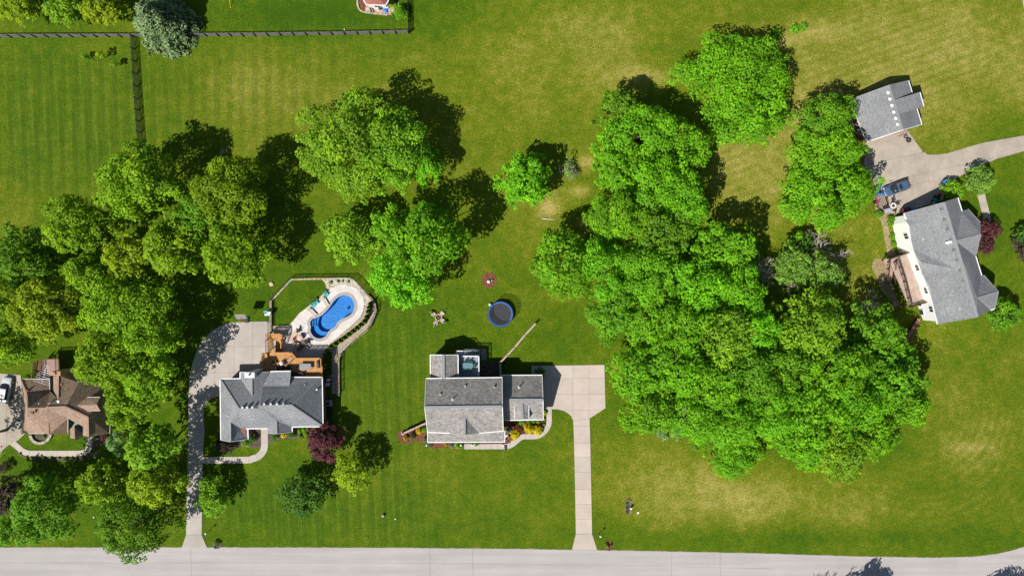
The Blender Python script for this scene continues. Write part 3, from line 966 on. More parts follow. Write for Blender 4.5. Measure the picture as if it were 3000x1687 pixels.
MB().box(c + Vector((0.03, 0, 0)), (0.05, 1.1, 0.75)).build('pane', GLASS, fr)
for x, y in ((210, 292), (467, 243), (372, 390), (480, 386), (248, 456)):
    h.box_vent(x, y, 0.3, mat('vent_red_brown', (0.2, 0.08, 0.05)), 0.42)
h.pipe(305, 386, 0.5, 0.07)
h.pipe(386, 382, 0.5, 0.07)
q = h.on_roof(533, 348)
MB().tube([q, q + Vector((0, 0, 3.1))], 0.05, 8).lathe((q.x, q.y, q.z + 3.1), [(0.05, 0), (0.22, 0.05), (0.26, 0.16), (0.2, 0.26), (0.02, 0.3)], 14).build('chimney_pipe', mat('white_enamel', (0.8, 0.8, 0.8)), h.root)
q = U(*z1(414, 162), 7.2)
ch = MB().box((q.x, q.y, 3.6), (1.6, 0.62, 7.2)).build('chimney', mat('beige_stucco', (0.5, 0.36, 0.27), 0.85, 0.25, 4), h.root)
MB().box((q.x, q.y, 7.25), (1.9, 0.72, 0.14)).box((q.x - 0.05, q.y, 7.4), (0.5, 0.4, 0.3)).build('chimney_cap', mat('rusted_cap', (0.42, 0.24, 0.14), 0.8, 0.4, 5), ch)
# --- roof antenna of the left house: a thing on the chimney
q = U(*z1(352, 172), 6.5)
an = thing('roof_antenna', 'grey television antenna with many rods above the brown roof', 'antenna', (q.x, q.y, 3.4), world=True)
MB().tube([(q.x, q.y, 3.4), (q.x, q.y, 7.3)], 0.03, 6).build('mast', STEEL, an)
bm_ = Vector((0.55, 1.9, 0)).normalized()
cr_ = Vector((-bm_.y, bm_.x, 0))
ctr = Vector((q.x, q.y, 7.2))
MB().tube([ctr - bm_ * 1.5, ctr + bm_ * 1.9], 0.035, 6).build('boom', STEEL, an)
for i in range(9):
    p = ctr + bm_ * (-1.4 + i * 0.38)
    w = 1.5 - i * 0.13
    MB().tube([p - cr_ * w, p + cr_ * w], 0.02, 5).build('rod', STEEL, an)

# --- shed / garage top right
z7 = plan(2460, 200, 3.723)
h = House('detached_garage', 'detached garage with grey roof and six round vents in the top right lawn', z7, dict(
    s0=(105, 345, 2.9), s1=(535, 187, 5.5), s2=(690, 675, 5.5), s3=(290, 808, 2.9), t0=(750, 137, 3.5), t1=(895, 615, 3.5), k0=(597, 350, 5.46), k1=(875, 265, 4.5), k2=(918, 420, 4.5), k3=(637, 505, 5.46), j0=(798, 287, 3.6), j1=(850, 440, 3.6), k4=(875, 265, 0.0), k5=(918, 420, 0.0)), 0, BRICK, SH_PALE, cat='garage')
h.roof([['s0', 's1', 's2', 's3'], ['s1', 't0', 't1', 's2'], ['k0', 'k1', 'k2', 'k3']])
h.trim([('s0', 's3'), ('t0', 't1'), ('k1', 'k2'), ('s3', 's2'), ('s2', 't1')], 0.12, 0.15)
h.trim([('s0', 's1'), ('s1', 't0'), ('k0', 'k1'), ('k3', 'k2')], 0.07, 0.13, 'rake_board', RIDGE_G)
h.ridge([('s1', 's2')], RIDGE_G, 0.3)
h.gables([('s0', 's1', 't0'), ('s3', 's2', 't1'), ('k0', 'k1', 'j0'), ('k3', 'k2', 'j1')])
h.walls([(105, 345), (750, 137), (895, 615), (290, 808)], 2.9, 0.35)
cc = inset([tuple(h.V[n][:2]) for n in ('j0', 'k1', 'k2', 'j1')], 0.15)
MB().prism([tuple(p) for p in cc], 0, 4.3).build('wall', BRICK, h.root)
for x, y in ((521, 269), (542, 340), (563, 409), (584, 480), (604, 549), (624, 615)):
    q = h.on_roof(x, y)
    MB().lathe((q.x, q.y, q.z - 0.05), [(0.26, 0), (0.26, 0.2), (0.34, 0.24), (0.3, 0.36), (0.05, 0.42)], 14).build('roof_vent', mat('white_vent', (0.78, 0.76, 0.74), 0.5), h.root, True)

# --- white house on the right
z5 = plan(2570, 560, 2.0487)
e = 3.4
h = House('white_house', 'white sided house with pale grey roof on the right, elevated deck on its side', z5, dict(
    l0=(160, 133, e), r0=(398, 68, 6.6), r1=(600, 755, 6.6), l3=(360, 797, e), l2=(320, 640, e), l1=(212, 352, e), e0=(483, 40, 4.0), e1=(508, 121, 4.0), k1=(470, 300, 6.55), k2=(622, 258, 5.6), k3=(620, 190, 4.1), k4=(545, 108, e), n1=(590, 390, e), n2=(626, 506, e),
    j1=(600, 640, 6.2), j2=(727, 602, 5.2), j3=(640, 504, e), j4=(705, 705, e), j5=(680, 715, e),
    b1=(268, 500, e + .55), b2=(278, 478, e + .9), b3=(355, 535, 4.9), c1=(322, 640, e + .35), c2=(312, 592, e + .8), c3=(470, 470, 5.8), g1=(160, 190, e + .15), g2=(240, 188, 4.5), g3=(205, 248, e + .1)), -2.3, SIDING, SH_PALE)
h.roof([['l0', 'r0', 'k1', 'r1', 'l3', 'l2', 'l1'], ['r0', 'e0', 'e1', 'k1'], ['k1', 'e1', 'k4', 'k3', 'k2'], ['k1', 'k2', 'n1'], ['k1', 'n1', 'n2', 'j1', 'r1'], ['j1', 'j2', 'j3', 'n2'], ['j1', 'j2', 'j4'], ['r1', 'j1', 'j4', 'j5']])
h.trim([('e0', 'e1'), ('n1', 'n2'), ('l0', 'l1'), ('l1', 'l2'), ('l2', 'l3'), ('j4', 'j5')], 0.16, 0.18)
h.trim([('l0', 'r0'), ('r0', 'e0'), ('k2', 'n1'), ('k4', 'k3'), ('j2', 'j4'), ('j3', 'j2'), ('l3', 'r1')], 0.08, 0.15, 'rake_board', RIDGE_G)
h.ridge([('r0', 'r1')], mat('ridge_cap_pale', (0.27, 0.28, 0.29), 0.85, 0.2, 5), 0.5)
h.ridge([('k1', 'k2'), ('j1', 'j2')], RIDGE_G, 0.2)
# three low cross gables on the long slope, facing the deck
for nm, apex, l, rr, up in (('x', (470, 465), (270, 505), (215, 352), 1.0), ('y', (460, 470), (322, 640), (280, 515), 0.95), ('w', (250, 190), (205, 246), (163, 170), 0.5)):
    A_ = h.on_roof(*apex)
    Lp, Rp = U(*z5(*l), e + 0.06), U(*z5(*rr), e + 0.06)
    Mp = (Lp + Rp) / 2
    Mp.z = e + up
    h.V.update({nm + 'a': A_ + Vector((0, 0, .02)), nm + 'l': Lp, nm + 'r': Rp, nm + 'm': Mp})
    for q_, r_ in ((nm + 'a', apex), (nm + 'l', l), (nm + 'r', rr), (nm + 'm', ((l[0] + rr[0]) / 2, (l[1] + rr[1]) / 2))):
        h.px[q_] = z5(*r_)
    h.roof([[nm + 'a', nm + 'l', nm + 'm'], [nm + 'a', nm + 'm', nm + 'r']], 'cross_gable', h.roof_o)
    h.gables([(nm + 'l', nm + 'm', nm + 'r')])
h.gables([('l0', 'r0', 'e0'), ('l3', 'r1', 'j5')])
h.gables([('k4', 'k3', 'k2', 'n1')])
h.walls([(160, 135), (158, 190), (212, 350), (240, 420), (270, 505), (296, 560), (320, 640), (358, 795), (480, 775), (598, 753), (678, 714), (702, 704), (716, 640), (640, 508), (626, 504), (592, 392), (612, 255), (608, 192), (545, 112), (508, 123), (484, 45)], e, 0.35, wh=1.1)
P = inset([tuple(U(*z5(x, y), e)[:2]) for x, y in ((160, 135), (158, 190), (212, 350), (270, 505), (320, 640), (358, 795))], 0)
for a, b, ks in (((212, 350), (270, 505), (.2, .45, .8)), ((320, 640), (358, 795), (.25, .6))):
    A_, B_ = U(*z5(*a), e), U(*z5(*b), e)
    d = (B_ - A_)
    d.z = 0
    L_ = d.length
    d.normalize()
    nn = Vector((d.y, -d.x, 0))
    if nn.x > 0: nn = -nn
    for k in ks:
        c = A_ + d * (L_ * k) - nn * 0.3
        c.z = -0.9
        fr = MB().beam(c - d * .55, c + d * .55, 0.12, 1.6).build('window', WHITE, h.root)
        MB().beam(c - d * .45 + nn * .06, c + d * .45 + nn * .06, 0.03, 1.4).build('pane', GLASS, fr)
for x, y in ((383, 112), (402, 173), (420, 232), (438, 293), (457, 356), (476, 416), (493, 478), (513, 539), (531, 601), (551, 664), (570, 724)):
    h.box_vent(x, y, 0.28, mat('vent_dark', (0.2, 0.2, 0.2)), 0.4)
for x, y in ((268, 287), (488, 706)):
    h.pipe(x, y, 0.35, 0.1)
q = h.on_roof(425, 308)
MB().box((q.x, q.y, q.z + 0.15), (0.9, 0.45, 0.4), 0.28).build('roof_hatch', WHITE, h.root)

# --- little red roofed outbuilding at the top edge
z8 = plan(1030, 0, 7.447)
e = 2.6
h = House('garden_playhouse', 'small red-roofed garden outbuilding with white trim at the top edge', z8, dict(
    a=(322, 112, e), b=(742, 124, e), c=(800, 40, e), d=(812, -190, e), f=(232, -190, e), g=(262, 20, e), r1=(500, -70, 4.0), r2=(560, -80, 4.0)), 0, SIDING, SH_RED, cat='outbuilding')
h.roof([['a', 'b', 'r2', 'r1'], ['b', 'c', 'r2'], ['c', 'd', 'r2'], ['d', 'f', 'r1', 'r2'], ['f', 'g', 'r1'], ['g', 'a', 'r1']])
h.trim([('a', 'b'), ('b', 'c'), ('c', 'd'), ('g', 'a'), ('f', 'g'), ('d', 'f')], 0.16, 0.16)
h.walls([(322, 112), (742, 124), (800, 40), (812, -190), (232, -190), (262, 20)], e, 0.4)

# ---------------------------------------------------------------- trees and shrubs
BARK = mat('bark', (0.11, 0.085, 0.06), 0.9, 0.35, 4, bump=0.5)
BARE = mat('bare_branch', (0.5, 0.44, 0.38), 0.85, 0.25, 4)
F_LIME = foliage('leaves_lime', (0.235, 0.46, 0.02))
F_BRIGHT = foliage('leaves_bright', (0.185, 0.48, 0.012))
F_MID = foliage('leaves_mid', (0.155, 0.375, 0.015))
F_OLIVE = foliage('leaves_olive', (0.225, 0.41, 0.010))
F_YEL = foliage('leaves_yellow_green', (0.31, 0.47, 0.014))
F_DARK = foliage('leaves_dark', (0.1, 0.24, 0.025))
F_GREY = foliage('leaves_grey_green', (0.23, 0.38, 0.12))
F_PALE = foliage('leaves_pale_green', (0.22, 0.44, 0.06))
F_DEEP = foliage('leaves_deep_olive', (0.13, 0.265, 0.010))
F_SPRUCE = foliage('needles_blue_grey', (0.18, 0.27, 0.11), 0.4, 0.1, (1.1, 1.1, 1.1))
F_PURPLE = foliage('leaves_purple', (0.13, 0.04, 0.045), 0.45, 0.25, (1.4, 1.0, 1.0))
F_PLUM = foliage('leaves_brown_plum', (0.085, 0.07, 0.045), 0.45, 0.25, (1.2, 1.1, 1.0))
F_GOLD = foliage('leaves_gold', (0.62, 0.53, 0.008), 0.25, 0.25, (1.15, 1.1, 0.6))
F_AMBER = foliage('leaves_amber', (0.48, 0.28, 0.012), 0.35, 0.2, (1.1, 1.1, 0.6))
F_RED = foliage('leaves_barberry', (0.2, 0.06, 0.045), 0.4, 0.2, (1.2, 1.0, 1.0))
F_TEAL = foliage('needles_teal', (0.09, 0.2, 0.16), 0.35, 0.1, (1.2, 1.15, 1.1))
F_ARBOR = foliage('needles_arborvitae', (0.115, 0.19, 0.008), 0.55, 0.15)
F_JUN = foliage('needles_juniper', (0.11, 0.17, 0.07), 0.4, 0.12)

def leaf_mesh(name, blobs, leaf, rng, m, cover=1.0, flat=0.6, stretch=1.0, squash=1.0):
    """leaves spread over clumps: blobs are (x, y, z, r, tone); each leaf is a small folded face"""
    B = np.array(blobs, float)
    n = np.maximum(12, (cover * 4 * math.pi * B[:, 3] ** 2 * 0.62 / leaf ** 2)).astype(int)
    idx = np.repeat(np.arange(len(B)), n)
    N = len(idx)
    u = rng.normal(size=(N, 3))
    u /= np.linalg.norm(u, axis=1)[:, None]
    u[:, 2] = np.where(u[:, 2] < -0.25, -u[:, 2], u[:, 2])
    rad = B[idx, 3] * (0.62 + 0.5 * rng.random(N) ** 0.6)
    C = B[idx, :3] + u * rad[:, None] * np.array([1, 1, squash])
    nrm = u * 0.75 + np.array([0, 0, flat]) + rng.normal(size=(N, 3)) * 0.36
    nrm /= np.linalg.norm(nrm, axis=1)[:, None]
    t = np.cross(nrm, rng.normal(size=(N, 3)))
    t /= np.linalg.norm(t, axis=1)[:, None]
    b = np.cross(nrm, t)
    sz = leaf * (0.55 + 0.8 * rng.random(N))
    a = t * (sz * stretch * 0.5)[:, None]
    c = b * (sz * 0.42)[:, None]
    k = nrm * (sz * 0.16)[:, None]
    V = np.empty((N, 4, 3))
    V[:, 0] = C - a - k
    V[:, 1] = C - c * 0.9 + k
    V[:, 2] = C + a - k
    V[:, 3] = C + c + k
    me = bpy.data.meshes.new(name)
    me.vertices.add(4 * N)
    me.vertices.foreach_set('co', V.ravel())
    me.loops.add(4 * N)
    me.loops.foreach_set('vertex_index', np.arange(4 * N))
    me.polygons.add(N)
    me.polygons.foreach_set('loop_start', np.arange(0, 4 * N, 4))
    me.update(calc_edges=True)
    at = me.attributes.new('tone', 'FLOAT', 'FACE')
    tone = np.clip(B[idx, 4] + rng.normal(size=N) * 0.2, 0, 1)
    at.data.foreach_set('value', tone.astype(np.float32))
    me.materials.append(m)
    return me
def crown_blobs(rng, rx, ry, hz, dens=1.0, kind='round', lo=0.16, hi=0.3):
    """clumps of a crown about its own centre"""
    R = (rx + ry) / 2
    out = []
    ph = rng.random(6) * 6.28
    def env(th):
        return 1 + 0.09 * math.sin(2 * th + ph[0]) + 0.08 * math.sin(3 * th + ph[1]) + 0.07 * math.sin(5 * th + ph[2]) + 0.05 * math.sin(8 * th + ph[3])
    if kind == 'cone':
        nl = 9
        for l in range(nl):
            f = l / (nl - 1)
            rr = 1 - f * 0.93
            k = max(3, int(19 * rr * dens))
            for i in range(k):
                th = 6.283 * (i + rng.random() * 0.7) / k
                q = rr * (0.78 + 0.22 * rng.random())
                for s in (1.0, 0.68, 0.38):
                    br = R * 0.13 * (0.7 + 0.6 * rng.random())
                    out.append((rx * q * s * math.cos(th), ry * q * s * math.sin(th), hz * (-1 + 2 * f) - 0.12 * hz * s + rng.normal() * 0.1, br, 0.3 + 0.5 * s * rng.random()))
        return out
    n = int(58 * dens)
    ga = 2.399963
    for i in range(n):
        zc = 1 - 1.32 * (i + 0.5) / n
        th = ga * i + rng.normal() * 0.35
        rb = R * (lo + (hi - lo) * rng.random())
        q = math.sqrt(max(0.0, 1 - zc * zc)) if zc > 0 else math.sqrt(1 - 0.35 * zc * zc)
        e_ = env(th) * (0.72 + 0.33 * rng.random())
        k = max(0.0, e_ - rb / R * 0.85)
        out.append((rx * q * k * math.cos(th), ry * q * k * math.sin(th), hz * (zc * (0.62 + 0.46 * rng.random())) + rng.normal() * 0.1 * hz, rb, 0.2 + 0.55 * rng.random()))
    for i in range(int(16 * dens)):          # small outer sprays
        th = rng.random() * 6.283
        rb = R * (0.07 + 0.06 * rng.random())
        k = env(th) * (0.9 + 0.12 * rng.random())
        out.append((rx * k * math.cos(th), ry * k * math.sin(th), hz * (-0.35 + 0.5 * rng.random()), rb, 0.4 + 0.4 * rng.random()))
    return out
def trunk_mesh(rng, H0, top, R, r0, blobs, lean=(0, 0)):
    mb = MB()
    pts = []
    for i in range(6):
        t = i / 5
        pts.append((lean[0] * (1 - t) ** 1.5 + rng.normal() * 0.05 * r0 * 4 * t, lean[1] * (1 - t) ** 1.5 + rng.normal() * 0.05 * r0 * 4 * t, H0 + (top - H0) * t))
    mb.tube(pts, [r0 * (1.35 if i == 0 else 1 - 0.75 * i / 5) for i in range(6)], 8)
    pick = rng.permutation(len(blobs))[:14]
    for k in pick:
        b = Vector(blobs[k][:3])
        s = Vector(pts[rng.integers(1, 5)])
        mid = s.lerp(b, 0.5) + Vector((0, 0, -0.08 * R))
        mb.tube([s, mid, b], [r0 * 0.42, r0 * 0.25, r0 * 0.08], 5, False)
    return mb
SEED = [100]
def tree(px, py, rx, ry, c, label, m, name='broadleaf_tree', hz=None, leaf=0.335, dens=1.0, kind='round', cover=1.0, cat='tree', group=None, lean=(0, 0), lo=0.12, hi=0.29, stretch=1.25, trunk_r=None):
    """crown seen at plan reading (px, py) with radii rx, ry px; c = height of the crown's middle above the ground"""
    SEED[0] += 1
    rng = np.random.default_rng(SEED[0])
    p = U(px, py, c)
    g = float(zg(p.x, p.y))
    k = (1 - c / CAM_H) / S
    RX, RY = rx * k, ry * k
    R = (RX + RY) / 2
    HZ = hz or min(c - 0.8, 0.62 * R + 1.3)
    root = thing(name, label, cat, (p.x, p.y, g), group)
    bl = crown_blobs(rng, RX, RY, HZ, dens, kind, lo, hi)
    bl = [(x, y, z + c - g, r, t) for x, y, z, r, t in bl]
    if R > 3:
        leaf *= 0.85 + 0.4 * rng.random()
        stretch *= 0.9 + 0.4 * rng.random()
    me = leaf_mesh('crown', bl, leaf, rng, m, cover, 0.6, stretch)
    o = bpy.data.objects.new('crown', me)
    col.objects.link(o)
    o.parent = root
    r0 = trunk_r or 0.035 * R + 0.06
    tb = trunk_mesh(rng, -0.1, c - g + HZ * (0.8 if kind == 'cone' else 0.35), R, r0, bl, lean)
    tb.build('trunk', BARK, root, True)
    return root
def branches(mb, rng, p, d, L, r, depth):
    q = p + d * L
    mid = p.lerp(q, 0.5) + Vector(rng.normal(size=3)) * L * 0.07
    mb.tube([p, mid, q], [r, r * 0.85, r * 0.68], 5, False)
    if depth == 0:
        return
    for i in range(3 if depth > 1 else 4):
        dd = (d + Vector(rng.normal(size=3)) * 0.55)
        dd.z = abs(dd.z) * 0.7 + 0.1
        branches(mb, rng, q if i < 2 else mid, dd.normalized(), L * (0.55 + 0.25 * rng.random()), r * 0.68, depth - 1)
def bare_tree(px, py, c, spread, label, tilt=(0, 0), tuft=None, name='bare_tree', L=None, depth=4, r=0.1, group=None):
    SEED[0] += 1
    rng = np.random.default_rng(SEED[0])
    p = G(px, py)
    root = thing(name, label, 'tree', p, group)
    mb = MB()
    L = L or c * 0.45
    for i in range(3):
        d = Vector((tilt[0] + rng.normal() * spread, tilt[1] + rng.normal() * spread, 1)).normalized()
        branches(mb, rng, Vector((0, 0, -0.1)), d, L, r, depth)
    mb.build('branches', BARE, root, True)
    if tuft:
        bl = [(rng.normal() * tuft[0], rng.normal() * tuft[0], c * (0.3 + 0.5 * rng.random()), tuft[1] * (0.6 + 0.6 * rng.random()), rng.random()) for _ in range(tuft[2])]
        o = bpy.data.objects.new('crown', leaf_mesh('crown', bl, 0.26, rng, tuft[3], 0.7))
        col.objects.link(o)
        o.parent = root
    return root
def shrub(px, py, r, label, m, name='shrub', hz=None, leaf=0.16, cat='shrub', group=None, dens=0.5, ground=True, kind='round', z=0.0):
    """bush of plan radius r px standing on the ground"""
    SEED[0] += 1
    rng = np.random.default_rng(SEED[0])
    R = r / S
    HZ = hz or R * 0.75
    p = U(px, py, HZ)
    p.z = float(zg(p.x, p.y)) + z
    root = thing(name, label, cat, p, group)
    bl = [(x, y, z_ + HZ * 0.95, rb, t) for x, y, z_, rb, t in crown_blobs(rng, R, R, HZ, dens, kind, 0.2, 0.36)]
    o = bpy.data.objects.new('foliage', leaf_mesh('foliage', bl, leaf, rng, m, 1.0))
    col.objects.link(o)
    o.parent = root
    mb = MB()
    for b in bl[::max(1, len(bl) // 6)]:
        mb.tube([(0, 0, -0.05), b[:3]], [0.03, 0.012], 5, False)
    mb.build('stem', BARK, root)
    return root

GV = 'trees of the dense grove right of centre'
GL = 'trees of the wooded mass on the left'
TREES = [
    # wooded mass on the left
    (405, 530, 128, 105, 6.2, 'broad olive green tree where the dark fence ends in the wood', F_OLIVE, GL),
    (672, 570, 108, 122, 6.6, 'tall olive green tree at the right tip of the left wood', F_OLIVE, GL),
    (236, 660, 98, 92, 6, 'rounded olive tree jutting left toward the striped field', F_OLIVE, GL),
    (512, 715, 98, 95, 6.5, 'olive tree in the heart of the left wood', F_OLIVE, GL),
    (690, 745, 125, 82, 5.6, 'low spreading tree reaching toward the pool lawn', F_OLIVE, GL),
    (375, 752, 70, 62, 6.6, 'yellowish tree between two greener crowns in the left wood', F_YEL, GL),
    (92, 765, 102, 95, 5, 'shaded dark green tree at the left edge of the wood', F_DEEP, GL),
    (262, 800, 75, 62, 6, 'small olive crown below the rounded tree in the left wood', F_OLIVE, GL),
    (598, 645, 85, 85, 6, 'darker filler tree behind the tall tip tree of the left wood', F_MID, GL),
    (30, 870, 85, 80, 5.5, 'olive tree cut by the left picture edge above the brown roof', F_OLIVE, GL),
    (140, 905, 95, 105, 6.4, 'flowering yellow-green tree above the brown roof house', F_YEL, GL),
    (30, 1000, 80, 75, 5.5, 'green tree over the white sedan at the left edge', F_OLIVE, GL),
    (375, 895, 130, 95, 6, 'olive tree at the middle of the left wood beside the court', F_OLIVE, GL),
    (445, 985, 85, 85, 6.2, 'olive tree shading the curved end of the pool house court', F_OLIVE, GL),
    (330, 1050, 105, 98, 6.5, 'large olive tree hanging over the brown roof', F_OLIVE, GL),
    (440, 1110, 75, 80, 6, 'olive tree right of the brown roof beside the driveway', F_OLIVE, GL),
    (385, 1185, 78, 72, 5.4, 'small olive tree at the corner of the brown roof house', F_OLIVE, GL),
    (446, 1310, 82, 62, 6, 'yellow-green front yard tree left of the pool house drive', F_LIME, GL),
    (308, 1412, 72, 68, 5, 'green front yard tree between two others below the walk', F_OLIVE, GL),
    (456, 1415, 88, 56, 6, 'lime green front yard tree leaning over the pool house drive', F_YEL, GL),
    (140, 1490, 105, 92, 5, 'blue-green front yard tree at the lower left', F_MID, GL),
    (398, 1540, 122, 92, 5.4, 'dark green front yard tree overhanging the road', F_DEEP, GL),
    # top left garden
    (55, 18, 72, 45, 4, 'yellow-green tree in the top left corner', F_YEL, 'trees of the top left garden'),
    (192, 35, 58, 42, 3.5, 'olive tree second from the top left corner', F_LIME, 'trees of the top left garden'),
    (306, 28, 62, 42, 4, 'lime tree left of the blue-grey spruce', F_YEL, 'trees of the top left garden'),
    # centre
    (1030, 425, 148, 160, 6.8, 'large bright green tree left of the centre of the back lawn', F_LIME, None),
    (1155, 440, 95, 130, 6.8, 'right half of the bright green pair on the back lawn', F_LIME, None),
    (1245, 480, 52, 62, 4.6, 'low side tree at the right skirt of the bright green pair', F_BRIGHT, None),
    (1030, 698, 78, 80, 6.5, 'pale green tree left beside the larger one above the pool', F_LIME, None),
    (1225, 700, 132, 112, 10.0, 'large bright green tree right above the pool', F_BRIGHT, None),
    (1175, 815, 110, 82, 7.2, 'bright green tree hanging over the tip of the pool garden', F_BRIGHT, None),
    (1536, 530, 74, 82, 4.6, 'round bright green tree in the middle of the back lawn', F_BRIGHT, None),
    # grove
    (1808, 320, 66, 58, 5.2, 'grey-green tree at the northern tip of the grove', F_MID, GV),
    (1878, 400, 120, 92, 6, 'bright tree just below the grove tip', F_BRIGHT, GV),
    (2010, 430, 72, 68, 5.6, 'bright tree at the grove edge nearest the big round tree', F_BRIGHT, GV),
    (1810, 500, 72, 78, 6, 'tree on the left grove edge beside the grey dying shrub', F_BRIGHT, GV),
    (1930, 530, 115, 90, 6.5, 'broad bright tree in the upper grove', F_BRIGHT, GV),
    (2000, 600, 82, 80, 6, 'tree on the upper right grove edge', F_BRIGHT, GV),
    (1810, 640, 95, 80, 6, 'tree on the left grove edge above the round bulge', F_BRIGHT, GV),
    (1645, 775, 88, 100, 5.4, 'round tree bulging out of the left grove edge', F_BRIGHT, GV),
    (1935, 680, 100, 85, 6.4, 'tree in the middle of the upper grove', F_MID, GV),
    (2120, 730, 92, 80, 6, 'bright tree on the right grove edge by the bare shrub', F_BRIGHT, GV),
    (1770, 790, 88, 98, 6.2, 'tree inside the grove behind the round bulge', F_BRIGHT, GV),
    (1900, 800, 98, 92, 6.6, 'tree at the waist of the grove', F_BRIGHT, GV),
    (2045, 840, 108, 98, 6.4, 'wide tree right of the grove waist', F_BRIGHT, GV),
    (2165, 850, 72, 92, 6, 'tree on the right grove edge below the bare shrub', F_BRIGHT, GV),
    (1800, 900, 75, 88, 5.6, 'tree on the left grove edge above the parking pad', F_MID, GV),
    (1885, 930, 88, 78, 6.2, 'bright tree right of the parking pad lawn', F_BRIGHT, GV),
    (1990, 950, 98, 92, 6.6, 'tall tree in the centre of the grove', F_BRIGHT, GV),
    (2120, 980, 112, 98, 6.4, 'pale bright tree in the centre right of the grove', F_LIME, GV),
    (2200, 950, 78, 92, 5.8, 'tree beside the dark gap in the grove', F_BRIGHT, GV),
    (1865, 1090, 78, 88, 5.6, 'tree on the left grove edge beside the parking pad', F_BRIGHT, GV),
    (1905, 1190, 92, 82, 5.4, 'tree at the lower left corner of the grove', F_BRIGHT, GV),
    (1990, 1075, 105, 92, 6.4, 'tree behind the one beside the parking pad', F_BRIGHT, GV),
    (2090, 1130, 98, 92, 6.4, 'bright tree in the lower middle of the grove', F_BRIGHT, GV),
    (2200, 1090, 105, 100, 6.4, 'broad tree in the lower right middle of the grove', F_MID, GV),
    (2030, 1215, 90, 82, 5.6, 'tree on the lower grove edge left of the bright bush', F_BRIGHT, GV),
    (2150, 1230, 98, 88, 5.8, 'tree just above the bright bush of the grove', F_BRIGHT, GV),
    (2375, 955, 112, 98, 6.4, 'pale yellow-green tree standing out on the right of the grove', F_LIME, GV),
    (2550, 968, 88, 80, 4.2, 'tree beside the timber ramp of the white house', F_MID, GV),
    (2600, 1030, 72, 60, 4.0, 'small tree on the right grove edge near the timber ramp', F_BRIGHT, GV),
    (2300, 1070, 80, 88, 5.6, 'shaded tree below the pale yellow-green tree', F_MID, GV),
    (2445, 1085, 118, 92, 6.2, 'wide tree in the right part of the grove', F_BRIGHT, GV),
    (2600, 1110, 92, 88, 5.8, 'tree on the right grove edge', F_MID, GV),
    (2635, 1175, 78, 82, 5.2, 'rightmost tree of the grove', F_BRIGHT, GV),
    (2500, 1180, 112, 92, 6, 'tree left of the rightmost one in the grove', F_BRIGHT, GV),
    (2370, 1180, 102, 98, 6.2, 'tree in the lower right heart of the grove', F_BRIGHT, GV),
    (2255, 1190, 92, 98, 6, 'tree above the gap beside the bright bush', F_BRIGHT, GV),
    (2340, 1290, 82, 78, 5, 'tree on the lower grove edge right of the bright bush', F_BRIGHT, GV),
    (2450, 1310, 102, 88, 5, 'lowest tree of the grove reaching down to the dry lawn', F_LIME, GV),
    (2545, 1270, 88, 72, 5, 'tree at the lower right corner of the grove', F_BRIGHT, GV),
    # right of the grove
    (2150, 222, 152, 132, 5.2, 'large round green tree alone on the upper right lawn', F_BRIGHT, None),
    (2185, 340, 125, 92, 5.2, 'lower half of the large round tree pair on the upper right lawn', F_BRIGHT, None),
    (2418, 350, 100, 72, 5.6, 'green tree touching the detached garage roof', F_MID, None),
    (2420, 445, 118, 82, 6, 'green tree between the garage tree and the trailer', F_BRIGHT, None),
    (2415, 565, 142, 108, 6, 'wide green tree beside the parked trailer', F_BRIGHT, None),
]
for px, py, rx, ry, c, lab, m, grp in TREES:
    c *= {GL: 1.38, GV: 1.3}.get(grp, 1.0)
    tree(px, py, rx, ry, c, lab, m, group=grp)
# smaller named trees
tree(455, 52, 98, 92, 5.2, 'blue-grey spruce overlapping the corner of the dark fences', F_SPRUCE, 'spruce_tree', hz=4.6, leaf=0.3, kind='cone', dens=1.3, stretch=1.6)
tree(951, 1292, 58, 58, 3.0, 'purple-leaved tree at the front corner of the pool house', F_PURPLE, 'purple_plum_tree', hz=1.9, leaf=0.26, stretch=1.4)
tree(890, 1446, 74, 66, 3.3, 'dark green round maple on the front lawn left of centre', F_DARK, 'maple_tree', hz=2.3, leaf=0.32)
tree(1030, 1384, 57, 56, 4.3, 'bright lime tree right beside the dark maple on the front lawn', F_YEL, 'young_maple_tree', hz=2.6, leaf=0.3)
tree(623, 1452, 46, 58, 3.0, 'small olive tree right of the pool house driveway', F_LIME, 'small_tree', hz=2.1, leaf=0.26)
tree(38, 1452, 62, 60, 4, 'dusky brown-leaved tree at the left edge below the walk', F_PLUM, 'plum_tree', hz=2.6, leaf=0.28)
tree(352, 1296, 40, 36, 2.6, 'cream flowering shrub tree right of the brown roof house', F_GREY, 'flowering_tree', hz=1.8, leaf=0.22)
tree(10, 1560, 40, 45, 3, 'shaded bush tree in the lower left corner', F_MID, 'small_tree', hz=1.8, leaf=0.28)
tree(2868, 528, 40, 48, 2.6, 'loose grey-green tree by the drive of the white house', F_PALE, 'small_tree', hz=1.7, leaf=0.24, cover=0.75)
tree(2790, 556, 34, 26, 1.8, 'bright green shrub tree at the upper corner of the white house', F_LIME, 'small_tree', hz=1.1, leaf=0.2)
tree(2890, 675, 36, 34, 2.2, 'purple-leaved tree against the east side of the white house', F_PURPLE, 'purple_plum_tree', hz=1.5, leaf=0.24)
tree(2882, 718, 28, 30, 1.8, 'lower purple-leaved shrub tree beside the white house', F_PURPLE, 'purple_plum_tree', hz=1.3, leaf=0.22)
tree(2936, 916, 54, 50, 2.4, 'dense evergreen at the lower right corner of the white house', F_MID, 'evergreen_tree', hz=1.9, leaf=0.24)
tree(2998, 725, 26, 40, 2.2, 'dusky tree cut by the right picture edge', F_PLUM, 'small_tree', hz=1.5, leaf=0.24)
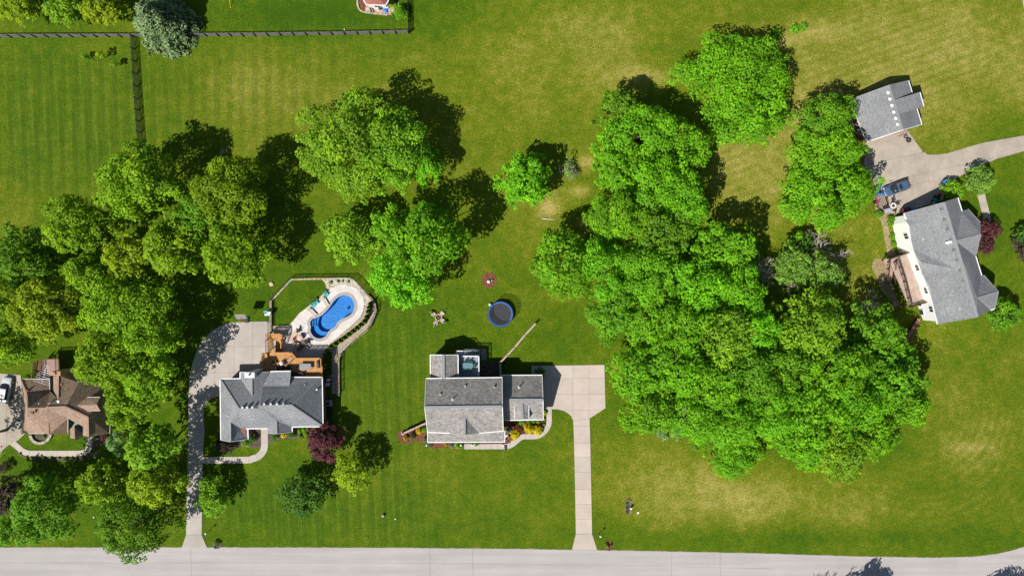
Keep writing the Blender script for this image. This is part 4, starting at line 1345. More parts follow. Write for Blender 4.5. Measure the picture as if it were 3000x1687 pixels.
tree(2996, 690, 24, 26, 2.4, 'dark green tree cut by the right picture edge', F_DARK, 'small_tree', hz=1.5, leaf=0.24)
tree(2325, 775, 58, 62, 4.2, 'thin pale green tree left of the two below the wide tree', F_PALE, 'small_tree', hz=3.0, leaf=0.26, cover=0.8)
tree(2410, 800, 56, 56, 4.2, 'thin green tree with bare limbs right of its pale neighbour', F_PALE, 'small_tree', hz=2.8, leaf=0.26, cover=0.85)
tree(2345, 715, 42, 34, 2.5, 'dark shaded tree behind the thin pale pair', F_DARK, 'small_tree', hz=2.0, leaf=0.26, cover=0.8)
tree(2155, 1338, 82, 58, 1.7, 'bright yellow-green bush mound at the lower grove edge', F_BRIGHT, 'spreading_bush', hz=1.2, leaf=0.24, cat='bush')
tree(2062, 1288, 42, 34, 1.4, 'small dark bush left of the bright mound of the grove', F_BRIGHT, 'spreading_bush', hz=0.9, leaf=0.22, cat='bush')
tree(1962, 1255, 46, 36, 1.3, 'grey-green bush at the lower left foot of the grove', F_GREY, 'spreading_bush', hz=0.9, leaf=0.22, cat='bush')
tree(1775, 965, 30, 48, 1.8, 'low bush on the grove edge above the parking pad', F_MID, 'spreading_bush', hz=1.3, leaf=0.24, cat='bush')
tree(-75, 1285, 80, 75, 7.5, 'tree beyond the left edge dappling the brown roof drive', F_OLIVE, 'broadleaf_tree', hz=4.5, group=GL, cover=0.8)
# trees off the lower edge: the photograph shows their shadows on the road
tree(2545, 1800, 62, 60, 5, 'roadside tree below the frame casting its round shadow on the road', F_MID, 'roadside_tree', hz=4.0, group='trees across the road')
tree(2950, 1820, 70, 60, 5, 'roadside tree below the lower right corner shading the road', F_DARK, 'roadside_tree', hz=4.2, group='trees across the road')
bare_tree(2390, 1752, 7.5, 0.45, 'bare roadside tree below the frame casting branch shadows', L=3.4, depth=4, r=0.2, group='trees across the road')
# bare and dying trees
bare_tree(1662, 500, 2.4, 0.6, 'grey dying shrub with bare twigs right of the round lawn tree', tuft=(1.2, 0.6, 16, F_GREY), L=1.2, depth=4, r=0.07)
bare_tree(2190, 805, 4.5, 0.35, 'bare grey shrub sticking out of the right grove edge', tilt=(0.8, 0.3), L=2.2, depth=4, r=0.09)
bare_tree(2372, 775, 6.5, 0.35, 'bare branched tree behind the thin green pair', tilt=(0.4, 0.5), L=3.0, depth=4, r=0.1)
bare_tree(2310, 830, 3.5, 0.4, 'leafless sapling at the left foot of the thin green pair', tilt=(-0.3, -0.2), L=1.6, depth=3, r=0.06)
bare_tree(2510, 895, 4.5, 0.3, 'bare limbs beside the pale yellow-green grove tree', tilt=(0.6, 0.5), L=1.9, depth=4, r=0.08)
bare_tree(2412, 362, 7.0, 0.3, 'dead branches reaching over the detached garage roof', tilt=(0.35, -0.05), L=3.4, depth=3, r=0.11)
bare_tree(1978, 1140, 8.5, 0.25, 'dead crown in the dark gap of the lower left grove', L=4.2, depth=3, r=0.12)

# ---------------------------------------------------------------- builders for yard things
WOOD_O = mat('orange_stained_wood', (0.5, 0.24, 0.075), 0.65, 0.18, 3)
WOOD_B = mat('brown_weathered_wood', (0.16, 0.085, 0.055), 0.8, 0.3, 3)
WOOD_P = mat('pale_cedar', (0.46, 0.33, 0.27), 0.8, 0.18, 2)
BOARD_O = boards('orange_deck_boards', (0.48, 0.235, 0.075), (0.56, 0.29, 0.1), (0.14, 0.06, 0.02), 0.15)
BOARD_P = boards('pinkish_deck_boards', (0.4, 0.3, 0.24), (0.5, 0.39, 0.32), (0.15, 0.1, 0.08), 0.15, 4.2, R_(73))
BOARD_G = boards('blue_grey_deck_boards', (0.27, 0.32, 0.38), (0.3, 0.35, 0.41), (0.12, 0.15, 0.19), 0.15)
STONE_L = mat('cream_wall_stone', (0.46, 0.38, 0.28), 0.9, 0.25, 2.5, bump=0.5)
STONE_O = mat('ochre_wall_stone', (0.42, 0.3, 0.17), 0.9, 0.3, 2.5, bump=0.5)
STONE_G = mat('grey_wall_stone', (0.36, 0.34, 0.31), 0.9, 0.25, 2.5, bump=0.5)
GRAVEL = speckle('tan_gravel', (0.26, 0.21, 0.15), (0.5, 0.42, 0.33), 7)
PEBBLE = speckle('pale_pebbles', (0.3, 0.26, 0.21), (0.62, 0.56, 0.49), 4.5, 0.9)
MULCH = speckle('red_brown_mulch', (0.09, 0.035, 0.02), (0.24, 0.1, 0.06), 8)
MULCH_D = speckle('dark_brown_mulch', (0.05, 0.037, 0.03), (0.17, 0.13, 0.11), 8)

def railing(parent, a, b, z, m, h=0.95, post=1.9, bal=True, w=0.09, ends=True, zb=None):
    a, b = Vector((a[0], a[1], z)), Vector((b[0], b[1], z if zb is None else zb))
    d = b - a
    L = Vector((d.x, d.y)).length
    up = Vector((0, 0, 1))
    MB().beam(a + up * h, b + up * h, w + 0.05, 0.05).build('top_rail', m, parent)
    MB().beam(a + up * 0.12, b + up * 0.12, w * 0.5, 0.07).build('bottom_rail', m, parent)
    n = max(1, round(L / post))
    for i in range(n + 1):
        if not ends and i in (0, n):
            continue
        p = a + d * (i / n)
        MB().box((p.x, p.y, p.z + h / 2 + 0.03), (w, w, h + 0.06)).build('post', m, parent)
    if bal:
        mb = MB()
        k = max(2, int(L / 0.16))
        for i in range(1, k):
            p = a + d * (i / k)
            mb.box((p.x, p.y, p.z + h / 2 + 0.05), (0.035, 0.035, h - 0.14), math.atan2(d.y, d.x))
        tag(mb.build('balusters', m, parent), kind='stuff')
def stairs(parent, a, b, width, za, zb, n, m, stringer=True):
    """flight from a (height za) to b (height zb)"""
    a, b = Vector((a[0], a[1], 0)), Vector((b[0], b[1], 0))
    d = (b - a)
    L = d.length
    d.normalize()
    s = Vector((-d.y, d.x, 0))
    for i in range(n):
        t = (i + 0.5) / n
        p = a + d * (L * t)
        z = za + (zb - za) * (i + 1) / (n + 1)
        MB().box((p.x, p.y, z), (L / n * 0.86, width, 0.05), math.atan2(d.y, d.x)).build('tread', m, parent)
    if stringer:
        for q in (-1, 1):
            MB().beam(a + s * (q * width / 2) + Vector((0, 0, za - 0.12)), b + s * (q * width / 2) + Vector((0, 0, zb + 0.05)), 0.06, 0.26).build('stringer', m, parent)
def stone_wall(name, label, line, width, z0, h, step=0.55, mats=(STONE_L, STONE_O, STONE_G)):
    P = [Vector(p) for p in line]
    root = thing(name, label, 'wall', (P[0].x, P[0].y, 0), world=True)
    core = MB()
    for i in range(len(P) - 1):
        core.beam((P[i].x, P[i].y, z0 + h / 2 - 0.06), (P[i + 1].x, P[i + 1].y, z0 + h / 2 - 0.06), width * 0.8, h - 0.1)
    core.build('wall_core', STONE_G, root)
    acc, i = 0.0, 0
    tot = sum((P[k + 1] - P[k]).length for k in range(len(P) - 1))
    def at(s):
        for k in range(len(P) - 1):
            l = (P[k + 1] - P[k]).length
            if s <= l or k == len(P) - 2:
                return P[k] + (P[k + 1] - P[k]) * (s / l), (P[k + 1] - P[k]).normalized()
            s -= l
    s = 0.0
    while s < tot - 0.1:
        l = step * rnd.uniform(0.75, 1.3)
        p, d = at(min(tot, s + l / 2))
        hh = rnd.uniform(0.1, 0.16)
        MB().box((p.x, p.y, z0 + h - 0.11 + hh / 2 + rnd.uniform(-0.01, 0.02)), (l * 0.94, width * rnd.uniform(0.88, 1.08), hh), math.atan2(d.y, d.x) + rnd.uniform(-0.05, 0.05)).build('stone', rnd.choice(mats), root, bevel=0.02)
        s += l
    return root
def metal_fence(label, line, z, h=1.25, post=2.3, m=BLACKM, pickets=True):
    P = [Vector(p) for p in line]
    root = thing('metal_fence', label, 'fence', (P[0].x, P[0].y, 0), world=True)
    pk = MB()
    for i in range(len(P) - 1):
        a, b = P[i], P[i + 1]
        L = (b - a).length
        for zz in (0.15, h - 0.18, h):
            MB().beam((a.x, a.y, z + zz), (b.x, b.y, z + zz), 0.035, 0.045).build('rail', m, root)
        n = max(1, round(L / post))
        for k in range(n if i < len(P) - 2 else n + 1):
            q = a + (b - a) * (k / n)
            MB().box((q.x, q.y, z + h / 2 + 0.04), (0.075, 0.075, h + 0.08)).build('post', m, root)
        k = int(L / 0.13)
        for j in range(1, k):
            q = a + (b - a) * (j / k)
            pk.box((q.x, q.y, z + h / 2), (0.02, 0.02, h - 0.1))
    if pickets:
        tag(pk.build('pickets', m, root), kind='stuff')
    return root
def chair_proto(name, label, sm, fm, group=None, w=0.52, seat_z=0.43, back=0.9, arms=True, cat='chair', recline=0.12):
    r = thing(name, label, cat, (0, 0, 0), group)
    MB().box((0, 0, seat_z), (w, w, 0.06)).build('seat', sm, r, bevel=0.015)
    MB().beam((-w / 2, 0, seat_z + 0.05), (-w / 2 - recline, 0, back), w * 0.94, 0.045, (0, 1, 0)).build('backrest', sm, r)
    for sx in (-1, 1):
        for sy in (-1, 1):
            MB().beam((sx * w * 0.45, sy * w * 0.45, 0), (sx * w * 0.45, sy * w * 0.45, seat_z), 0.04, 0.04, (0, 1, 0)).build('leg', fm, r)
    if arms:
        for sy in (-1, 1):
            MB().box((0.0, sy * w * 0.52, seat_z + 0.22), (w * 0.95, 0.06, 0.035)).build('armrest', fm, r)
    return r
def place(o, px, py, rz, z=0.0):
    p = U(px, py, z)
    o.location = (p.x, p.y, z if z else float(zg(p.x, p.y)))
    o.rotation_euler = (0, 0, rz)
    return o
def round_table(label, px, py, z, r, tm, lm, h=0.72):
    p = U(px, py, z + h)
    t = thing('round_table', label, 'table', (p.x, p.y, z))
    MB().lathe((0, 0, h - 0.04), [(r, 0), (r, 0.03), (r * 0.97, 0.045)], 24).build('table_top', tm, t, True)
    MB().tube([(0, 0, 0.04), (0, 0, h - 0.04)], 0.04, 8).build('pedestal', lm, t)
    MB().lathe((0, 0, 0), [(r * 0.45, 0), (r * 0.45, 0.03), (0.05, 0.06)], 16).build('base', lm, t)
    return t

# ---------------------------------------------------------------- swimming pool and its terrace
z2 = plan(750, 960, 6.771)
pool = thing('swimming_pool', 'bright blue kidney-shaped swimming pool with pale terrace around it', 'pool', (*POOL[0], 0), world=True)
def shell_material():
    m = bpy.data.materials.new('blue_shell_painted_caustics')
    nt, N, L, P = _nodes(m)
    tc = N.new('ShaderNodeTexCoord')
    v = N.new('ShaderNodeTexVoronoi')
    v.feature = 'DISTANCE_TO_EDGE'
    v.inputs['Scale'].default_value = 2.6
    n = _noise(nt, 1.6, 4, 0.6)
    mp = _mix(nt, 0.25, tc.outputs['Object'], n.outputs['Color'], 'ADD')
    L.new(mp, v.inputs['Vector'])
    r = _ramp(nt, v.outputs['Distance'], [(0.0, (0.03, 0.3, 0.7)), (0.1, (0.012, 0.17, 0.5)), (0.4, (0.006, 0.125, 0.41))])  # pale cell edges: caustic light of the water painted into the shell colour
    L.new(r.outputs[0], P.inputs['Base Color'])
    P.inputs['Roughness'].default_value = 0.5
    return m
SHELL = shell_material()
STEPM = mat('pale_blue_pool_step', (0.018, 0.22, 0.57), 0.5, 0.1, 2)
def water_material():
    m = bpy.data.materials.new('pool_water')
    nt, N, L, P = _nodes(m)
    tr = N.new('ShaderNodeBsdfTransparent')
    tr.inputs[0].default_value = (0.8, 0.95, 1.0, 1)
    gl = N.new('ShaderNodeBsdfGlossy')
    gl.inputs['Roughness'].default_value = 0.04
    fr = N.new('ShaderNodeFresnel')
    fr.inputs['IOR'].default_value = 1.33
    n = _noise(nt, 2.2, 3, 0.5)
    b = N.new('ShaderNodeBump')
    b.inputs['Strength'].default_value = 0.35
    b.inputs['Distance'].default_value = 0.06
    L.new(n.outputs[0], b.inputs['Height'])
    L.new(b.outputs[0], gl.inputs['Normal'])
    L.new(b.outputs[0], fr.inputs['Normal'])
    ms = N.new('ShaderNodeMixShader')
    L.new(fr.outputs[0], ms.inputs[0])
    L.new(tr.outputs[0], ms.inputs[1])
    L.new(gl.outputs[0], ms.inputs[2])
    L.new(ms.outputs[0], N['Material Output'].inputs[0])
    return m
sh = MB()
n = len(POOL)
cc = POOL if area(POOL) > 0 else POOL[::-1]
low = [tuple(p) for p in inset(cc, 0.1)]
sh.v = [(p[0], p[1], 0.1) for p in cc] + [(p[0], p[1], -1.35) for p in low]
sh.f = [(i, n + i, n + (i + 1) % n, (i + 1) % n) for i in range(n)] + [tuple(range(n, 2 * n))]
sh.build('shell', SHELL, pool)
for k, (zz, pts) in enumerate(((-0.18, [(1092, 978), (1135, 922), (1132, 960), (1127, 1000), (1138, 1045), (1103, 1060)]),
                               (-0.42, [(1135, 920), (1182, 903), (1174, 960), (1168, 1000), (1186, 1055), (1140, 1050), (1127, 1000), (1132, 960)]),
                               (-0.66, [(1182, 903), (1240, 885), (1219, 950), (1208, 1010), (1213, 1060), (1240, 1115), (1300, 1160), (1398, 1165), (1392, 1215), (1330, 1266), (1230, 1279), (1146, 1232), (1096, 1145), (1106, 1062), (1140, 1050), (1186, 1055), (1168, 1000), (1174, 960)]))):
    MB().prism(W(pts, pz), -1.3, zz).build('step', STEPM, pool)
wat = MB()
wat.poly([(p[0], p[1], 0.03) for p in inset(cc, -0.02)])
wat.build('water', water_material(), pool)
COPING = mat('grey_coping_stone', (0.36, 0.335, 0.32), 0.8, 0.1, 2)
co = MB()
o1, i1 = inset(cc, -0.5), inset(cc, 0.03)
co.v = [(p.x, p.y, 0.16) for p in o1] + [(p.x, p.y, 0.16) for p in i1] + [(p.x, p.y, 0.0) for p in o1] + [(p.x, p.y, -0.1) for p in i1]
for i in range(n):
    j = (i + 1) % n
    co.f += [(i, j, n + j, n + i), (2 * n + i, 2 * n + j, j, i), (n + i, n + j, 3 * n + j, 3 * n + i)]
co.build('coping', COPING, pool)
p = U(*pz(1835, 690), -1.2)
cl = thing('pool_cleaner', 'small dark cleaning robot on the pool floor', 'pool cleaner', (p.x, p.y, -1.34))
MB().box((0, 0, 0.12), (0.42, 0.36, 0.2), 0.4).build('body', BLACKM, cl, bevel=0.05)
MB().tube([(0.05, 0.05, 0.2), (0.12, 0.2, 0.34)], 0.04, 6).build('handle', DARKG, cl)
for s in (-1, 1):
    MB().box((0.02 * s, 0.2 * s, 0.07), (0.4, 0.06, 0.14), 0.4).build('track', DARKG, cl)

def paver_material():
    m = bpy.data.materials.new('pale_terrace_stone')
    nt, N, L, P = _nodes(m)
    tc = N.new('ShaderNodeTexCoord')
    b = N.new('ShaderNodeTexBrick')
    b.inputs['Scale'].default_value = 1.0
    b.inputs['Brick Width'].default_value = 1.3
    b.inputs['Row Height'].default_value = 0.9
    b.inputs['Mortar Size'].default_value = 0.012
    b.inputs['Color1'].default_value = (0.58, 0.54, 0.51, 1)
    b.inputs['Color2'].default_value = (0.68, 0.64, 0.61, 1)
    b.inputs['Mortar'].default_value = (0.46, 0.42, 0.39, 1)
    mp = N.new('ShaderNodeMapping')
    mp.inputs['Rotation'].default_value = (0, 0, 0.6)
    L.new(tc.outputs['Object'], mp.inputs[0])
    L.new(mp.outputs[0], b.inputs['Vector'])
    nn = _noise(nt, 0.8, 6, 0.7)
    g = _ramp(nt, nn.outputs[0], [(0.3, (0.86, 0.86, 0.87)), (0.7, (1.1, 1.09, 1.08))])
    L.new(_mix(nt, 1.0, b.outputs['Color'], g.outputs[0], 'MULTIPLY'), P.inputs['Base Color'])
    P.inputs['Roughness'].default_value = 0.8
    P.inputs['Specular IOR Level'].default_value = 0.2
    return m
deck_out = [(650, 1042), (800, 885), (870, 800), (960, 735), (1090, 635), (1200, 555), (1300, 465), (1390, 380), (1470, 320), (1560, 265), (1660, 235), (1760, 228), (1870, 250), (1980, 300), (2070, 375), (2130, 480), (2155, 600), (2130, 740), (2070, 870), (1960, 985), (1860, 1075), (1740, 1170), (1600, 1290), (1470, 1400), (1385, 1480), (1345, 1540), (1325, 1700), (1325, 2040), (690, 2050), (540, 1700), (330, 1600), (335, 1052)]
OUT = W(deck_out, pz)
IN = [tuple(p) for p in inset(cc, -0.47)]
mb = MB()
mb.v = [(x, y, 0.12) for x, y in OUT + IN]
for t in tessellate_polygon([[Vector((x, y, 0)) for x, y in OUT], [Vector((x, y, 0)) for x, y in IN]]):
    a_, b_, c_ = (Vector(mb.v[i]) for i in t)
    mb.f.append(tuple(t) if (b_ - a_).cross(c_ - a_).z > 0 else tuple(t)[::-1])
no = len(OUT)
for i in range(no):
    x, y = OUT[i]
    mb.v.append((x, y, -0.02))
base_i = len(mb.v) - no
for i in range(no):
    mb.f.append((i, (i + 1) % no, base_i + (i + 1) % no, base_i + i))
struct(mb.build('pool_terrace', paver_material()))

# pebble bed above the pool, gravel bed behind the arborvitae
wall_r = [(2210, 440), (2300, 520), (2350, 610), (2375, 720), (2360, 800), (2320, 900), (2225, 1090), (2100, 1200), (1980, 1300), (1880, 1390), (1760, 1500), (1690, 1585), (1650, 1660), (1640, 1760), (1640, 2050), (1640, 2390)]
bed = [(1300, 118), (1500, 98), (1760, 100), (1870, 115), (1960, 160), (2080, 290), (2210, 440), (2300, 520), (2250, 590), (2160, 640), (2150, 500), (2075, 370), (1980, 298), (1870, 248), (1760, 226), (1660, 233), (1560, 263), (1470, 318), (1410, 368), (1422, 280), (1390, 190), (1340, 140)]
struct(sheet('pebble_bed', W(bed, pz), 0.05, PEBBLE))
gb = [(2250, 590)] + [(x - 8, y) for x, y in wall_r[2:]] + [(1505, 2390), (1505, 1700), (1510, 1560), (1350, 1560), (1385, 1486), (1475, 1405), (1605, 1295), (1745, 1175), (1865, 1080), (1965, 990), (2075, 875), (2135, 745), (2158, 650)]
struct(sheet('gravel_bed', W(gb, pz), 0.04, GRAVEL))
stone_wall('garden_wall', 'curved stone wall along the gravel bed right of the pool', smooth_line(W([(x + 6, y) for x, y in wall_r], pz), 3), 0.42, 0, 0.45)
stone_wall('garden_wall', 'straight stone wall between the driveway court and the pool lawn', W([(302, 1190), (302, 900), (305, 560)], pz), 0.42, 0, 0.4)
stone_wall('stone_edging', 'pale stone edging round the corner of the pool lawn', W([(318, 540), (705, 128), (1000, 118), (1300, 112), (1500, 100), (1790, 98), (1880, 112), (1960, 150), (2090, 290), (2205, 425)], pz), 0.3, 0, 0.16, 0.6)
stone_wall('stone_edging', 'low stone strip between the pool lawn and the terrace', W([(335, 1060), (640, 1056)], pz), 0.34, 0, 0.18, 0.6)
struct(sheet('lawn_border', W([(648, 1050), (660, 1060), (815, 900), (880, 815), (975, 750), (1100, 645), (1310, 478), (1410, 380), (1430, 280), (1398, 185), (1345, 132), (1300, 120), (1365, 180), (1395, 280), (1378, 365), (1285, 458), (1085, 622), (945, 728), (860, 790), (790, 878)], pz), 0.06, STONE_L))
metal_fence('black metal fence along the curved garden wall by the pool', W([(1900, 92), (2000, 150), (2120, 290), (2240, 425), (2335, 545), (2388, 690), (2370, 810), (2240, 1100), (1990, 1310), (1690, 1600), (1655, 1740), (1655, 2390)], pz), 0.3)
metal_fence('black metal fence at the upper left of the pool lawn', W([(285, 1190), (288, 545), (700, 100), (1280, 95), (1790, 88), (1900, 92)], pz), 0.1)
metal_fence('low black metal rail beside the patio gate', W([(430, 1150), (430, 1085), (640, 1085), (645, 1180)], pz), 0.12, 1.0, 1.2)
metal_fence('low black metal rail between patio and the terrace edge', W([(985, 1410), (1065, 1485), (1360, 1480)], pz), 0.12, 1.0, 1.6)
# a few boulders and pebbles lying in the bed
peb = MB()
for i in range(420):
    while True:
        x, y = rnd.uniform(1300, 2330), rnd.uniform(90, 640)
        if pip(x, y, bed):
            break
    p = U(*pz(x, y))
    s = rnd.uniform(0.06, 0.2)
    peb.lathe((p.x, p.y, 0.04), [(s * 0.8, 0), (s, s * 0.3), (s * 0.6, s * 0.6)], 6)
tag(peb.build('pebbles', mat('pebble_stone', (0.5, 0.45, 0.38), 0.85, 0.35, 1.5)), 'loose pale pebbles lying in the bed above the pool', 'pebbles', None, 'stuff')
for i, (x, y, lab, r) in enumerate(((1478, 190, 'first', 6), (1632, 158, 'second', 4.5), (1722, 155, 'third', 3.5), (1835, 165, 'fourth', 4))):
    shrub(*pz(x, y), r, f'{lab} small plant from the left in the pebble bed above the pool', (F_LIME, F_DARK, F_MID, F_OLIVE)[i], leaf=0.1, dens=0.3, cat='plant', name='bed_plant')
# lone pale boulder on the lawn
def boulder(px, py, r, label, m=None, squash=0.7, loc_z=0.0):
    SEED[0] += 1
    rng = np.random.default_rng(SEED[0])
    p = G(px, py, loc_z)
    me = bpy.data.meshes.new('boulder')
    bm = bmesh.new()
    bmesh.ops.create_icosphere(bm, subdivisions=2, radius=r)
    ks = rng.normal(size=(5, 3))
    for v in bm.verts:
        n_ = v.co.normalized()
        f = 1 + 0.12 * sum(math.sin(3 * n_.dot(Vector(k)) + i) for i, k in enumerate(ks)) / 2
        v.co *= f
        v.co.z = max(-0.3 * r, v.co.z * squash)
    bm.to_mesh(me)
    bm.free()
    me.materials.append(m or mat('pale_boulder', (0.5, 0.42, 0.34), 0.9, 0.25, 3, bump=0.6))
    o = bpy.data.objects.new('boulder', me)
    col.objects.link(o)
    o.location = (p.x, p.y, p.z + r * 0.25)
    return tag(o, label, 'boulder')
boulder(*pz(318, 212), 0.42, 'lone pale boulder on the lawn above the pool fence')
# arborvitae row
NTH = ('first', 'second', 'third', 'fourth', 'fifth', 'sixth', 'seventh', 'eighth', 'ninth', 'tenth', 'eleventh', 'twelfth', 'last')
ARB = [(1385, 1560), (1385, 1640), (1385, 1722), (1388, 1800), (1390, 1880), (1400, 1960), (1408, 2030), (1470, 1465), (1560, 1405), (1655, 1345), (1735, 1290), (1820, 1222), (1905, 1160), (1985, 1095), (2060, 1035), (2130, 965), (2180, 875), (2212, 770), (2228, 685), (2255, 615)]
for i, (x, y) in enumerate(ARB):
    if i < 7:
        lab = f'{NTH[i]} arborvitae down the straight row right of the timber deck'
    else:
        lab = f'{NTH[i - 7]} arborvitae from the deck up the slanting row beside the pool'
    tree(*pz(x, y), 7.6, 7.2, 1.05, lab, F_ARBOR, 'arborvitae', hz=0.95, leaf=0.15, kind='cone', dens=0.55, cat='shrub', group='arborvitae hedge by the pool', trunk_r=0.04, stretch=1.5)

# loungers and chairs by the pool
SLING = mat('beige_sling', (0.5, 0.42, 0.35), 0.8, 0.08)
def lounger(label, x, y, rz, gp=None, z=0.12, m=SLING, fm=WHITE):
    p = U(*pz(x, y), z + 0.3)
    r = thing('sun_lounger', label, 'lounger', (p.x, p.y, z), gp, rz=rz)
    MB().box((0.25, 0, 0.33), (1.25, 0.6, 0.04)).build('seat', m, r)
    MB().beam((-0.38, 0, 0.34), (-0.95, 0, 0.72), 0.6, 0.04).build('backrest', m, r)
    for s in (-1, 1):
        MB().beam((0.9, 0.33 * s, 0.33), (-0.45, 0.33 * s, 0.33), 0.07, 0.07).build('side_rail', fm, r)
        for xx in (-0.4, 0.8):
            MB().box((xx, 0.33 * s, 0.16), (0.06, 0.06, 0.3)).build('leg', fm, r)
    return r
lounger('beige lounger with white rails nearest the pool steps', 1112, 775, R_(-47), 'poolside loungers')
lounger('beige lounger with white rails nearer the upper pool end', 1362, 560, R_(-60), 'poolside loungers')
TEAL = mat('turquoise_plastic', (0.06, 0.48, 0.46), 0.5, 0.08)
tc_ = chair_proto('garden_chair', 'turquoise garden chair standing alone beside the upper lounger', TEAL, TEAL, 'turquoise garden chairs', 0.62, 0.36, 0.95, True, recline=0.3)
place(tc_, *pz(1405, 420), R_(-40), 0.12)
for (x, y, a, lab) in ((1195, 585, -55, 'turquoise garden chair, upper one of the touching pair'), (1135, 640, -40, 'turquoise garden chair, lower one of the touching pair')):
    p = U(*pz(x, y), 0.5)
    dup(tc_, (p.x, p.y, 0.12), R_(a), lab, 'turquoise garden chairs')
# towels hung on the fence
tw = thing('hanging_towels', 'white and blue towels hung over the black fence beside the court', 'towels', W([(270, 790)], pz)[0] + (1.3,))
for i, (dx, dy, w, m) in enumerate(((-0.35, 0.25, 0.5, mat('towel_blue', (0.15, 0.45, 0.7), 0.9)), (0.3, 0.1, 0.55, mat('towel_white', (0.75, 0.78, 0.82), 0.9)), (-0.05, -0.25, 0.75, mat('towel_white', (0.7, 0.7, 0.7))))):
    t = MB()
    for k in range(6):
        a0 = -0.5 + k * 0.2
        t.poly([(dx + a0 * w, dy - 0.16, 0.02 + 0.04 * math.sin(k * 2)), (dx + (a0 + 0.2) * w, dy - 0.16, 0.02 + 0.04 * math.sin(k * 2 + 2)), (dx + (a0 + 0.2) * w, dy + 0.16, 0.05 + 0.04 * math.sin(k * 2 + 2)), (dx + a0 * w, dy + 0.16, 0.05 + 0.04 * math.sin(k * 2))])
        t.poly([(dx + a0 * w, dy - 0.16, 0.02), (dx + a0 * w, dy - 0.2, -0.5), (dx + (a0 + 0.2) * w, dy - 0.2, -0.5), (dx + (a0 + 0.2) * w, dy - 0.16, 0.02)])
    t.build('towel', m, tw)

# ---------------------------------------------------------------- timber deck of the pool house
DZ = 2.5
def Wz(pts, f, z):
    return [tuple(U(*f(*p), z)[:2]) for p in pts]
dk = thing('timber_deck', 'orange stained timber deck behind the pool house with stairs to the terrace', 'deck', (*W([(700, 700)], z2)[0], 0), world=True)
dpoly = Wz([(145, 503), (230, 492), (700, 480), (800, 597), (1310, 594), (1328, 985), (690, 985), (690, 880), (150, 890)], z2, DZ)
MB().prism(dpoly, DZ - 0.05, DZ).build('deck_floor', BOARD_O, dk)
MB().prism([tuple(p) for p in inset(dpoly, 0.04)], DZ - 0.34, DZ - 0.052).build('rim_joist', WOOD_O, dk)
for i, (x, y) in enumerate(((160, 520), (450, 500), (690, 495), (800, 610), (1060, 606), (1295, 608), (1310, 800), (160, 700))):
    p = U(*z2(x, y), DZ)
    MB().box((p.x, p.y, DZ / 2 - 0.1), (0.15, 0.15, DZ - 0.2)).build('support_post', WOOD_O, dk)
rp = Wz([(145, 503), (145, 885), (235, 492), (370, 489), (520, 486), (700, 480), (800, 597), (1310, 594), (1326, 880)], z2, DZ)
railing(dk, rp[0], rp[1], DZ, WOOD_O)
railing(dk, rp[4], rp[5], DZ, WOOD_O)
railing(dk, rp[5], rp[6], DZ, WOOD_O)
railing(dk, rp[6], rp[7], DZ, WOOD_O)
railing(dk, rp[7], rp[8], DZ, WOOD_O)
b0, b1 = Wz([(188, 515), (188, 640)], z2, DZ + 0.45)
MB().beam((*b0, DZ + 0.43), (*b1, DZ + 0.43), 0.62, 0.06).build('bench', WOOD_O, dk)
b0, b1 = Wz([(690, 500), (775, 600)], z2, DZ + 0.45)
MB().beam((*b0, DZ + 0.43), (*b1, DZ + 0.43), 0.4, 0.06).build('bench', WOOD_O, dk)
LZ = 1.3
MB().prism(Wz([(228, 122), (520, 118), (520, 240), (228, 245)], z2, LZ), LZ - 0.12, LZ).build('stair_landing', BOARD_O, dk)
for x, y in ((235, 130), (512, 126), (512, 235), (235, 238)):
    p = U(*z2(x, y), LZ)
    MB().box((p.x, p.y, LZ / 2 + 0.45), (0.11, 0.11, LZ + 0.9)).build('support_post', WOOD_O, dk)
a, b = Wz([(300, 488)], z2, DZ)[0], Wz([(305, 244)], z2, LZ)[0]
stairs(dk, a, b, 0.95, DZ, LZ, 7, WOOD_O)
a, b = Wz([(445, 240)], z2, LZ)[0], Wz([(450, 470)], z2, 0.15)[0]
stairs(dk, a, b, 0.95, LZ, 0.12, 7, WOOD_O)
railing(dk, Wz([(228, 122)], z2, LZ)[0], Wz([(520, 118)], z2, LZ)[0], LZ, WOOD_O)
railing(dk, Wz([(228, 245)], z2, LZ)[0], Wz([(228, 122)], z2, LZ)[0], LZ, WOOD_O)
railing(dk, Wz([(525, 118)], z2, LZ)[0], Wz([(525, 240)], z2, LZ)[0], LZ, WOOD_O)
railing(dk, Wz([(230, 490)], z2, DZ)[0], Wz([(228, 245)], z2, LZ)[0], DZ, WOOD_O, zb=LZ)
railing(dk, Wz([(525, 240)], z2, LZ)[0], Wz([(530, 470)], z2, 0.12)[0], LZ, WOOD_O, zb=0.12)
# furniture on the deck
t = thing('glass_table', 'rectangular grey glass table on the timber deck', 'table', (*U(*z2(976, 770), DZ + 0.7)[:2], DZ))
MB().box((0, 0, 0.7), (2.0, 1.05, 0.03)).build('table_top', mat('smoked_glass', (0.26, 0.27, 0.28), 0.25, 0.15, 3, spec=0.5), t, bevel=0.01)
for sx in (-1, 1):
    for sy in (-1, 1):
        MB().box((sx * 0.9, sy * 0.45, 0.34), (0.05, 0.05, 0.68)).build('leg', BLACKM, t)
MB().box((0, 0, 0.62), (1.86, 0.92, 0.04)).build('frame', BLACKM, t)
WICK = mat('dark_wicker', (0.045, 0.035, 0.035), 0.8, 0.3, 9)
wc = chair_proto('wicker_chair', 'dark wicker chair left of the small white table on the deck', WICK, BLACKM, 'dark chairs on the timber deck', 0.62, 0.4, 0.85)
place(wc, *z2(385, 680), R_(20), DZ)
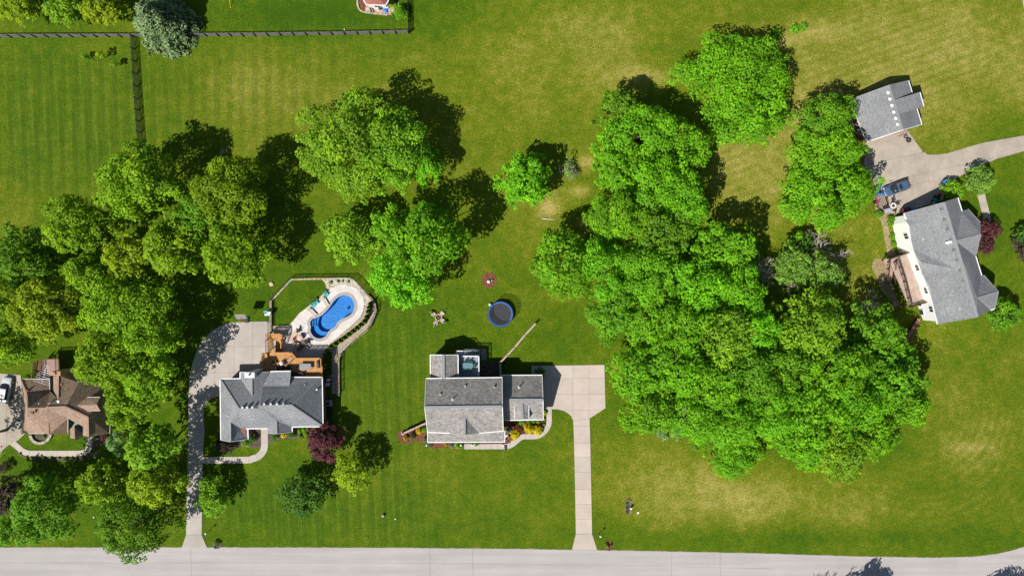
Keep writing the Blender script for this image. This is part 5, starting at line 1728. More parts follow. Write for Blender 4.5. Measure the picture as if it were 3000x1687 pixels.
for x, y, a, lab in ((838, 785, 0, 'dark chair at the left end of the glass table'), (430, 800, 90, 'dark chair in the deck shade, leftmost of the shaded row'), (540, 800, 90, 'dark chair in the deck shade, middle of the shaded row'), (650, 800, 90, 'dark chair in the deck shade, rightmost of the shaded row'), (540, 685, 160, 'dark chair close behind the small white table')):
    p = U(*z2(x, y), DZ + 0.4)
    dup(wc, (p.x, p.y, DZ), R_(a), lab, 'dark chairs on the timber deck')
lounger('slatted lounger with dark frame on the timber deck', 650, 660 + 1083, R_(50), None, DZ, mat('tan_sling', (0.42, 0.26, 0.14), 0.8), BLACKM)
round_table('small white round table on the timber deck', *z2(502, 708), DZ, 0.32, WHITE, STEEL, 0.5)
gr = thing('covered_grill', 'grill under a dark cover by the right deck rail', 'grill', (*U(*z2(1238, 720), DZ + 0.9)[:2], DZ))
MB().box((0, 0, 0.5), (0.62, 1.25, 0.95)).build('cart', DARKG, gr, bevel=0.06)
MB().tube([(0, -0.6, 0.98), (0, 0.6, 0.98)], [0.26, 0.26], 14).build('lid', mat('grill_cover', (0.07, 0.072, 0.075), 0.5, 0.15), gr, True)
MB().box((0.02, 0, 0.35), (0.66, 1.0, 0.5)).build('cover_skirt', DARKG, gr, bevel=0.05)
sf = thing('outdoor_sofa', 'dark sofa tucked under the eave on the timber deck', 'sofa', (*U(*z2(830, 925), DZ + 0.4)[:2], DZ), rz=R_(90))
MB().box((0, 0, 0.28), (0.75, 1.9, 0.3)).build('seat', WICK, sf, bevel=0.06)
MB().box((-0.38, 0, 0.55), (0.2, 1.9, 0.6)).build('backrest', WICK, sf, bevel=0.06)
for s in (-1, 1):
    MB().box((0, 0.92 * s, 0.45), (0.75, 0.18, 0.5)).build('armrest', WICK, sf, bevel=0.05)

# patio furniture on the terrace
zp = plan(840, 960, 9.1)
rg = [(0, 215), (70, 170), (165, 105), (230, 95), (290, 150), (420, 210), (490, 290), (500, 400), (400, 430), (250, 405), (100, 390), (40, 300)]
ruo = MB().prism(W(rg, zp), 0.122, 0.14).build('outdoor_rug', mat('beige_rug', (0.53, 0.41, 0.34), 0.95, 0.07, 4))
tag(ruo, 'pinkish beige outdoor rug under the round stone table', 'rug')
round_table('pinkish round stone table on the pool terrace', *zp(345, 265), 0.12, 0.55, mat('pink_stone', (0.55, 0.4, 0.34), 0.7), WOOD_B)
RD = mat('red_brown_cushion', (0.3, 0.09, 0.06), 0.85)
CRM = mat('cream_cushion', (0.6, 0.46, 0.38), 0.85)
pc = chair_proto('patio_chair', 'dark patio chair right of the round stone table', DARKG, BLACKM, 'patio chairs by the round table', 0.6, 0.42, 0.9)
place(pc, *zp(425, 225), R_(200), 0.12)
for x, y, a, lab in ((310, 85, -70, 'dark patio chair up behind the round stone table'), (545, 350, 160, 'dark patio chair farthest right on the terrace'), (410, 480, 110, 'dark patio chair in the deck shade below the round table')):
    p = U(*zp(x, y), 0.5)
    dup(pc, (p.x, p.y, 0.12), R_(a), lab, 'patio chairs by the round table')
rc = chair_proto('cushioned_chair', 'red-brown cushioned chair left of the round stone table', RD, WOOD_B, 'red-brown chairs by the round table', 0.62, 0.42, 0.9)
place(rc, *zp(235, 300), R_(10), 0.12)
p = U(*zp(325, 560), 0.5)
dup(rc, (p.x, p.y, 0.12), R_(80), 'red-brown chair in the deck shade on the terrace', 'red-brown chairs by the round table')
cc2 = chair_proto('cream_chair', 'cream cushioned chair below the round stone table', CRM, WOOD_B, 'cream chairs on the terrace', 0.66, 0.42, 0.85)
place(cc2, *zp(310, 440), R_(95), 0.12)
for x, y, a, lab in ((200, 440, 85, 'cream cushioned chair at the lower left edge of the outdoor rug'), (470, 400, 150, 'cream cushioned chair between the two dark patio chairs')):
    p = U(*zp(x, y), 0.5)
    dup(cc2, (p.x, p.y, 0.12), R_(a), lab, 'cream chairs on the terrace')
# equipment beside the pool house
def ac_unit(label, px, py, w=0.85, m=None):
    p = U(px, py, 0.8)
    r = thing('air_conditioner', label, 'air conditioner', (p.x, p.y, 0))
    MB().box((0, 0, 0.42), (w, w, 0.8)).build('casing', m or mat('ac_grey', (0.34, 0.35, 0.35), 0.5), r, bevel=0.04)
    MB().lathe((0, 0, 0.82), [(w * 0.4, 0), (w * 0.4, 0.03), (w * 0.3, 0.035)], 18).build('fan_grille', BLACKM, r)
    MB().box((0, 0, 0.01), (w + 0.25, w + 0.25, 0.08)).build('pad', CONC, r)
    return r
ac_unit('grey air conditioner beside the right wall of the pool house', *z3(1828, 655))
pp = thing('pool_pump', 'pool pump and white filter tank beside the pool house wall', 'pool pump', (*U(*z2(1425, 1035), 0.6)[:2], 0))
MB().lathe((0, 0, 0), [(0.3, 0), (0.36, 0.1), (0.36, 0.7), (0.2, 0.95), (0.05, 1.0)], 18).build('filter_tank', mat('filter_beige', (0.55, 0.52, 0.46)), pp, True)
MB().tube([(0.35, 0.1, 0.3), (0.8, 0.0, 0.3), (1.0, -0.3, 0.15)], 0.05, 8).build('pipe', WHITE, pp)
MB().tube([(0.3, 0.5, 0.25), (0.9, 0.8, 0.25), (1.0, 0.5, 0.1)], 0.05, 8).build('pipe', WHITE, pp)
MB().tube([(0.5, -0.1, 0.22), (0.95, -0.35, 0.22)], 0.16, 12).build('motor', DARKG, pp)
ub = thing('utility_box', 'white utility box below the pool pump', 'utility box', (*U(*z2(1420, 1125), 0.5)[:2], 0))
MB().box((0, 0, 0.3), (0.55, 0.5, 0.6)).build('cabinet', WHITE, ub, bevel=0.03)
MB().box((0, 0, 0.62), (0.6, 0.55, 0.05)).build('lid', mat('pale_lid', (0.6, 0.66, 0.64)), ub)

# ---------------------------------------------------------------- deck of the middle house
zd = plan(1230, 1000, 10.304)
MZ = 2.55
md = thing('raised_deck', 'blue-grey raised deck with white railing behind the middle house', 'deck', (*W([(1450, 700)], zd)[0], 0), world=True)
fl = Wz([(1110, 285), (1310, 285), (1310, 420), (1800, 430), (1790, 1075), (1165, 1075), (1165, 420), (1110, 420)], zd, MZ)
MB().prism(fl, MZ - 0.05, MZ).build('deck_floor', BOARD_G, md)
MB().prism([tuple(p) for p in inset(fl, 0.05)], MZ - 0.3, MZ - 0.052).build('rim_joist', WHITE, md)
for x, y in ((1120, 300), (1300, 300), (1790, 440), (1300, 440), (1780, 750)):
    p = U(*zd(x, y), MZ)
    MB().box((p.x, p.y, MZ / 2 - 0.1), (0.14, 0.14, MZ - 0.2)).build('support_post', WHITE, md)
q = Wz([(1115, 400), (1118, 275), (1310, 275), (1310, 430), (1790, 430), (1790, 1060)], zd, MZ)
railing(md, q[0], q[1], MZ, WHITE, 1.0)
railing(md, q[1], q[2], MZ, WHITE, 1.0)
railing(md, q[3], q[4], MZ, WHITE, 1.0)
railing(md, q[4], q[5], MZ, WHITE, 1.0)
a, b = Wz([(1315, 330)], zd, MZ)[0], Wz([(1830, 315)], zd, 0.1)[0]
stairs(md, a, b, 1.15, MZ, 0.08, 12, BOARD_G)
s0 = Wz([(1315, 275)], zd, MZ)[0]
s1 = Wz([(1800, 255)], zd, 0.1)[0]
railing(md, s0, s1, MZ, WHITE, 0.95, zb=0.1)
pour('stair_pad', [zd(1845, 215), zd(2012, 215), zd(2012, 560), zd(1845, 560)], [(*zd(1900, 390), 1, 0)], concrete('grey_pad', (0.28, 0.25, 0.22)))
GREENM = mat('dark_green_metal', (0.03, 0.12, 0.1), 0.5, 0.15)
tb = thing('patio_table', 'teal glass-topped table on the raised deck of the middle house', 'table', (*U(*zd(1450, 728), MZ + 0.72)[:2], MZ))
MB().prism([(x * 0.86, y * 0.48) for x, y in ((-1, -.7), (-.8, -1), (.8, -1), (1, -.7), (1, .7), (.8, 1), (-.8, 1), (-1, .7))], 0.69, 0.72).build('table_top', mat('teal_glass', (0.12, 0.23, 0.24), 0.3, 0.2, 4), tb)
for sx in (-1, 1):
    for sy in (-1, 1):
        MB().beam((sx * 0.6, sy * 0.3, 0), (sx * 0.55, sy * 0.28, 0.69), 0.05, 0.05, (0, 1, 0)).build('leg', GREENM, tb)
gc = chair_proto('metal_chair', 'dark green chair at the left end of the teal table', GREENM, GREENM, 'dark green chairs round the teal table', 0.52, 0.43, 0.95)
place(gc, *zd(1255, 722), R_(0), MZ)
for x, y, a, lab in ((1655, 722, 180, 'dark green chair at the right end of the teal table'), (1390, 620, -90, 'left of the two green chairs on the stair side of the teal table'), (1525, 620, -90, 'right of the two green chairs on the stair side of the teal table'),
                     (1380, 860, 90, 'left of the two green chairs on the house side of the teal table'), (1525, 860, 90, 'right of the two green chairs on the house side of the teal table')):
    p = U(*zd(x, y), MZ + 0.5)
    dup(gc, (p.x, p.y, MZ), R_(a), lab, 'dark green chairs round the teal table')
# shaded bed under the deck with planters and a hose
struct(sheet('mulch_bed', W([zd(1830, 600), zd(2420, 640), zd(2440, 1030), zd(1830, 1060)]), 0.03, MULCH_D))
for i, (x, y, r, lab) in enumerate(((2015, 800, 0.36, 'left'), (2185, 805, 0.36, 'middle'), (2360, 820, 0.3, 'right'))):
    p = U(*zd(x, y), 0.3)
    r_ = thing('planter_pot', f'{lab} of three dark round pots in the shade behind the middle house', 'planter', (p.x, p.y, 0.03), 'pots in the shade')
    MB().lathe((0, 0, 0), [(r * 0.7, 0), (r, 0.4), (r * 1.05, 0.42), (r * 0.9, 0.42), (r * 0.85, 0.36)], 16, False).build('pot', mat('dark_pot', (0.1, 0.1, 0.1), 0.6), r_)
    MB().lathe((0, 0, 0.34), [(r * 0.85, 0), (r * 0.4, 0.05), (0.02, 0.06)], 12).build('soil', MULCH_D, r_)
tag(MB().tube([U(*zd(x, y), 0.07) for x, y in ((1880, 860), (2000, 850), (2090, 865), (2115, 900), (2120, 930), (2145, 945))], 0.035, 6).build('garden_hose', mat('pale_hose', (0.3, 0.42, 0.42), 0.5)), 'pale green garden hose in the shaded bed behind the middle house', 'hose')
shrub(*z4(1790, 455), 14, 'clipped round shrub at the back corner of the garage', F_DARK, hz=0.8, leaf=0.16, dens=0.7)
# timber fence from the back of the middle house out into the yard
def board_fence(label, pts, h, m, cap, name='timber_fence', thick=0.16, post=2.4, z=0.0):
    r = thing(name, label, 'fence', (*pts[0], 0), world=True)
    for i in range(len(pts) - 1):
        a, b = Vector((*pts[i], 0)), Vector((*pts[i + 1], 0))
        d = b - a
        L = d.length
        k = max(1, round(L / post))
        ang = math.atan2(d.y, d.x)
        for j in range(k):
            p, q_ = a + d * (j / k), a + d * ((j + 1) / k)
            for t in range(max(1, int(h / 0.2))):
                zz = 0.11 + t * 0.2
                zz0 = float(zg((p.x + q_.x) / 2, (p.y + q_.y) / 2))
                MB().beam((p.x, p.y, zz + zz0), (q_.x, q_.y, zz + zz0), 0.05, 0.19).build('board', m, r)
            MB().beam((p.x, p.y, h + 0.04 + zz0), (q_.x, q_.y, h + 0.04 + zz0), thick * 1.9, 0.05).build('cap_board', cap, r)
        for j in range(k + 1):
            p = a + d * (j / k)
            MB().box((p.x, p.y, h / 2 + float(zg(p.x, p.y))), (0.16, 0.16, h + 0.2), ang).build('post', WOOD_B, r)
    return r
PINKW = mat('pinkish_cap_wood', (0.44, 0.33, 0.29), 0.85, 0.12, 2)
board_fence('pale capped timber fence slanting from the middle house toward the trampoline', Wz([z4(1312, 490), z4(1305, 340), z4(1480, 155), z4(1610, 0), tile(2, 2)(238, 355)], lambda *a: a, 1.1), 1.1, WOOD_P, PINKW)
board_fence('pale capped timber fence at the front left corner of the middle house', Wz([z4(405, 1072), z4(135, 1195)], lambda *a: a, 1.2), 1.2, WOOD_P, PINKW)

# ---------------------------------------------------------------- trampoline, fire pit, mulch ring
zt = plan(1400, 770, 7.244)
p = U(*zt(478, 1088), 0.9)
tr = thing('trampoline', 'round trampoline with blue rim pad and black safety net on the lawn', 'trampoline', (p.x, p.y, 0))
RT = 2.25
MB().lathe((0, 0, 0.88), [(RT, 0), (RT, 0.05), (RT - 0.3, 0.06), (RT - 0.3, 0.0), (RT, 0)], 48, False).build('rim_pad', mat('blue_vinyl', (0.055, 0.15, 0.5), 0.5, 0.12, 2), tr, False)
MB().lathe((0, 0, 0.86), [(RT - 0.26, 0), (0.02, 0.005)], 48).build('jump_mat', mat('black_mat', (0.045, 0.045, 0.05), 0.8, 0.12, 6), tr)
for i in range(8):
    a = 6.283 * i / 8 + 0.3
    c, s = math.cos(a), math.sin(a)
    MB().tube([(RT * c, RT * s, 0), (RT * c, RT * s, 0.9)], 0.035, 8).build('leg', STEEL, tr)
    MB().tube([((RT + 0.04) * c, (RT + 0.04) * s, 0.3), ((RT + 0.06) * c, (RT + 0.06) * s, 2.2), ((RT - 0.05) * c, (RT - 0.05) * s, 2.6)], 0.03, 8).build('enclosure_pole', BLACKM, tr)
nm = bpy.data.materials.new('safety_net')
nt, N, L, P = _nodes(nm)
P.inputs['Base Color'].default_value = (0.012, 0.012, 0.012, 1)
P.inputs['Roughness'].default_value = 0.8
tn = N.new('ShaderNodeBsdfTransparent')
ms = N.new('ShaderNodeMixShader')
ms.inputs[0].default_value = 0.42
L.new(tn.outputs[0], ms.inputs[1])
L.new(P.outputs[0], ms.inputs[2])
L.new(ms.outputs[0], N['Material Output'].inputs[0])
net = MB()
for i in range(40):
    a, b = 6.283 * i / 40, 6.283 * (i + 1) / 40
    r = RT - 0.06
    net.poly([(r * math.cos(a), r * math.sin(a), 0.95), (r * math.cos(b), r * math.sin(b), 0.95), (r * math.cos(b), r * math.sin(b), 2.5), (r * math.cos(a), r * math.sin(a), 2.5)])
net.build('net', nm, tr)
ring = [((RT - 0.06) * math.cos(6.283 * i / 32), (RT - 0.06) * math.sin(6.283 * i / 32), 2.5) for i in range(33)]
MB().tube(ring, 0.02, 6, False).build('top_ring', BLACKM, tr)
bl = bpy.data.meshes.new('ball')
bm = bmesh.new()
bmesh.ops.create_icosphere(bm, subdivisions=3, radius=0.3)
bm.to_mesh(bl)
bm.free()
bl.materials.append(mat('pale_green_ball', (0.42, 0.6, 0.48), 0.4, 0.05))
bl.polygons.foreach_set('use_smooth', [True] * len(bl.polygons))
o = bpy.data.objects.new('play_ball', bl)
col.objects.link(o)
q = U(*zt(258, 885), 0.3)
o.location = (q.x, q.y, 0.29)
tag(o, 'pale mint ball lying at the left rim of the trampoline', 'ball')

zf = plan(1230, 780, 4.55)
p = U(*zf(248, 682), 0.3)
fp = thing('fire_pit', 'round stone fire pit between four beige chairs on the lawn', 'fire pit', (p.x, p.y, 0))
for k in range(14):
    a = 6.283 * k / 14
    for l in range(2):
        aa = a + l * 0.22
        MB().box((0.56 * math.cos(aa), 0.56 * math.sin(aa), 0.11 + l * 0.2), (0.22, 0.235, 0.19), aa).build('stone', rnd.choice((STONE_O, STONE_L)), fp, bevel=0.02)
MB().lathe((0, 0, 0.0), [(0.46, 0), (0.44, 0.2), (0.1, 0.22)], 16).build('ash_bed', mat('ash', (0.06, 0.05, 0.045), 0.95, 0.5, 8), fp)
for k in range(4):
    a = k * 0.8
    MB().tube([(-0.3 * math.cos(a), -0.3 * math.sin(a), 0.24), (0.3 * math.cos(a), 0.3 * math.sin(a), 0.32)], 0.05, 6).build('log', WOOD_B, fp)
BEI = mat('beige_wood_slats', (0.5, 0.41, 0.34), 0.8, 0.1)
bc = chair_proto('garden_chair', 'beige chair at the upper left of the fire pit', BEI, BEI, 'beige chairs round the fire pit', 0.62, 0.36, 0.9, True, recline=0.28)
def face(o, x, y):
    p = U(*zf(x, y), 0.4)
    c = U(*zf(248, 682), 0.3)
    o.location = (p.x, p.y, 0)
    o.rotation_euler = (0, 0, math.atan2(c.y - p.y, c.x - p.x))
face(bc, 180, 638)
for x, y, lab in ((297, 628, 'beige chair at the upper right of the fire pit'), (305, 727, 'beige chair at the lower right of the fire pit'), (212, 755, 'beige chair at the lower left of the fire pit')):
    face(dup(bc, (0, 0, 0), 0, lab, 'beige chairs round the fire pit'), x, y)

def blob_poly(px, py, rx, ry, n=26, j=0.07, seed=1):
    r = random.Random(seed)
    return smooth_line(W([(px + rx * (1 + r.uniform(-j, j)) * math.cos(6.283 * i / n), py + ry * (1 + r.uniform(-j, j)) * math.sin(6.283 * i / n)) for i in range(n)]), 2, True)
struct(sheet('mulch_ring', blob_poly(*zt(238, 372), 22.5, 22.5), 0.035, MULCH))
p = U(*zt(228, 400), 0.35)
wl_ = thing('well_cap', 'round white well cap in the round mulch patch', 'well cap', (p.x, p.y, 0.03))
MB().lathe((0, 0, 0), [(0.24, 0), (0.24, 0.3), (0.3, 0.31), (0.3, 0.38), (0.1, 0.42)], 18).build('casing', mat('pale_plastic', (0.62, 0.63, 0.64), 0.5), wl_, True)
MB().tube([(0.55, 0.2, 0), (0.55, 0.2, 0.62)], 0.09, 10).build('stand_pipe', WHITE, wl_)

# ---------------------------------------------------------------- dark horse fences
FENCE_SHADE = mat('fence_board_shaded', (0.025, 0.024, 0.026), 0.7, 0.3, 2)  # boards of the up-down runs, shade of their visible faces painted in
FENCE_LIT = mat('weathered_fence_board_lit', (0.17, 0.155, 0.165), 0.8, 0.3, 2)  # sunlit copy of the same boards, left-right run painted lighter
def rail_fence(label, pts, m=FENCE_SHADE, rails=4, h=1.35, bay=2.28):
    r = thing('rail_fence', label, 'fence', (*pts[0], 0), world=True)
    for i in range(len(pts) - 1):
        a, b = Vector((*pts[i], 0)), Vector((*pts[i + 1], 0))
        d = b - a
        k = max(1, round(d.length / bay))
        ang = math.atan2(d.y, d.x)
        n_ = Vector((math.sin(ang), -math.cos(ang), 0)) * 0.09
        for j in range(k + 1):
            p = a + d * (j / k)
            if j == k and i < len(pts) - 2:
                continue
            MB().box((p.x + n_.x, p.y + n_.y, h / 2 + 0.05), (0.13, 0.13, h + 0.14), ang).build('post', BLACKM, r)
        for j in range(k):
            p, q_ = a + d * ((j + 0.005) / k), a + d * ((j + 0.995) / k)
            for t in range(rails):
                zz = 0.2 + t * (h - 0.25) / (rails - 1)
                MB().beam((p.x, p.y, zz), (q_.x, q_.y, zz + rnd.uniform(-0.01, 0.01)), 0.045, 0.17).build('rail', m, r)
    return r
t00, t10 = tile(0, 0), tile(1, 0)
rail_fence('dark board fence running left to right below the top left garden', W([(-60, 117), t00(0, 378), t00(1350, 372), t00(2575, 362), t10(900, 350), t10(1538, 335)]), FENCE_LIT)
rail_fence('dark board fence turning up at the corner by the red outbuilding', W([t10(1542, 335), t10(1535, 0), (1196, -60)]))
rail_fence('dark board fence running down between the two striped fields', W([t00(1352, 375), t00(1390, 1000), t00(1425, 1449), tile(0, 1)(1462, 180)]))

# ---------------------------------------------------------------- basketball hoop
h8 = plan(660, 880, 4.095)
p = U(*h8(262, 240), 0)
bh = thing('basketball_hoop', 'basketball hoop with grey backboard at the top of the driveway court', 'basketball hoop', (p.x, p.y, 0), world=True)
ORG = mat('orange_paint', (0.55, 0.2, 0.05), 0.5)
q = U(*h8(190, 195), 3.3)
MB().tube([(p.x, p.y, 0), (p.x, p.y, 2.6), (p.x - 0.25, p.y - 0.3, 2.9), (q.x, q.y + 0.12, 3.25)], [0.08, 0.07, 0.06, 0.05], 8).build('pole', ORG, bh, True)
MB().beam((q.x, q.y - 0.38, 2.9), (q.x - 0.05, q.y + 0.38, 3.85), 1.8, 0.05).build('backboard', mat('backboard_grey', (0.24, 0.25, 0.27), 0.4), bh)
MB().beam((q.x - 0.92, q.y + 0.4, 3.88), (q.x + 0.82, q.y + 0.4, 3.88), 0.07, 0.07).build('backboard_edge', ORG, bh)
MB().tube([(q.x + 0.23 * math.cos(6.283 * i / 16), q.y - 0.42 + 0.23 * math.sin(6.283 * i / 16), 3.02) for i in range(17)], 0.015, 6, False).build('rim', ORG, bh)
MB().box((p.x, p.y + 0.1, 0.15), (0.7, 1.0, 0.28)).build('base', DARKG, bh, bevel=0.05)

# ---------------------------------------------------------------- planting beds of the middle house
b_r = [z6(380, 490), z6(1470, 490), z6(1462, 180), z6(1550, 160), z6(1552, 500), z6(1530, 660), z6(1440, 800), z6(1350, 880), z6(870, 880), z6(820, 930), z6(640, 1020), z6(470, 1130), z6(380, 1160), z6(0, 1160), z4(990, 1330), z4(990, 1240), z6(370, 1090)]
struct(sheet('mulch_bed', W(b_r), 0.032, MULCH))
zl = plan(1140, 1220, 7.156)
b_l = [zl(175, 400), zl(200, 310), zl(270, 275), zl(330, 310), zl(760, 180), zl(800, 300), zl(800, 520), zl(1540, 520), zl(1545, 650), zl(1480, 680), zl(1350, 690), zl(1250, 650), zl(1100, 640), zl(1000, 665), zl(890, 655), zl(760, 590), zl(660, 520), zl(560, 505), zl(470, 545), zl(360, 570), zl(260, 535), zl(195, 470)]
struct(sheet('mulch_bed', smooth_line(W(b_l), 2, True), 0.03, MULCH))
for x, y, r, m, lab, lf_, nme in (
    (655, 892, 15.5, F_GOLD, 'yellow round shrub nearest the porch of the middle house', 0.15, 'golden_shrub'), (1055, 738, 15.5, F_GOLD, 'yellow round shrub in the middle of the three in the walk bed', 0.15, 'golden_shrub'), (1300, 778, 15, F_GOLD, 'yellow round shrub nearest the driveway in the walk bed', 0.15, 'golden_shrub'),
    (462, 785, 9.5, F_TEAL, 'teal blue dwarf spruce against the porch corner', 0.13, 'dwarf_spruce'), (720, 640, 7.5, F_RED, 'upper red barberry behind the yellow shrubs', 0.12, 'barberry'), (800, 730, 9, F_RED, 'lower red barberry between the yellow shrubs', 0.12, 'barberry'), (880, 810, 6, F_RED, 'small red barberry beside the middle yellow shrub', 0.12, 'barberry'),
    (650, 525, 5, F_LIME, 'small hosta first from the left along the garage wall', 0.14, 'hosta'), (840, 540, 9, F_BRIGHT, 'large hosta second from the left along the garage wall', 0.14, 'hosta'), (1042, 528, 6, F_MID, 'hosta third from the left along the garage wall', 0.14, 'hosta'), (1175, 530, 6, F_MID, 'hosta fourth from the left along the garage wall', 0.14, 'hosta'), (1330, 530, 5.5, F_BRIGHT, 'hosta at the right end of the garage wall', 0.14, 'hosta'),
    (1512, 270, 7, F_LIME, 'bright plant at the garage corner beside the walk', 0.14, 'hosta'), (1490, 447, 4, F_LIME, 'small bright plant below the garage corner', 0.12, 'hosta'), (1482, 612, 4.2, F_LIME, 'small yellow-green plant beside the bend of the walk', 0.12, 'hosta')):
    shrub(*z6(x, y), r, lab, m, nme, leaf=lf_, dens=0.75 if r > 10 else 0.45, cat='shrub', z=0.03)
for x, y, r, m, lab, nme in (
    (348, 445, 8, F_AMBER, 'golden shrub at the tip of the left front bed', 'golden_shrub'), (625, 300, 10, F_GOLD, 'golden shrub beside the left front fence', 'golden_shrub'), (745, 270, 9, F_BRIGHT, 'green shrub against the left wall of the middle house', 'shrub'), (500, 385, 9, F_PLUM, 'low dull plant in the left front bed', 'shrub'), (480, 430, 7, F_DARK, 'dark low plant in the left front bed', 'shrub'),
    (835, 560, 14, F_JUN, 'spreading juniper at the left front corner of the middle house', 'juniper'), (760, 480, 8, F_JUN, 'upper juniper against the left front corner of the middle house', 'juniper'), (1195, 575, 6.5, F_AMBER, 'amber shrub under the front eave of the middle house', 'golden_shrub'), (1440, 620, 9, F_LIME, 'green perennial left of the entrance walk', 'shrub'), (1500, 600, 7, F_BRIGHT, 'green perennial next to the left porch post', 'shrub'), (1310, 620, 7, F_GREY, 'pale perennial beside the white rock', 'shrub'),
    (1835, 560, 7.5, F_MID, 'green shrub next to the right porch post', 'shrub'), (2010, 535, 4, F_AMBER, 'small amber plant behind the front walk', 'shrub')):
    shrub(*zl(x, y), r, lab, m, nme, leaf=0.13, dens=0.55, z=0.03)
boulder(*zl(1370, 590), 0.36, 'long white rock in the front bed of the middle house', mat('white_rock', (0.66, 0.58, 0.54), 0.85, 0.1, 3), 0.5)
boulder(*z6(445, 940), 0.36, 'white rock beside the first yellow shrub', mat('white_rock', (0.66, 0.58, 0.54)), 0.5)
st = thing('garden_statue', 'small white figure statue at the tip of the left front bed', 'statue', (*U(*zl(272, 345), 0.4)[:2], 0.03))
MB().lathe((0, 0, 0), [(0.24, 0), (0.24, 0.12), (0.15, 0.16), (0.13, 0.3)], 14).build('plinth', mat('statue_stone', (0.68, 0.64, 0.58)), st)
MB().lathe((0, 0, 0.3), [(0.16, 0), (0.2, 0.14), (0.14, 0.34), (0.07, 0.42), (0.1, 0.5), (0.09, 0.6), (0.02, 0.66)], 12).build('figure', mat('statue_stone', (0.68, 0.64, 0.58)), st, True)
MB().box((0.1, -0.28, 0.1), (0.22, 0.2, 0.2), 0.4).build('side_block', mat('statue_stone', (0.68, 0.64, 0.58)), st)
def path_light(label, px, py, z=0.0):
    p = U(px, py, 0.3)
    r = thing('path_light', label, 'path light', (p.x, p.y, z), 'path lights of the beds')
    MB().tube([(0, 0, 0), (0, 0, 0.36)], 0.02, 6).build('stake', BLACKM, r)
    MB().lathe((0, 0, 0.34), [(0.04, 0), (0.1, 0.03), (0.02, 0.09)], 10).build('shade', DARKG, r)
path_light('black path light beside the porch end of the front walk', *z6(452, 1090))
path_light('black path light near the last yellow shrub', *z6(1460, 545))
path_light('black path light in the left front bed', *zl(372, 525))
# flag on the porch
fm = bpy.data.materials.new('flag_cloth')
nt, N, L, P = _nodes(fm)
uvn = N.new('ShaderNodeUVMap')
sx = N.new('ShaderNodeSeparateXYZ')
L.new(uvn.outputs[0], sx.inputs[0])
st_ = _math(nt, 'GREATER_THAN', _math(nt, 'FRACT', _math(nt, 'MULTIPLY', sx.outputs[1], 6.5)), 0.5)
cst = _mix(nt, st_, (0.5, 0.03, 0.05), (0.75, 0.74, 0.74))
can = _math(nt, 'MULTIPLY', _math(nt, 'LESS_THAN', sx.outputs[0], 0.42), _math(nt, 'GREATER_THAN', sx.outputs[1], 0.46))
vo = N.new('ShaderNodeTexVoronoi')
vo.inputs['Scale'].default_value = 14
L.new(uvn.outputs[0], vo.inputs['Vector'])
star = _mix(nt, _math(nt, 'LESS_THAN', vo.outputs['Distance'], 0.22), (0.03, 0.04, 0.22), (0.75, 0.75, 0.76))
L.new(_mix(nt, can, cst, star), P.inputs['Base Color'])
P.inputs['Roughness'].default_value = 0.9
p = U(*z4(1345, 1305), 2.4)
fg = thing('porch_flag', 'striped flag with starred blue corner at the porch corner', 'flag', (p.x, p.y, 2.2), world=True)
d_ = Vector((0.1, -0.75, 0.65)).normalized()
MB().tube([Vector((p.x, p.y, 2.2)), Vector((p.x, p.y, 2.2)) + d_ * 1.6], 0.015, 6).build('flag_pole', WHITE, fg)
me = bpy.data.meshes.new('flag_cloth')
vv, ff, uu = [], [], []
nx_, ny_ = 10, 6
for i in range(nx_ + 1):
    for j in range(ny_ + 1):
        u_, v_ = i / nx_, j / ny_
        b0 = Vector((p.x, p.y, 2.2)) + d_ * (0.55 + v_ * 0.95)
        vv.append(b0 + Vector((0.5 * u_ + 0.08 * math.sin(u_ * 7 + v_ * 2), -0.1 * u_ + 0.06 * math.cos(u_ * 6), -0.75 * u_)))
        uu.append((u_, v_))
for i in range(nx_):
    for j in range(ny_):
        k = i * (ny_ + 1) + j
        ff.append((k, k + 1, k + ny_ + 2, k + ny_ + 1))
me.from_pydata(vv, [], ff)
uvl = me.uv_layers.new(name='UVMap')
for i, l in enumerate(me.loops):
    uvl.data[i].uv = uu[l.vertex_index]
me.materials.append(fm)
o = bpy.data.objects.new('cloth', me)
col.objects.link(o)
o.parent = fg
o.matrix_parent_inverse = Matrix.Translation(-Vector(fg.location))

# ---------------------------------------------------------------- front beds of the pool house
struct(sheet('mulch_bed', smooth_line(W([z3(90, 1230), z3(70, 1300), z3(120, 1390), z3(240, 1420), z3(330, 1390), z3(420, 1330), z3(560, 1335), z3(680, 1345), z3(775, 1320), z3(770, 1120), z3(740, 1060), z3(580, 1060), z3(560, 1190), z3(300, 1230)]), 2, True), 0.03, MULCH_D))
struct(sheet('mulch_bed', smooth_line(W([z3(890, 1120), z3(890, 1290), z3(990, 1240), z3(1120, 1205), z3(1260, 1215), z3(1400, 1210), z3(1520, 1150), z3(1700, 1090), z3(1750, 1040), z3(1300, 1040), z3(1260, 1080), z3(1030, 1110)]), 2, True), 0.03, MULCH_D))
struct(sheet('side_bed', W([z3(1775, 560), z3(1890, 560), z3(1900, 800), z3(1890, 980), z3(1770, 1000)]), 0.03, mat('dark_ground_cover', (0.02, 0.05, 0.012), 0.95, 0.4, 3)))
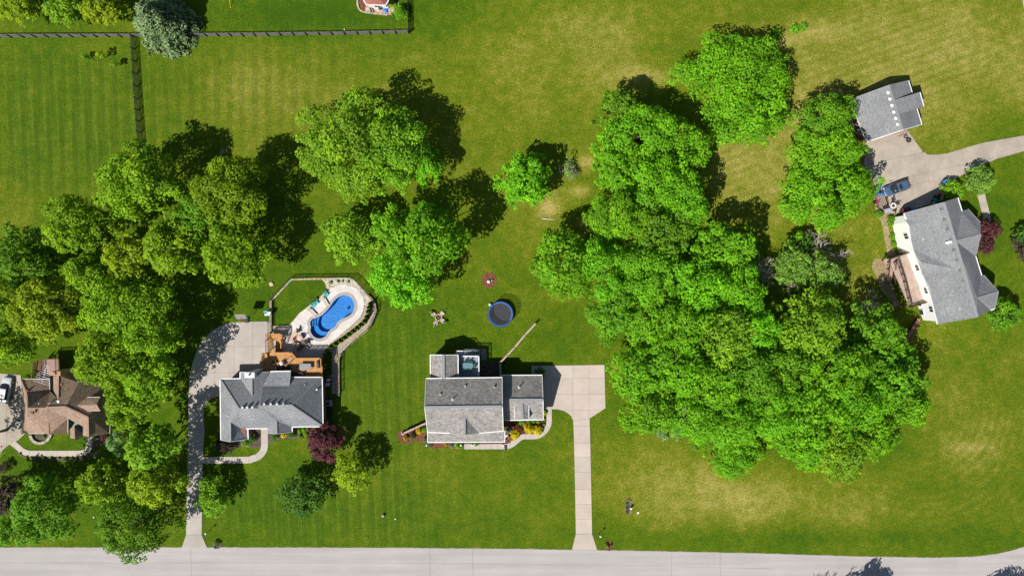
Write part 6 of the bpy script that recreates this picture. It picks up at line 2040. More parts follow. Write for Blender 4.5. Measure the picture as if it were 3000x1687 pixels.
for x, y, r, m, lab, nme in (
    (215, 1330, 24, F_PLUM, 'purple-brown shrub at the front left corner of the pool house', 'shrub'), (150, 1270, 15, F_PURPLE, 'smaller purple shrub beside the front left corner of the pool house', 'shrub'), (310, 1290, 9, F_YEL, 'yellow-green plant in front of the left gable of the pool house', 'shrub'),
    (540, 1265, 13, F_LIME, 'bright clipped shrub in the entry bed of the pool house', 'shrub'), (620, 1200, 14, F_DARK, 'dark round shrub left of the entry walk', 'shrub'), (985, 1150, 13, F_DARK, 'dark shrub right of the entry walk', 'shrub'), (1140, 1148, 9.5, F_GOLD, 'yellow shrub in front of the middle gable of the pool house', 'golden_shrub'), (1260, 1140, 12, F_DARK, 'dark shrub right of the yellow one at the pool house', 'shrub'),
    (1385, 1090, 7, F_BRIGHT, 'bright round shrub first along the right front wall of the pool house', 'shrub'), (1445, 1060, 7, F_BRIGHT, 'bright round shrub second along the right front wall of the pool house', 'shrub'), (1520, 1050, 6.5, F_BRIGHT, 'bright round shrub third along the right front wall of the pool house', 'shrub'), (1400, 1170, 7, F_MID, 'low green plant left of the purple tree', 'shrub'), (1480, 1120, 9, F_OLIVE, 'low olive plant touching the purple tree', 'shrub')):
    shrub(*z3(x, y), r, lab, m, nme, leaf=0.15, dens=0.65, z=0.02)
# ---------------------------------------------------------------- front garden of the left house
struct(sheet('mulch_bed', W([lf(180, 395), lf(260, 455), lf(330, 480), lf(420, 478), lf(900, 478), lf(1000, 470), lf(1080, 430), lf(1130, 380), lf(1180, 420), lf(1100, 490), lf(980, 520), lf(420, 520), lf(300, 500), lf(200, 440)]), 0.03, MULCH_D))
struct(sheet('mulch_bed', smooth_line(W([lf(1105, 240), lf(1110, 370), lf(1160, 360), lf(1210, 310), lf(1300, 285), lf(1330, 230)]), 2, True), 0.03, MULCH_D))
ORD = ('first', 'second', 'third', 'fourth', 'fifth', 'sixth', 'seventh', 'eighth', 'ninth', 'tenth', 'eleventh', 'twelfth', 'thirteenth')
for i, (x, y) in enumerate(((235, 440), (312, 480), (368, 487), (425, 488), (515, 488), (602, 488), (692, 490), (782, 490), (842, 490), (905, 490), (980, 487), (1032, 462), (1108, 378))):
    shrub(*lf(x, y), 4.2, f'{ORD[i]} small clump from the left along the walk of the brown roof house', F_YEL, 'daylily_clump', leaf=0.11, dens=0.3, cat='plant', group='clumps edging the left walk')
cw = [lf(375, 215), lf(385, 250), lf(410, 285), lf(450, 305), lf(490, 310), lf(535, 300), lf(580, 270), lf(605, 235), lf(612, 212)]
stone_wall('garden_wall', 'half-round stone wall in front of the brown roof house', smooth_line(W(cw), 3), 0.5, 0, 0.4, 0.42, (STONE_L, STONE_G))
struct(sheet('mulch_bed', W(cw), 0.04, MULCH_D))
shrub(*lf(520, 238), 5, 'small plant inside the half-round wall', F_LIME, leaf=0.1, dens=0.35, cat='plant')
shrub(*lf(1235, 245), 13, 'red-purple shrub at the right front corner of the brown roof house', F_PURPLE, leaf=0.13)
shrub(*lf(1125, 240), 8, 'olive shrub beside the brown roof entrance walk', F_OLIVE, leaf=0.12)
shrub(*lf(905, 262), 4, 'small red flowering plant at the entry gable of the brown roof house', F_RED, leaf=0.1, dens=0.3)
shrub(*lf(60, 600), 18, 'dry brown shrub left of the shaded lawn by the walk', F_PLUM, leaf=0.16)
# deck behind the left house
D1 = 2.2
ld = thing('back_deck', 'reddish-brown deck behind the brown roof house', 'deck', (*W([z1(380, 110)])[0], 0), world=True)
fp_ = Wz([(320, 55), (440, 50), (445, 150), (430, 205), (325, 205), (318, 130)], z1, D1)
MB().prism(fp_, D1 - 0.05, D1).build('deck_floor', mat('mauve_decking', (0.32, 0.22, 0.19), 0.8, 0.12, 3), ld)
for x, y in ((325, 60), (435, 55), (325, 190), (438, 140)):
    p = U(*z1(x, y), D1)
    MB().box((p.x, p.y, D1 / 2), (0.14, 0.14, D1)).build('support_post', WOOD_B, ld)
railing(ld, fp_[0], fp_[1], D1, WOOD_B)
railing(ld, fp_[0], fp_[4], D1, WOOD_B)
railing(ld, fp_[1], fp_[2], D1, WOOD_B)
a, b = Wz([(298, 80)], z1, D1 - 0.1)[0], Wz([(282, 195)], z1, 0.0)[0]
stairs(ld, a, b, 1.0, D1, 0.0, 9, WOOD_B)
railing(ld, Wz([(272, 80)], z1, D1)[0], Wz([(262, 195)], z1, 0)[0], D1, WOOD_B, zb=0.0)

# ---------------------------------------------------------------- cars
def loft(secs, m, name, parent):
    mb = MB()
    k = len(secs[0])
    mb.v = [tuple(p) for s in secs for p in s]
    for i in range(len(secs) - 1):
        for j in range(k):
            j2 = (j + 1) % k
            mb.f.append((i * k + j, i * k + j2, (i + 1) * k + j2, (i + 1) * k + j))
    mb.f.append(tuple(range(k - 1, -1, -1)))
    mb.f.append(tuple((len(secs) - 1) * k + j for j in range(k)))
    o = mb.build(name, m, parent, True)
    b = o.modifiers.new('sub', 'SUBSURF')
    b.levels = b.render_levels = 1
    return o
def car(name, label, px, py, ang, paint, suv=True, rails=False):
    p = U(px, py, 0.8)
    r = thing(name, label, 'car', (p.x, p.y, 0.07), rz=ang)
    def bs(x, w, zt, zb=0.3):
        return [(x, -w, zb), (x, -w, 0.55), (x, -w * 0.98, zt - 0.14), (x, -w * 0.84, zt), (x, 0, zt + 0.03), (x, w * 0.84, zt), (x, w * 0.98, zt - 0.14), (x, w, 0.55), (x, w, zb)]
    H = 1.02 if suv else 0.9
    L = 2.38 if suv else 2.3
    loft([bs(-L, .6, H - .25, .45), bs(-L + .06, .8, H - .05), bs(-L + .35, .91, H), bs(-1.0, .94, H), bs(0.2, .94, H), bs(1.0, .94, H - .02), bs(1.7, .92, H - .08), bs(L - .25, .84, H - .17), bs(L - .04, .66, H - .3), bs(L, .5, H - .42, .45)], paint, 'body', r)
    T = 1.72 if suv else 1.42
    xr = -2.05 if suv else -1.75
    def cs(x, wb, wt, zt):
        return [(x, -wb, H - .1), (x, -(wb + wt) / 2, (H + zt) / 2), (x, -wt, zt - 0.06), (x, -wt * 0.85, zt), (x, wt * 0.85, zt), (x, wt, zt - 0.06), (x, (wb + wt) / 2, (H + zt) / 2), (x, wb, H - .1)]
    gl = mat('car_glass', (0.02, 0.026, 0.03), 0.06, 0.1, spec=0.7)
    loft([cs(xr - .12, .8, .7, H), cs(xr + .15, .84, .68, T - .16), cs(xr + .45, .85, .69, T - .03), cs(-.3, .86, .7, T), cs(.3, .85, .68, T - .06), cs(.62, .84, .66, T - .22), cs(1.2, .8, .64, H)], gl, 'cabin_glass', r)
    rp_ = MB()
    xs = [xr + .3, xr + .6, -.6, 0.0, .3]
    for i in range(len(xs) - 1):
        za, zb_ = (T - .07 if i == 0 else T + .008), (T - .03 if i == len(xs) - 2 else T + .008)
        for s in (-1, 1):
            rp_.poly([(xs[i], 0, za + .025), (xs[i], s * .63, za - .02), (xs[i + 1], s * .63, zb_ - .02), (xs[i + 1], 0, zb_ + .025)][::s])
    ro = rp_.build('roof_panel', paint, r, True)
    if suv:
        MB().box((-0.28, 0, T + .03), (0.5, 0.86, 0.02)).build('sunroof', BLACKM, ro)
    for s in (-1, 1):
        if rails:
            MB().tube([(xr + .3, s * .6, T + .02), (xr + .6, s * .6, T + .08), (0.0, s * .6, T + .08), (.2, s * .6, T)], 0.025, 6).build('roof_rail', STEEL, r)
        MB().box((0.85, s * 1.02, H + .08), (0.16, 0.2, 0.14)).build('mirror', paint, r, bevel=0.04)
        MB().box((L - .22, s * .62, H - .26), (0.22, 0.3, 0.12), -s * 0.5).build('headlight', mat('headlight_lens', (0.6, 0.62, 0.65), 0.1), r, bevel=0.03)
        MB().box((-L + .06, s * .7, H - .12), (0.16, 0.22, 0.2), s * 0.3).build('taillight', mat('taillight_red', (0.35, 0.01, 0.015), 0.2), r, bevel=0.03)
        for x in (-1.45, 1.42):
            w = MB().tube([(x, s * .72, 0.33), (x, s * .96, 0.33)], 0.34, 20).build('tyre', mat('tyre_rubber', (0.02, 0.02, 0.02), 0.8), r)
            MB().tube([(x, s * .9, 0.33), (x, s * .97, 0.33)], 0.21, 14).build('rim', STEEL, w)
    MB().box((L - .02, 0, 0.5), (0.05, 1.0, 0.16)).build('grille', BLACKM, r)
    MB().beam((1.12, -.62, H + .02), (1.22, .2, H), 0.03, 0.02).build('wiper', BLACKM, r)
    return r
def carpaint(name, c):
    m = bpy.data.materials.new(name)
    nt, N, L, P = _nodes(m)
    P.inputs['Base Color'].default_value = (*c, 1)
    P.inputs['Roughness'].default_value = 0.3
    P.inputs['Metallic'].default_value = 0.25
    P.inputs['Coat Weight'].default_value = 0.8
    P.inputs['Coat Roughness'].default_value = 0.06
    MATS[name] = m
    return m
zc = plan(2540, 500, 5.119)
car('parked_suv', 'dark blue sport utility vehicle parked on the concrete court', *zc(440, 262), R_(199.5), carpaint('dark_blue_paint', (0.07, 0.14, 0.26)), True, True)
car('parked_sedan', 'white sedan at the left edge beside the brown roof house', *z1(36, 286), R_(80), carpaint('white_car_paint', (0.72, 0.72, 0.73)), False)

# ---------------------------------------------------------------- trailer and clutter beside the court
tl = thing('utility_trailer', 'open timber-floored utility trailer left of the parked vehicle', 'trailer', (*U(*zc(205, 440), 0.5)[:2], 0.0), rz=R_(108))
for y in (-0.75, -0.45, -0.15, 0.15, 0.45, 0.75):
    MB().box((0, y, 0.5), (2.5, 0.22, 0.05)).build('plank', mat('grey_plank', (0.3, 0.24, 0.2), 0.85, 0.25, 3), tl)
for s in (-1, 1):
    MB().beam((-1.3, 0.92 * s, 0.55), (1.3, 0.92 * s, 0.55), 0.08, 0.12).build('side_rail', BLACKM, tl)
    MB().beam((-1.3, 0.92 * s, 0.9), (1.3, 0.92 * s, 0.9), 0.05, 0.05).build('top_rail', WOOD_B, tl)
    MB().tube([(-0.1, 0.98 * s, 0.3), (-0.1, 1.16 * s, 0.3)], 0.3, 18).build('wheel', mat('tyre_rubber', (0.02, 0.02, 0.02)), tl)
    MB().beam((-1.3, 0.7 * s, 0.5), (-2.5, 0.05 * s, 0.5), 0.08, 0.08).build('tongue_bar', BLACKM, tl)
    for x in (-1.3, 0, 1.3):
        MB().box((x, 0.92 * s, 0.72), (0.06, 0.06, 0.4)).build('stake', BLACKM, tl)
MB().beam((1.3, -0.9, 0.9), (1.3, 0.9, 0.9), 0.05, 0.05).build('tailgate_bar', BLACKM, tl)
at = thing('quad_bike', 'blue quad bike at the back end of the utility trailer', 'quad bike', (*U(*zc(180, 305), 0.6)[:2], 0.0), rz=R_(106))
BLU = mat('blue_plastic', (0.04, 0.22, 0.5), 0.4, 0.1)
MB().box((0.1, 0, 0.6), (0.9, 0.5, 0.3)).build('body', BLU, at, bevel=0.1)
MB().box((0.72, 0, 0.72), (0.5, 0.8, 0.1)).build('front_rack', BLU, at, bevel=0.04)
MB().box((-0.65, 0, 0.72), (0.5, 0.8, 0.1)).build('rear_rack', BLU, at, bevel=0.04)
MB().box((-0.25, 0, 0.82), (0.6, 0.3, 0.12)).build('saddle', BLACKM, at, bevel=0.05)
MB().tube([(0.35, -0.4, 0.98), (0.3, 0, 1.0), (0.35, 0.4, 0.98)], 0.025, 6).build('handlebar', BLACKM, at)
for x in (-0.6, 0.65):
    for s in (-1, 1):
        MB().tube([(x, s * .36, 0.28), (x, s * .6, 0.28)], 0.28, 16).build('wheel', mat('tyre_rubber', (0.02, 0.02, 0.02)), at)
rb = thing('fuel_can', 'red can lying on the utility trailer', 'can', (*U(*zc(170, 455), 0.6)[:2], 0.53), rz=R_(100))
MB().box((0, 0, 0.17), (0.62, 0.3, 0.32)).build('body', mat('red_plastic', (0.55, 0.03, 0.05), 0.4), rb, bevel=0.06)
MB().tube([(0.34, 0, 0.25), (0.5, 0, 0.32)], 0.05, 8).build('spout', WHITE, rb)
MB().tube([(-0.2, 0, 0.32), (-0.15, 0, 0.42), (0.15, 0, 0.42), (0.2, 0, 0.32)], 0.03, 6).build('handle', mat('red_plastic', (0.55, 0.03, 0.05)), rb)
ft = thing('fire_table', 'round fire table with white rim and dark bowl among folding chairs', 'fire table', (*U(*zc(392, 527), 0.6)[:2], 0.07))
MB().lathe((0, 0, 0.55), [(0.55, 0), (0.55, 0.06), (0.3, 0.07), (0.3, 0.0), (0.55, 0)], 28, False).build('rim', mat('cream_tile', (0.68, 0.62, 0.55), 0.6), ft)
MB().lathe((0, 0, 0.35), [(0.1, 0), (0.26, 0.06), (0.3, 0.22), (0.22, 0.22), (0.04, 0.24)], 20).build('bowl', mat('dark_bowl', (0.08, 0.08, 0.1), 0.5), ft)
for k in range(4):
    a = k * 1.571 + 0.5
    MB().beam((0.5 * math.cos(a), 0.5 * math.sin(a), 0), (0.42 * math.cos(a), 0.42 * math.sin(a), 0.56), 0.05, 0.05, (0.3, 1, 0)).build('leg', BLACKM, ft)
fc = chair_proto('folding_chair', 'dark folding chair above the round fire table', mat('dark_canvas', (0.06, 0.05, 0.05), 0.9), BLACKM, 'folding chairs round the fire table', 0.5, 0.42, 0.85)
place(fc, *zc(375, 445), R_(-80), 0.07)
for x, y, a, lab in ((455, 490, 200, 'dark folding chair right of the round fire table'), (300, 530, 5, 'brown folding chair left of the round fire table'), (255, 555, 20, 'dark folding chair next to the grey folding table'), (405, 590, 100, 'small dark folding chair below the round fire table')):
    p = U(*zc(x, y), 0.4)
    dup(fc, (p.x, p.y, 0.07), R_(a), lab, 'folding chairs round the fire table')
tb = thing('folding_table', 'grey-blue folding table at the corner of the court', 'table', (*U(*zc(308, 600), 0.7)[:2], 0.05), rz=R_(17))
MB().box((0, 0, 0.7), (1.2, 0.72, 0.05)).build('table_top', mat('grey_blue_top', (0.34, 0.36, 0.43), 0.6), tb, bevel=0.01)
for sx in (-1, 1):
    for sy in (-1, 1):
        MB().beam((sx * 0.5, sy * 0.3, 0), (sx * 0.5, sy * 0.3, 0.68), 0.04, 0.04, (0, 1, 0)).build('leg', STEEL, tb)
shrub(*zc(193, 645), 12.5, 'round clipped green shrub beside the grey folding table', F_MID, leaf=0.16, dens=0.8)
shrub(*zc(375, 715), 11, 'green shrub against the upper end of the white wall', F_MID, leaf=0.16, dens=0.7)
shrub(*zc(385, 790), 10, 'second green shrub along the white wall', F_MID, leaf=0.16, dens=0.6)
shrub(*t31(1285, 920), 9, 'third green shrub along the white wall', F_MID, leaf=0.16, dens=0.6)
shrub(*t31(1310, 1000), 8, 'last green shrub along the white wall before the deck', F_MID, leaf=0.16, dens=0.6)
def wheelie_bin(label, px, py, m, rz):
    p = U(px, py, 1.0)
    r = thing('wheeled_bin', label, 'bin', (p.x, p.y, 0.07), rz=rz)
    b = MB()
    b.v = [(-.25, -.25, .05), (.25, -.25, .05), (.25, .25, .05), (-.25, .25, .05), (-.32, -.3, 1.0), (.34, -.3, 1.0), (.34, .3, 1.0), (-.32, .3, 1.0)]
    b.f = [(3, 2, 1, 0), (0, 1, 5, 4), (1, 2, 6, 5), (2, 3, 7, 6), (3, 0, 4, 7), (4, 5, 6, 7)]
    b.build('body', m, r)
    MB().box((0.02, 0, 1.04), (0.74, 0.66, 0.08)).build('lid', m, r, bevel=0.035)
    for s in (-1, 1):
        MB().tube([(-.28, s * .24, 0.1), (-.28, s * .3, 0.1)], 0.1, 12).build('wheel', BLACKM, r)
    MB().tube([(-.4, -.25, .98), (-.4, .25, .98)], 0.02, 6).build('handle', BLACKM, r)
wheelie_bin('blue wheeled bin beside the shrubs on the far side of the court', *zc(1185, 165), BLU, R_(-60))
MRN = mat('maroon_plastic', (0.12, 0.03, 0.04), 0.5)
wheelie_bin('left maroon wheeled bin at the corner of the white house', *zc(548, 600), MRN, R_(70))
wheelie_bin('right maroon wheeled bin at the corner of the white house', *zc(628, 585), MRN, R_(70))
wheelie_bin('dark wheeled bin half under the brown eave', *z1(152, 510), mat('navy_plastic', (0.02, 0.03, 0.06), 0.4), R_(0))
kb = thing('storage_box', 'blue storage box against the white house beside the maroon bins', 'storage box', (*U(*zc(690, 585), 0.5)[:2], 0.07), rz=R_(17))
MB().box((0, 0, 0.25), (0.95, 0.5, 0.5)).build('body', BLU, kb, bevel=0.04)
MB().box((0, 0, 0.53), (1.0, 0.55, 0.07)).build('lid', BLU, kb, bevel=0.03)
lm = thing('lawn_tractor', 'teal ride-on mower with red bag in the shade of the white house', 'lawn mower', (*U(*zc(1045, 430), 0.6)[:2], 0.07), rz=R_(238))
TQ = mat('teal_enamel', (0.02, 0.22, 0.22), 0.35)
MB().box((0.45, 0, 0.5), (0.7, 0.5, 0.4)).build('hood', TQ, lm, bevel=0.1)
MB().box((-0.2, 0, 0.38), (0.9, 0.8, 0.14)).build('chassis', TQ, lm, bevel=0.05)
MB().box((-0.4, 0, 0.62), (0.42, 0.46, 0.16)).build('seat', BLACKM, lm, bevel=0.05)
MB().box((-0.62, 0, 0.82), (0.1, 0.44, 0.36)).build('seat_back', BLACKM, lm, bevel=0.04)
MB().tube([(0.05 + 0.16 * math.cos(6.283 * i / 14), 0.16 * math.sin(6.283 * i / 14), 0.9) for i in range(15)], 0.018, 6, False).build('steering_wheel', BLACKM, lm)
MB().box((-0.95, 0, 0.55), (0.5, 0.6, 0.55)).build('collection_bag', mat('red_fabric', (0.3, 0.02, 0.03), 0.8), lm, bevel=0.1)
for x, s, r in ((0.55, 1, 0.2), (0.55, -1, 0.2), (-0.4, 1, 0.27), (-0.4, -1, 0.27)):
    MB().tube([(x, s * .34, r), (x, s * .52, r)], r, 16).build('wheel', mat('tyre_rubber', (0.02, 0.02, 0.02)), lm)
MB().lathe((0.85, 0.0, 0.4), [(0.1, 0), (0.16, 0.1), (0.1, 0.2), (0.02, 0.22)], 12).build('headlamp', WHITE, lm)
def tyre(label, px, py, r):
    p = U(px, py, 0.1)
    t = thing('old_tyre', label, 'tyre', (p.x, p.y, 0.02), 'tyres by the garage door')
    ring = [(r * 0.75 * math.cos(6.283 * i / 22), r * 0.75 * math.sin(6.283 * i / 22), 0.11) for i in range(23)]
    MB().tube(ring, r * 0.25, 8, False).build('tread', mat('tyre_rubber', (0.02, 0.02, 0.02)), t, True)
    MB().lathe((0, 0, 0.05), [(r * 0.3, 0), (r * 0.52, 0.02), (r * 0.5, 0.06), (r * 0.2, 0.05)], 16).build('wheel_disc', STEEL if r < 0.4 else WOOD_B, t)
tyre('smaller tyre with pale rim beside the garage door', *z7(718, 746), 0.36)
tyre('larger dark tyre in the grass beside the garage door', *z7(752, 783), 0.48)
pl = thing('wooden_rack', 'small slatted timber rack against the garage front', 'rack', (*U(*z7(690, 703), 0.4)[:2], 0.05), rz=R_(17))
for k in range(4):
    MB().box((-0.6 + k * 0.4, 0, 0.45), (0.12, 0.9, 0.05)).build('slat', WOOD_P, pl)
for s in (-1, 1):
    MB().box((0, 0.42 * s, 0.38), (1.5, 0.07, 0.09)).build('bearer', WOOD_B, pl)
    for x in (-0.65, 0.65):
        MB().box((x, 0.42 * s, 0.18), (0.08, 0.08, 0.36)).build('leg', WOOD_B, pl)

# ---------------------------------------------------------------- elevated deck of the white house
zw = plan(2560, 710, 3.9)
WZ = 0.55
WOOD_D = mat('dark_brown_rail_wood', (0.085, 0.042, 0.03), 0.8, 0.3, 3)
wd = thing('elevated_deck', 'elevated pinkish deck with brown railing beside the white house', 'deck', (*W([zw(400, 450)])[0], 0), world=True)
fl = Wz([(165, 190), (410, 105), (440, 345), (505, 350), (505, 400), (545, 520), (590, 675), (405, 735)], zw, WZ)
MB().prism(fl, WZ - 0.06, WZ).build('deck_floor', BOARD_P, wd)
MB().prism([tuple(p) for p in inset(fl, 0.06)], WZ - 0.32, WZ - 0.062).build('rim_joist', WOOD_D, wd)
for x, y in ((175, 200), (260, 220), (320, 420), (360, 570), (400, 720), (560, 680), (400, 130)):
    p = U(*zw(x, y), WZ)
    g = float(zg(p.x, p.y))
    MB().box((p.x, p.y, (WZ + g) / 2 - 0.2), (0.15, 0.15, WZ - g)).build('support_post', WOOD_D, wd)
q = Wz([(130, 195), (410, 105), (250, 205), (330, 450), (405, 735), (625, 690)], zw, WZ + 0.9)
f0 = Wz([(165, 190), (410, 105), (255, 205), (335, 450), (405, 733), (590, 675)], zw, WZ)
railing(wd, f0[0], f0[1], WZ, WOOD_D, 0.95, 1.8, w=0.15)
railing(wd, f0[2], f0[3], WZ, WOOD_D, 0.95, 1.4, w=0.15)
railing(wd, f0[3], f0[4], WZ, WOOD_D, 0.95, 1.4, w=0.15)
railing(wd, f0[4], f0[5], WZ, WOOD_D, 0.95, 1.8, w=0.15)
a, b = Wz([(190, 225)], zw, WZ)[0], Wz([(185, 465)], zw, -1.6)[0]
gb_ = float(zg(*b))
stairs(wd, a, b, 1.05, WZ, gb_, 11, WOOD_P)
for s in (-0.55, 0.55):
    railing(wd, (a[0] + s, a[1]), (b[0] + s, b[1]), WZ, WOOD_D, 0.95, 1.5, w=0.15, zb=gb_)
MB().prism(Wz([(118, 195), (255, 165), (262, 225), (128, 250)], zw, WZ), WZ - 0.06, WZ - 0.003).build('stair_landing', BOARD_P, wd)
# timber retaining ramp below the white house
z32 = tile(3, 2)
rw = [z32(1560, 315), z32(1490, 420), z32(1430, 510), z32(1395, 590)]
board_fence('red-brown timber retaining wall running down from the white house', Wz(rw, lambda *a: a, 0.9), 0.9, mat('red_brown_timber', (0.2, 0.085, 0.05), 0.85, 0.25, 3), mat('red_brown_cap', (0.33, 0.16, 0.1), 0.85, 0.2, 3), 'timber_wall', 0.3)
struct(sheet('mulch_bed', W([z32(1535, 290), z32(1430, 440), z32(1375, 600), z32(1395, 610), z32(1500, 440), z32(1575, 325)]), 0.03, MULCH))
pr = thing('garden_bench', 'weathered grey bench beside the stair of the elevated deck', 'bench', (*W([zw(290, 700)])[0], float(zg(*W([zw(290, 700)])[0]))), rz=R_(75))
MB().box((0, 0, 0.42), (1.3, 0.4, 0.05)).build('seat', WOOD_P, pr)
MB().box((0, -0.2, 0.72), (1.3, 0.05, 0.4)).build('backrest', WOOD_P, pr)
for s in (-1, 1):
    MB().box((0.55 * s, 0, 0.2), (0.08, 0.38, 0.4)).build('leg', WOOD_B, pr)

# ---------------------------------------------------------------- small things of the yards
def mailbox(label, px, py, m):
    p = G(px, py)
    r = thing('mailbox', label, 'mailbox', p)
    MB().box((0, 0, 0.55), (0.1, 0.1, 1.1)).build('post', WOOD_B, r)
    mb_ = MB()
    prof = [(-.09, 0), (-.09, .1), (-.06, .16), (0, .19), (.06, .16), (.09, .1), (.09, 0)]
    mb_.v = [(x, y, 1.1 + z_) for y in (-.26, .26) for x, z_ in prof]
    mb_.f = [(i, i + 1, i + 8, i + 7) for i in range(6)] + [tuple(range(7)), tuple(range(13, 6, -1)), (6, 0, 7, 13)]
    mb_.build('box', m, r)
    MB().box((.1, .05, 1.22), (0.02, 0.05, 0.16)).build('signal_flag', mat('red_plastic', (0.55, 0.03, 0.05)), r)
def small_bed(px, py, r, m, seed):
    struct(sheet('mulch_ring', blob_poly(px, py, r, r, 16, 0.08, seed), 0.03, m))
small_bed(*t23(968, 1140), 14, MULCH, 3)
mailbox('black mailbox in the round mulch bed right of the long driveway', *t23(970, 1150), BLACKM)
shrub(*t23(950, 1140), 7, 'small shrub around the mailbox right of the long driveway', F_MID, leaf=0.11, dens=0.4, z=0.02)
small_bed(*t03(2180, 1125), 13, MULCH_D, 4)
mailbox('dark mailbox in the round bed right of the pool house drive', *t03(2190, 1130), BLACKM)
shrub(*t03(2170, 1110), 8, 'small shrub around the mailbox right of the pool house drive', F_MID, leaf=0.11, dens=0.4, z=0.02)
def lamp_post(label, px, py, h=1.9):
    p = G(px, py)
    r = thing('yard_lamp', label, 'lamp', p, 'yard lamps by the drives')
    MB().tube([(0, 0, 0), (0, 0, h)], 0.045, 8).build('post', BLACKM, r)
    MB().lathe((0, 0, h), [(0.08, 0), (0.15, 0.05), (0.17, 0.28), (0.05, 0.38)], 10).build('lantern', WHITE, r)
lamp_post('white-topped yard lamp beside the upper bend of the pool house drive', *t03(2068, 362), 1.7)
lamp_post('white-topped yard lamp near the road right of the pool house drive', *t03(2108, 985), 1.4)
lamp_post('white-topped yard lamp near the road right of the long driveway', *t23(878, 1013), 1.4)
p = G(*t23(1165, 745))
og = thing('ornamental_grass', 'dry ornamental grass clump on the lawn right of the long driveway', 'plant', p)
rng = np.random.default_rng(5)
for k, (oy, m) in enumerate(((0.75, mat('dry_straw', (0.42, 0.33, 0.22), 0.9, 0.3, 6)), (-0.75, mat('dry_straw', (0.42, 0.33, 0.22))), (0.0, mat('grey_green_blade', (0.25, 0.32, 0.2), 0.9)))):
    mb = MB()
    for i in range(260):
        a, rr = rng.random() * 6.283, rng.random() ** 0.6
        b0 = Vector((rr * 0.25 * math.cos(a), oy + rr * 0.3 * math.sin(a), 0))
        tip = b0 + Vector((0.55 * rr * math.cos(a), 0.55 * rr * math.sin(a), 0.75 - 0.4 * rr))
        s = Vector((-math.sin(a), math.cos(a), 0)) * 0.03
        mb.poly([b0 - s, b0 + s, tip])
    mb.build('blades', m, og)
p = G(*t23(1190, 755))
ub = thing('utility_pedestal', 'small white utility pedestal in the dry ornamental grass', 'utility box', p)
MB().box((0, 0, 0.4), (0.3, 0.25, 0.8)).build('cabinet', mat('pale_plastic', (0.62, 0.63, 0.64)), ub, bevel=0.03)
MB().box((0, 0, 0.82), (0.34, 0.29, 0.06)).build('cap', WHITE, ub)
for x, y, f, lab, r in ((1268, 806, t23, 'round white cover in the lawn right of the ornamental grass', 0.2), (1402, 870, t13, 'small white cover in the middle front lawn', 0.13), (945, 852, t03, 'small white cover on the shaded left lawn', 0.14)):
    p = G(*f(x, y))
    o = MB().lathe((0, 0, 0), [(r, 0), (r, 0.08), (r * 0.8, 0.12), (0.02, 0.13)], 14).build('valve_cover', WHITE, None, True)
    o.location = p
    tag(o, lab, 'cover')
p = G(*t13(1280, 832))
ub = thing('utility_pedestal', 'beige utility pedestal on the front lawn left of the middle house', 'utility box', p)
MB().box((0, 0, 0.25), (0.32, 0.3, 0.5)).build('cabinet', mat('utility_beige', (0.5, 0.38, 0.28)), ub, bevel=0.03)
MB().box((0, 0, 0.52), (0.36, 0.34, 0.06)).build('cap', mat('utility_beige', (0.5, 0.38, 0.28)), ub)
# saplings in the top left field
for x, y, r, c, lab, m in ((855, 572, 11, 1.2, 'leftmost small sapling in the top left field', F_LIME), (1005, 545, 13, 1.9, 'tallest sapling in the top left field', F_YEL), (1150, 640, 12, 1.4, 'rightmost sapling in the top left field', F_LIME)):
    tree(*t00(x, y), r, r * 0.9, c, lab, m, 'sapling', hz=0.7, leaf=0.18, dens=0.4, group='saplings in the striped field')
# bushes along the dry bank, top right
for x, y, r, lab in ((90, 345, 15, 'leftmost low bush on the dry bank near the big round tree'), (265, 295, 15, 'middle low bush on the dry bank'), (355, 270, 14, 'rightmost low bush on the dry bank'), (10, 330, 8, 'tiny bush at the left end of the dry bank')):
    shrub(*t30(x, y), r, lab, F_BRIGHT, leaf=0.2, dens=0.5, hz=0.4)
# fallen limb on the back lawn
p = G(*tile(2, 1)(360, 755))
fb = thing('fallen_branch', 'pale fallen branch lying on the back lawn', 'branch', p)
mb = MB().tube([(-0.9, 0.05, 0.12), (-0.2, 0.02, 0.1), (1.0, -0.06, 0.05), (1.6, -0.08, 0.03)], [0.12, 0.11, 0.07, 0.03], 7)
mb.build('limb', BARE, fb, True)
for k, (x, y) in enumerate(((-0.5, 0.5), (0.1, -0.35), (-1.1, 0.45))):
    MB().tube([(x * 0.6, 0.03, 0.1), (x, y, 0.12)], [0.05, 0.02], 5).build('twig', BARE, fb)
bare_tree(*tile(0, 1)(2255, 100), 1.2, 0.7, 'brown brush heap in the tree shadow above the left wood', L=0.6, depth=3, r=0.03, name='brush_pile')
# outbuilding garden at the top edge
struct(sheet('mulch_bed', W([z8(140, 0), z8(140, 130), z8(190, 220), z8(280, 260), z8(310, 110), z8(240, 0)]), 0.03, MULCH))
struct(sheet('paved_patio', W([z8(310, 110), z8(290, 262), z8(400, 285), z8(520, 300), z8(780, 330), z8(900, 345), z8(960, 200), z8(1040, 80), z8(960, 60), z8(860, 180), z8(780, 130)]), 0.04, speckle('rubble_paving', (0.3, 0.23, 0.17), (0.58, 0.46, 0.38), 3.0)))
stone_wall('stone_edging', 'pale stone edging round the garden of the red outbuilding', smooth_line(W([z8(130, -60), z8(130, 40), z8(140, 140), z8(180, 225), z8(260, 272), z8(390, 292), z8(520, 308), z8(680, 325), z8(790, 338)]), 3), 0.3, 0, 0.22, 0.5)
bt = thing('covered_boat', 'small upturned blue boat beside the red outbuilding', 'boat', (*W([z8(735, 220)])[0], 0.04), rz=R_(-58))
bs_ = []
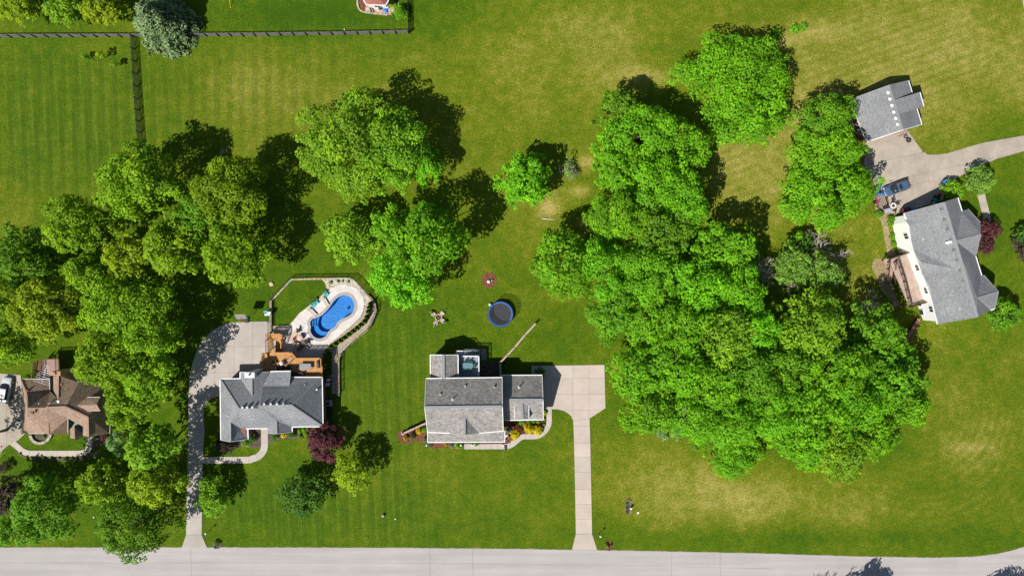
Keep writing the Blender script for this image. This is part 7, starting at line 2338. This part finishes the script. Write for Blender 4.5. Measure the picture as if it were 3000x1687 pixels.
for i in range(7):
    x = -0.75 + i * 0.25
    w = 0.42 * (1 - abs(x / 0.8) ** 2.5) + 0.03
    bs_.append([(x, -w, 0.0), (x, -w * 0.85, 0.25), (x, 0, 0.36), (x, w * 0.85, 0.25), (x, w, 0.0)])
loft(bs_, mat('bright_blue_hull', (0.03, 0.2, 0.62), 0.35), 'hull', bt)
MB().beam((-0.7, 0, 0.37), (0.7, 0, 0.37), 0.05, 0.05).build('keel', mat('bright_blue_hull', (0.03, 0.2, 0.62)), bt)
gb2 = thing('covered_grill', 'dark covered grill beside the upturned blue boat', 'grill', (*W([z8(640, 190)])[0], 0.04), rz=0.3)
MB().box((0, 0, 0.45), (0.75, 0.6, 0.9)).build('cover', mat('dark_tarp', (0.06, 0.065, 0.075), 0.7), gb2, bevel=0.12)
MB().box((0, 0, 0.92), (0.6, 0.4, 0.2)).build('lid', mat('dark_tarp', (0.06, 0.065, 0.075)), gb2, bevel=0.08)
pt = thing('water_tank', 'round white tank at the corner of the red outbuilding', 'tank', (*W([z8(780, 165)])[0], 0.04))
MB().lathe((0, 0, 0), [(0.34, 0), (0.36, 0.5), (0.3, 0.62), (0.05, 0.66)], 18).build('body', WHITE, pt, True)
MB().lathe((0, 0, 0.64), [(0.12, 0), (0.12, 0.06)], 12).build('cap', DARKG, pt)
bn = thing('garden_bench', 'small pale bench on the paving of the red outbuilding', 'bench', (*W([z8(440, 250)])[0], 0.05), rz=R_(-70))
MB().box((0, 0, 0.42), (1.0, 0.4, 0.05)).build('seat', WOOD_P, bn)
MB().box((0, -0.2, 0.68), (1.0, 0.05, 0.36)).build('backrest', WOOD_P, bn)
for s in (-1, 1):
    MB().box((0.42 * s, 0, 0.2), (0.07, 0.36, 0.4)).build('leg', WOOD_B, bn)
shrub(*z8(1060, 270), 22, 'large round green shrub in the fence corner by the red outbuilding', F_BRIGHT, leaf=0.2, dens=0.9, hz=1.1)
shrub(*z8(880, 90), 11, 'yellow-green shrub right of the red outbuilding', F_YEL, leaf=0.16, dens=0.5)
shrub(*z8(885, 325), 6, 'small pale plant at the edge of the rubble paving', F_GREY, leaf=0.12, dens=0.3)
# yellow swing rope post near the top edge
p = G(*t00(2320, 45))
vp = thing('vent_marker', 'bent yellow marker pole standing near the top edge of the garden lawn', 'marker pole', p)
MB().tube([(0, -0.6, 0.02), (0.05, 0, 0.5), (0.1, 0.7, 0.7), (0.1, 1.6, 0.75)], 0.045, 8).build('pole', mat('yellow_pvc', (0.7, 0.42, 0.02), 0.4), vp, True)
MB().lathe((0, -0.6, 0), [(0.1, 0), (0.1, 0.05), (0.04, 0.08)], 10).build('foot', mat('yellow_pvc', (0.7, 0.42, 0.02)), vp)
p = G(*t10(893, 303))
o = MB().lathe((0, 0, 0), [(0.1, 0), (0.12, 0.25), (0.05, 0.35)], 10).build('marker_stake', WHITE, None, True)
o.location = p
tag(o, 'small white marker on the lawn just above the dark board fence', 'marker')
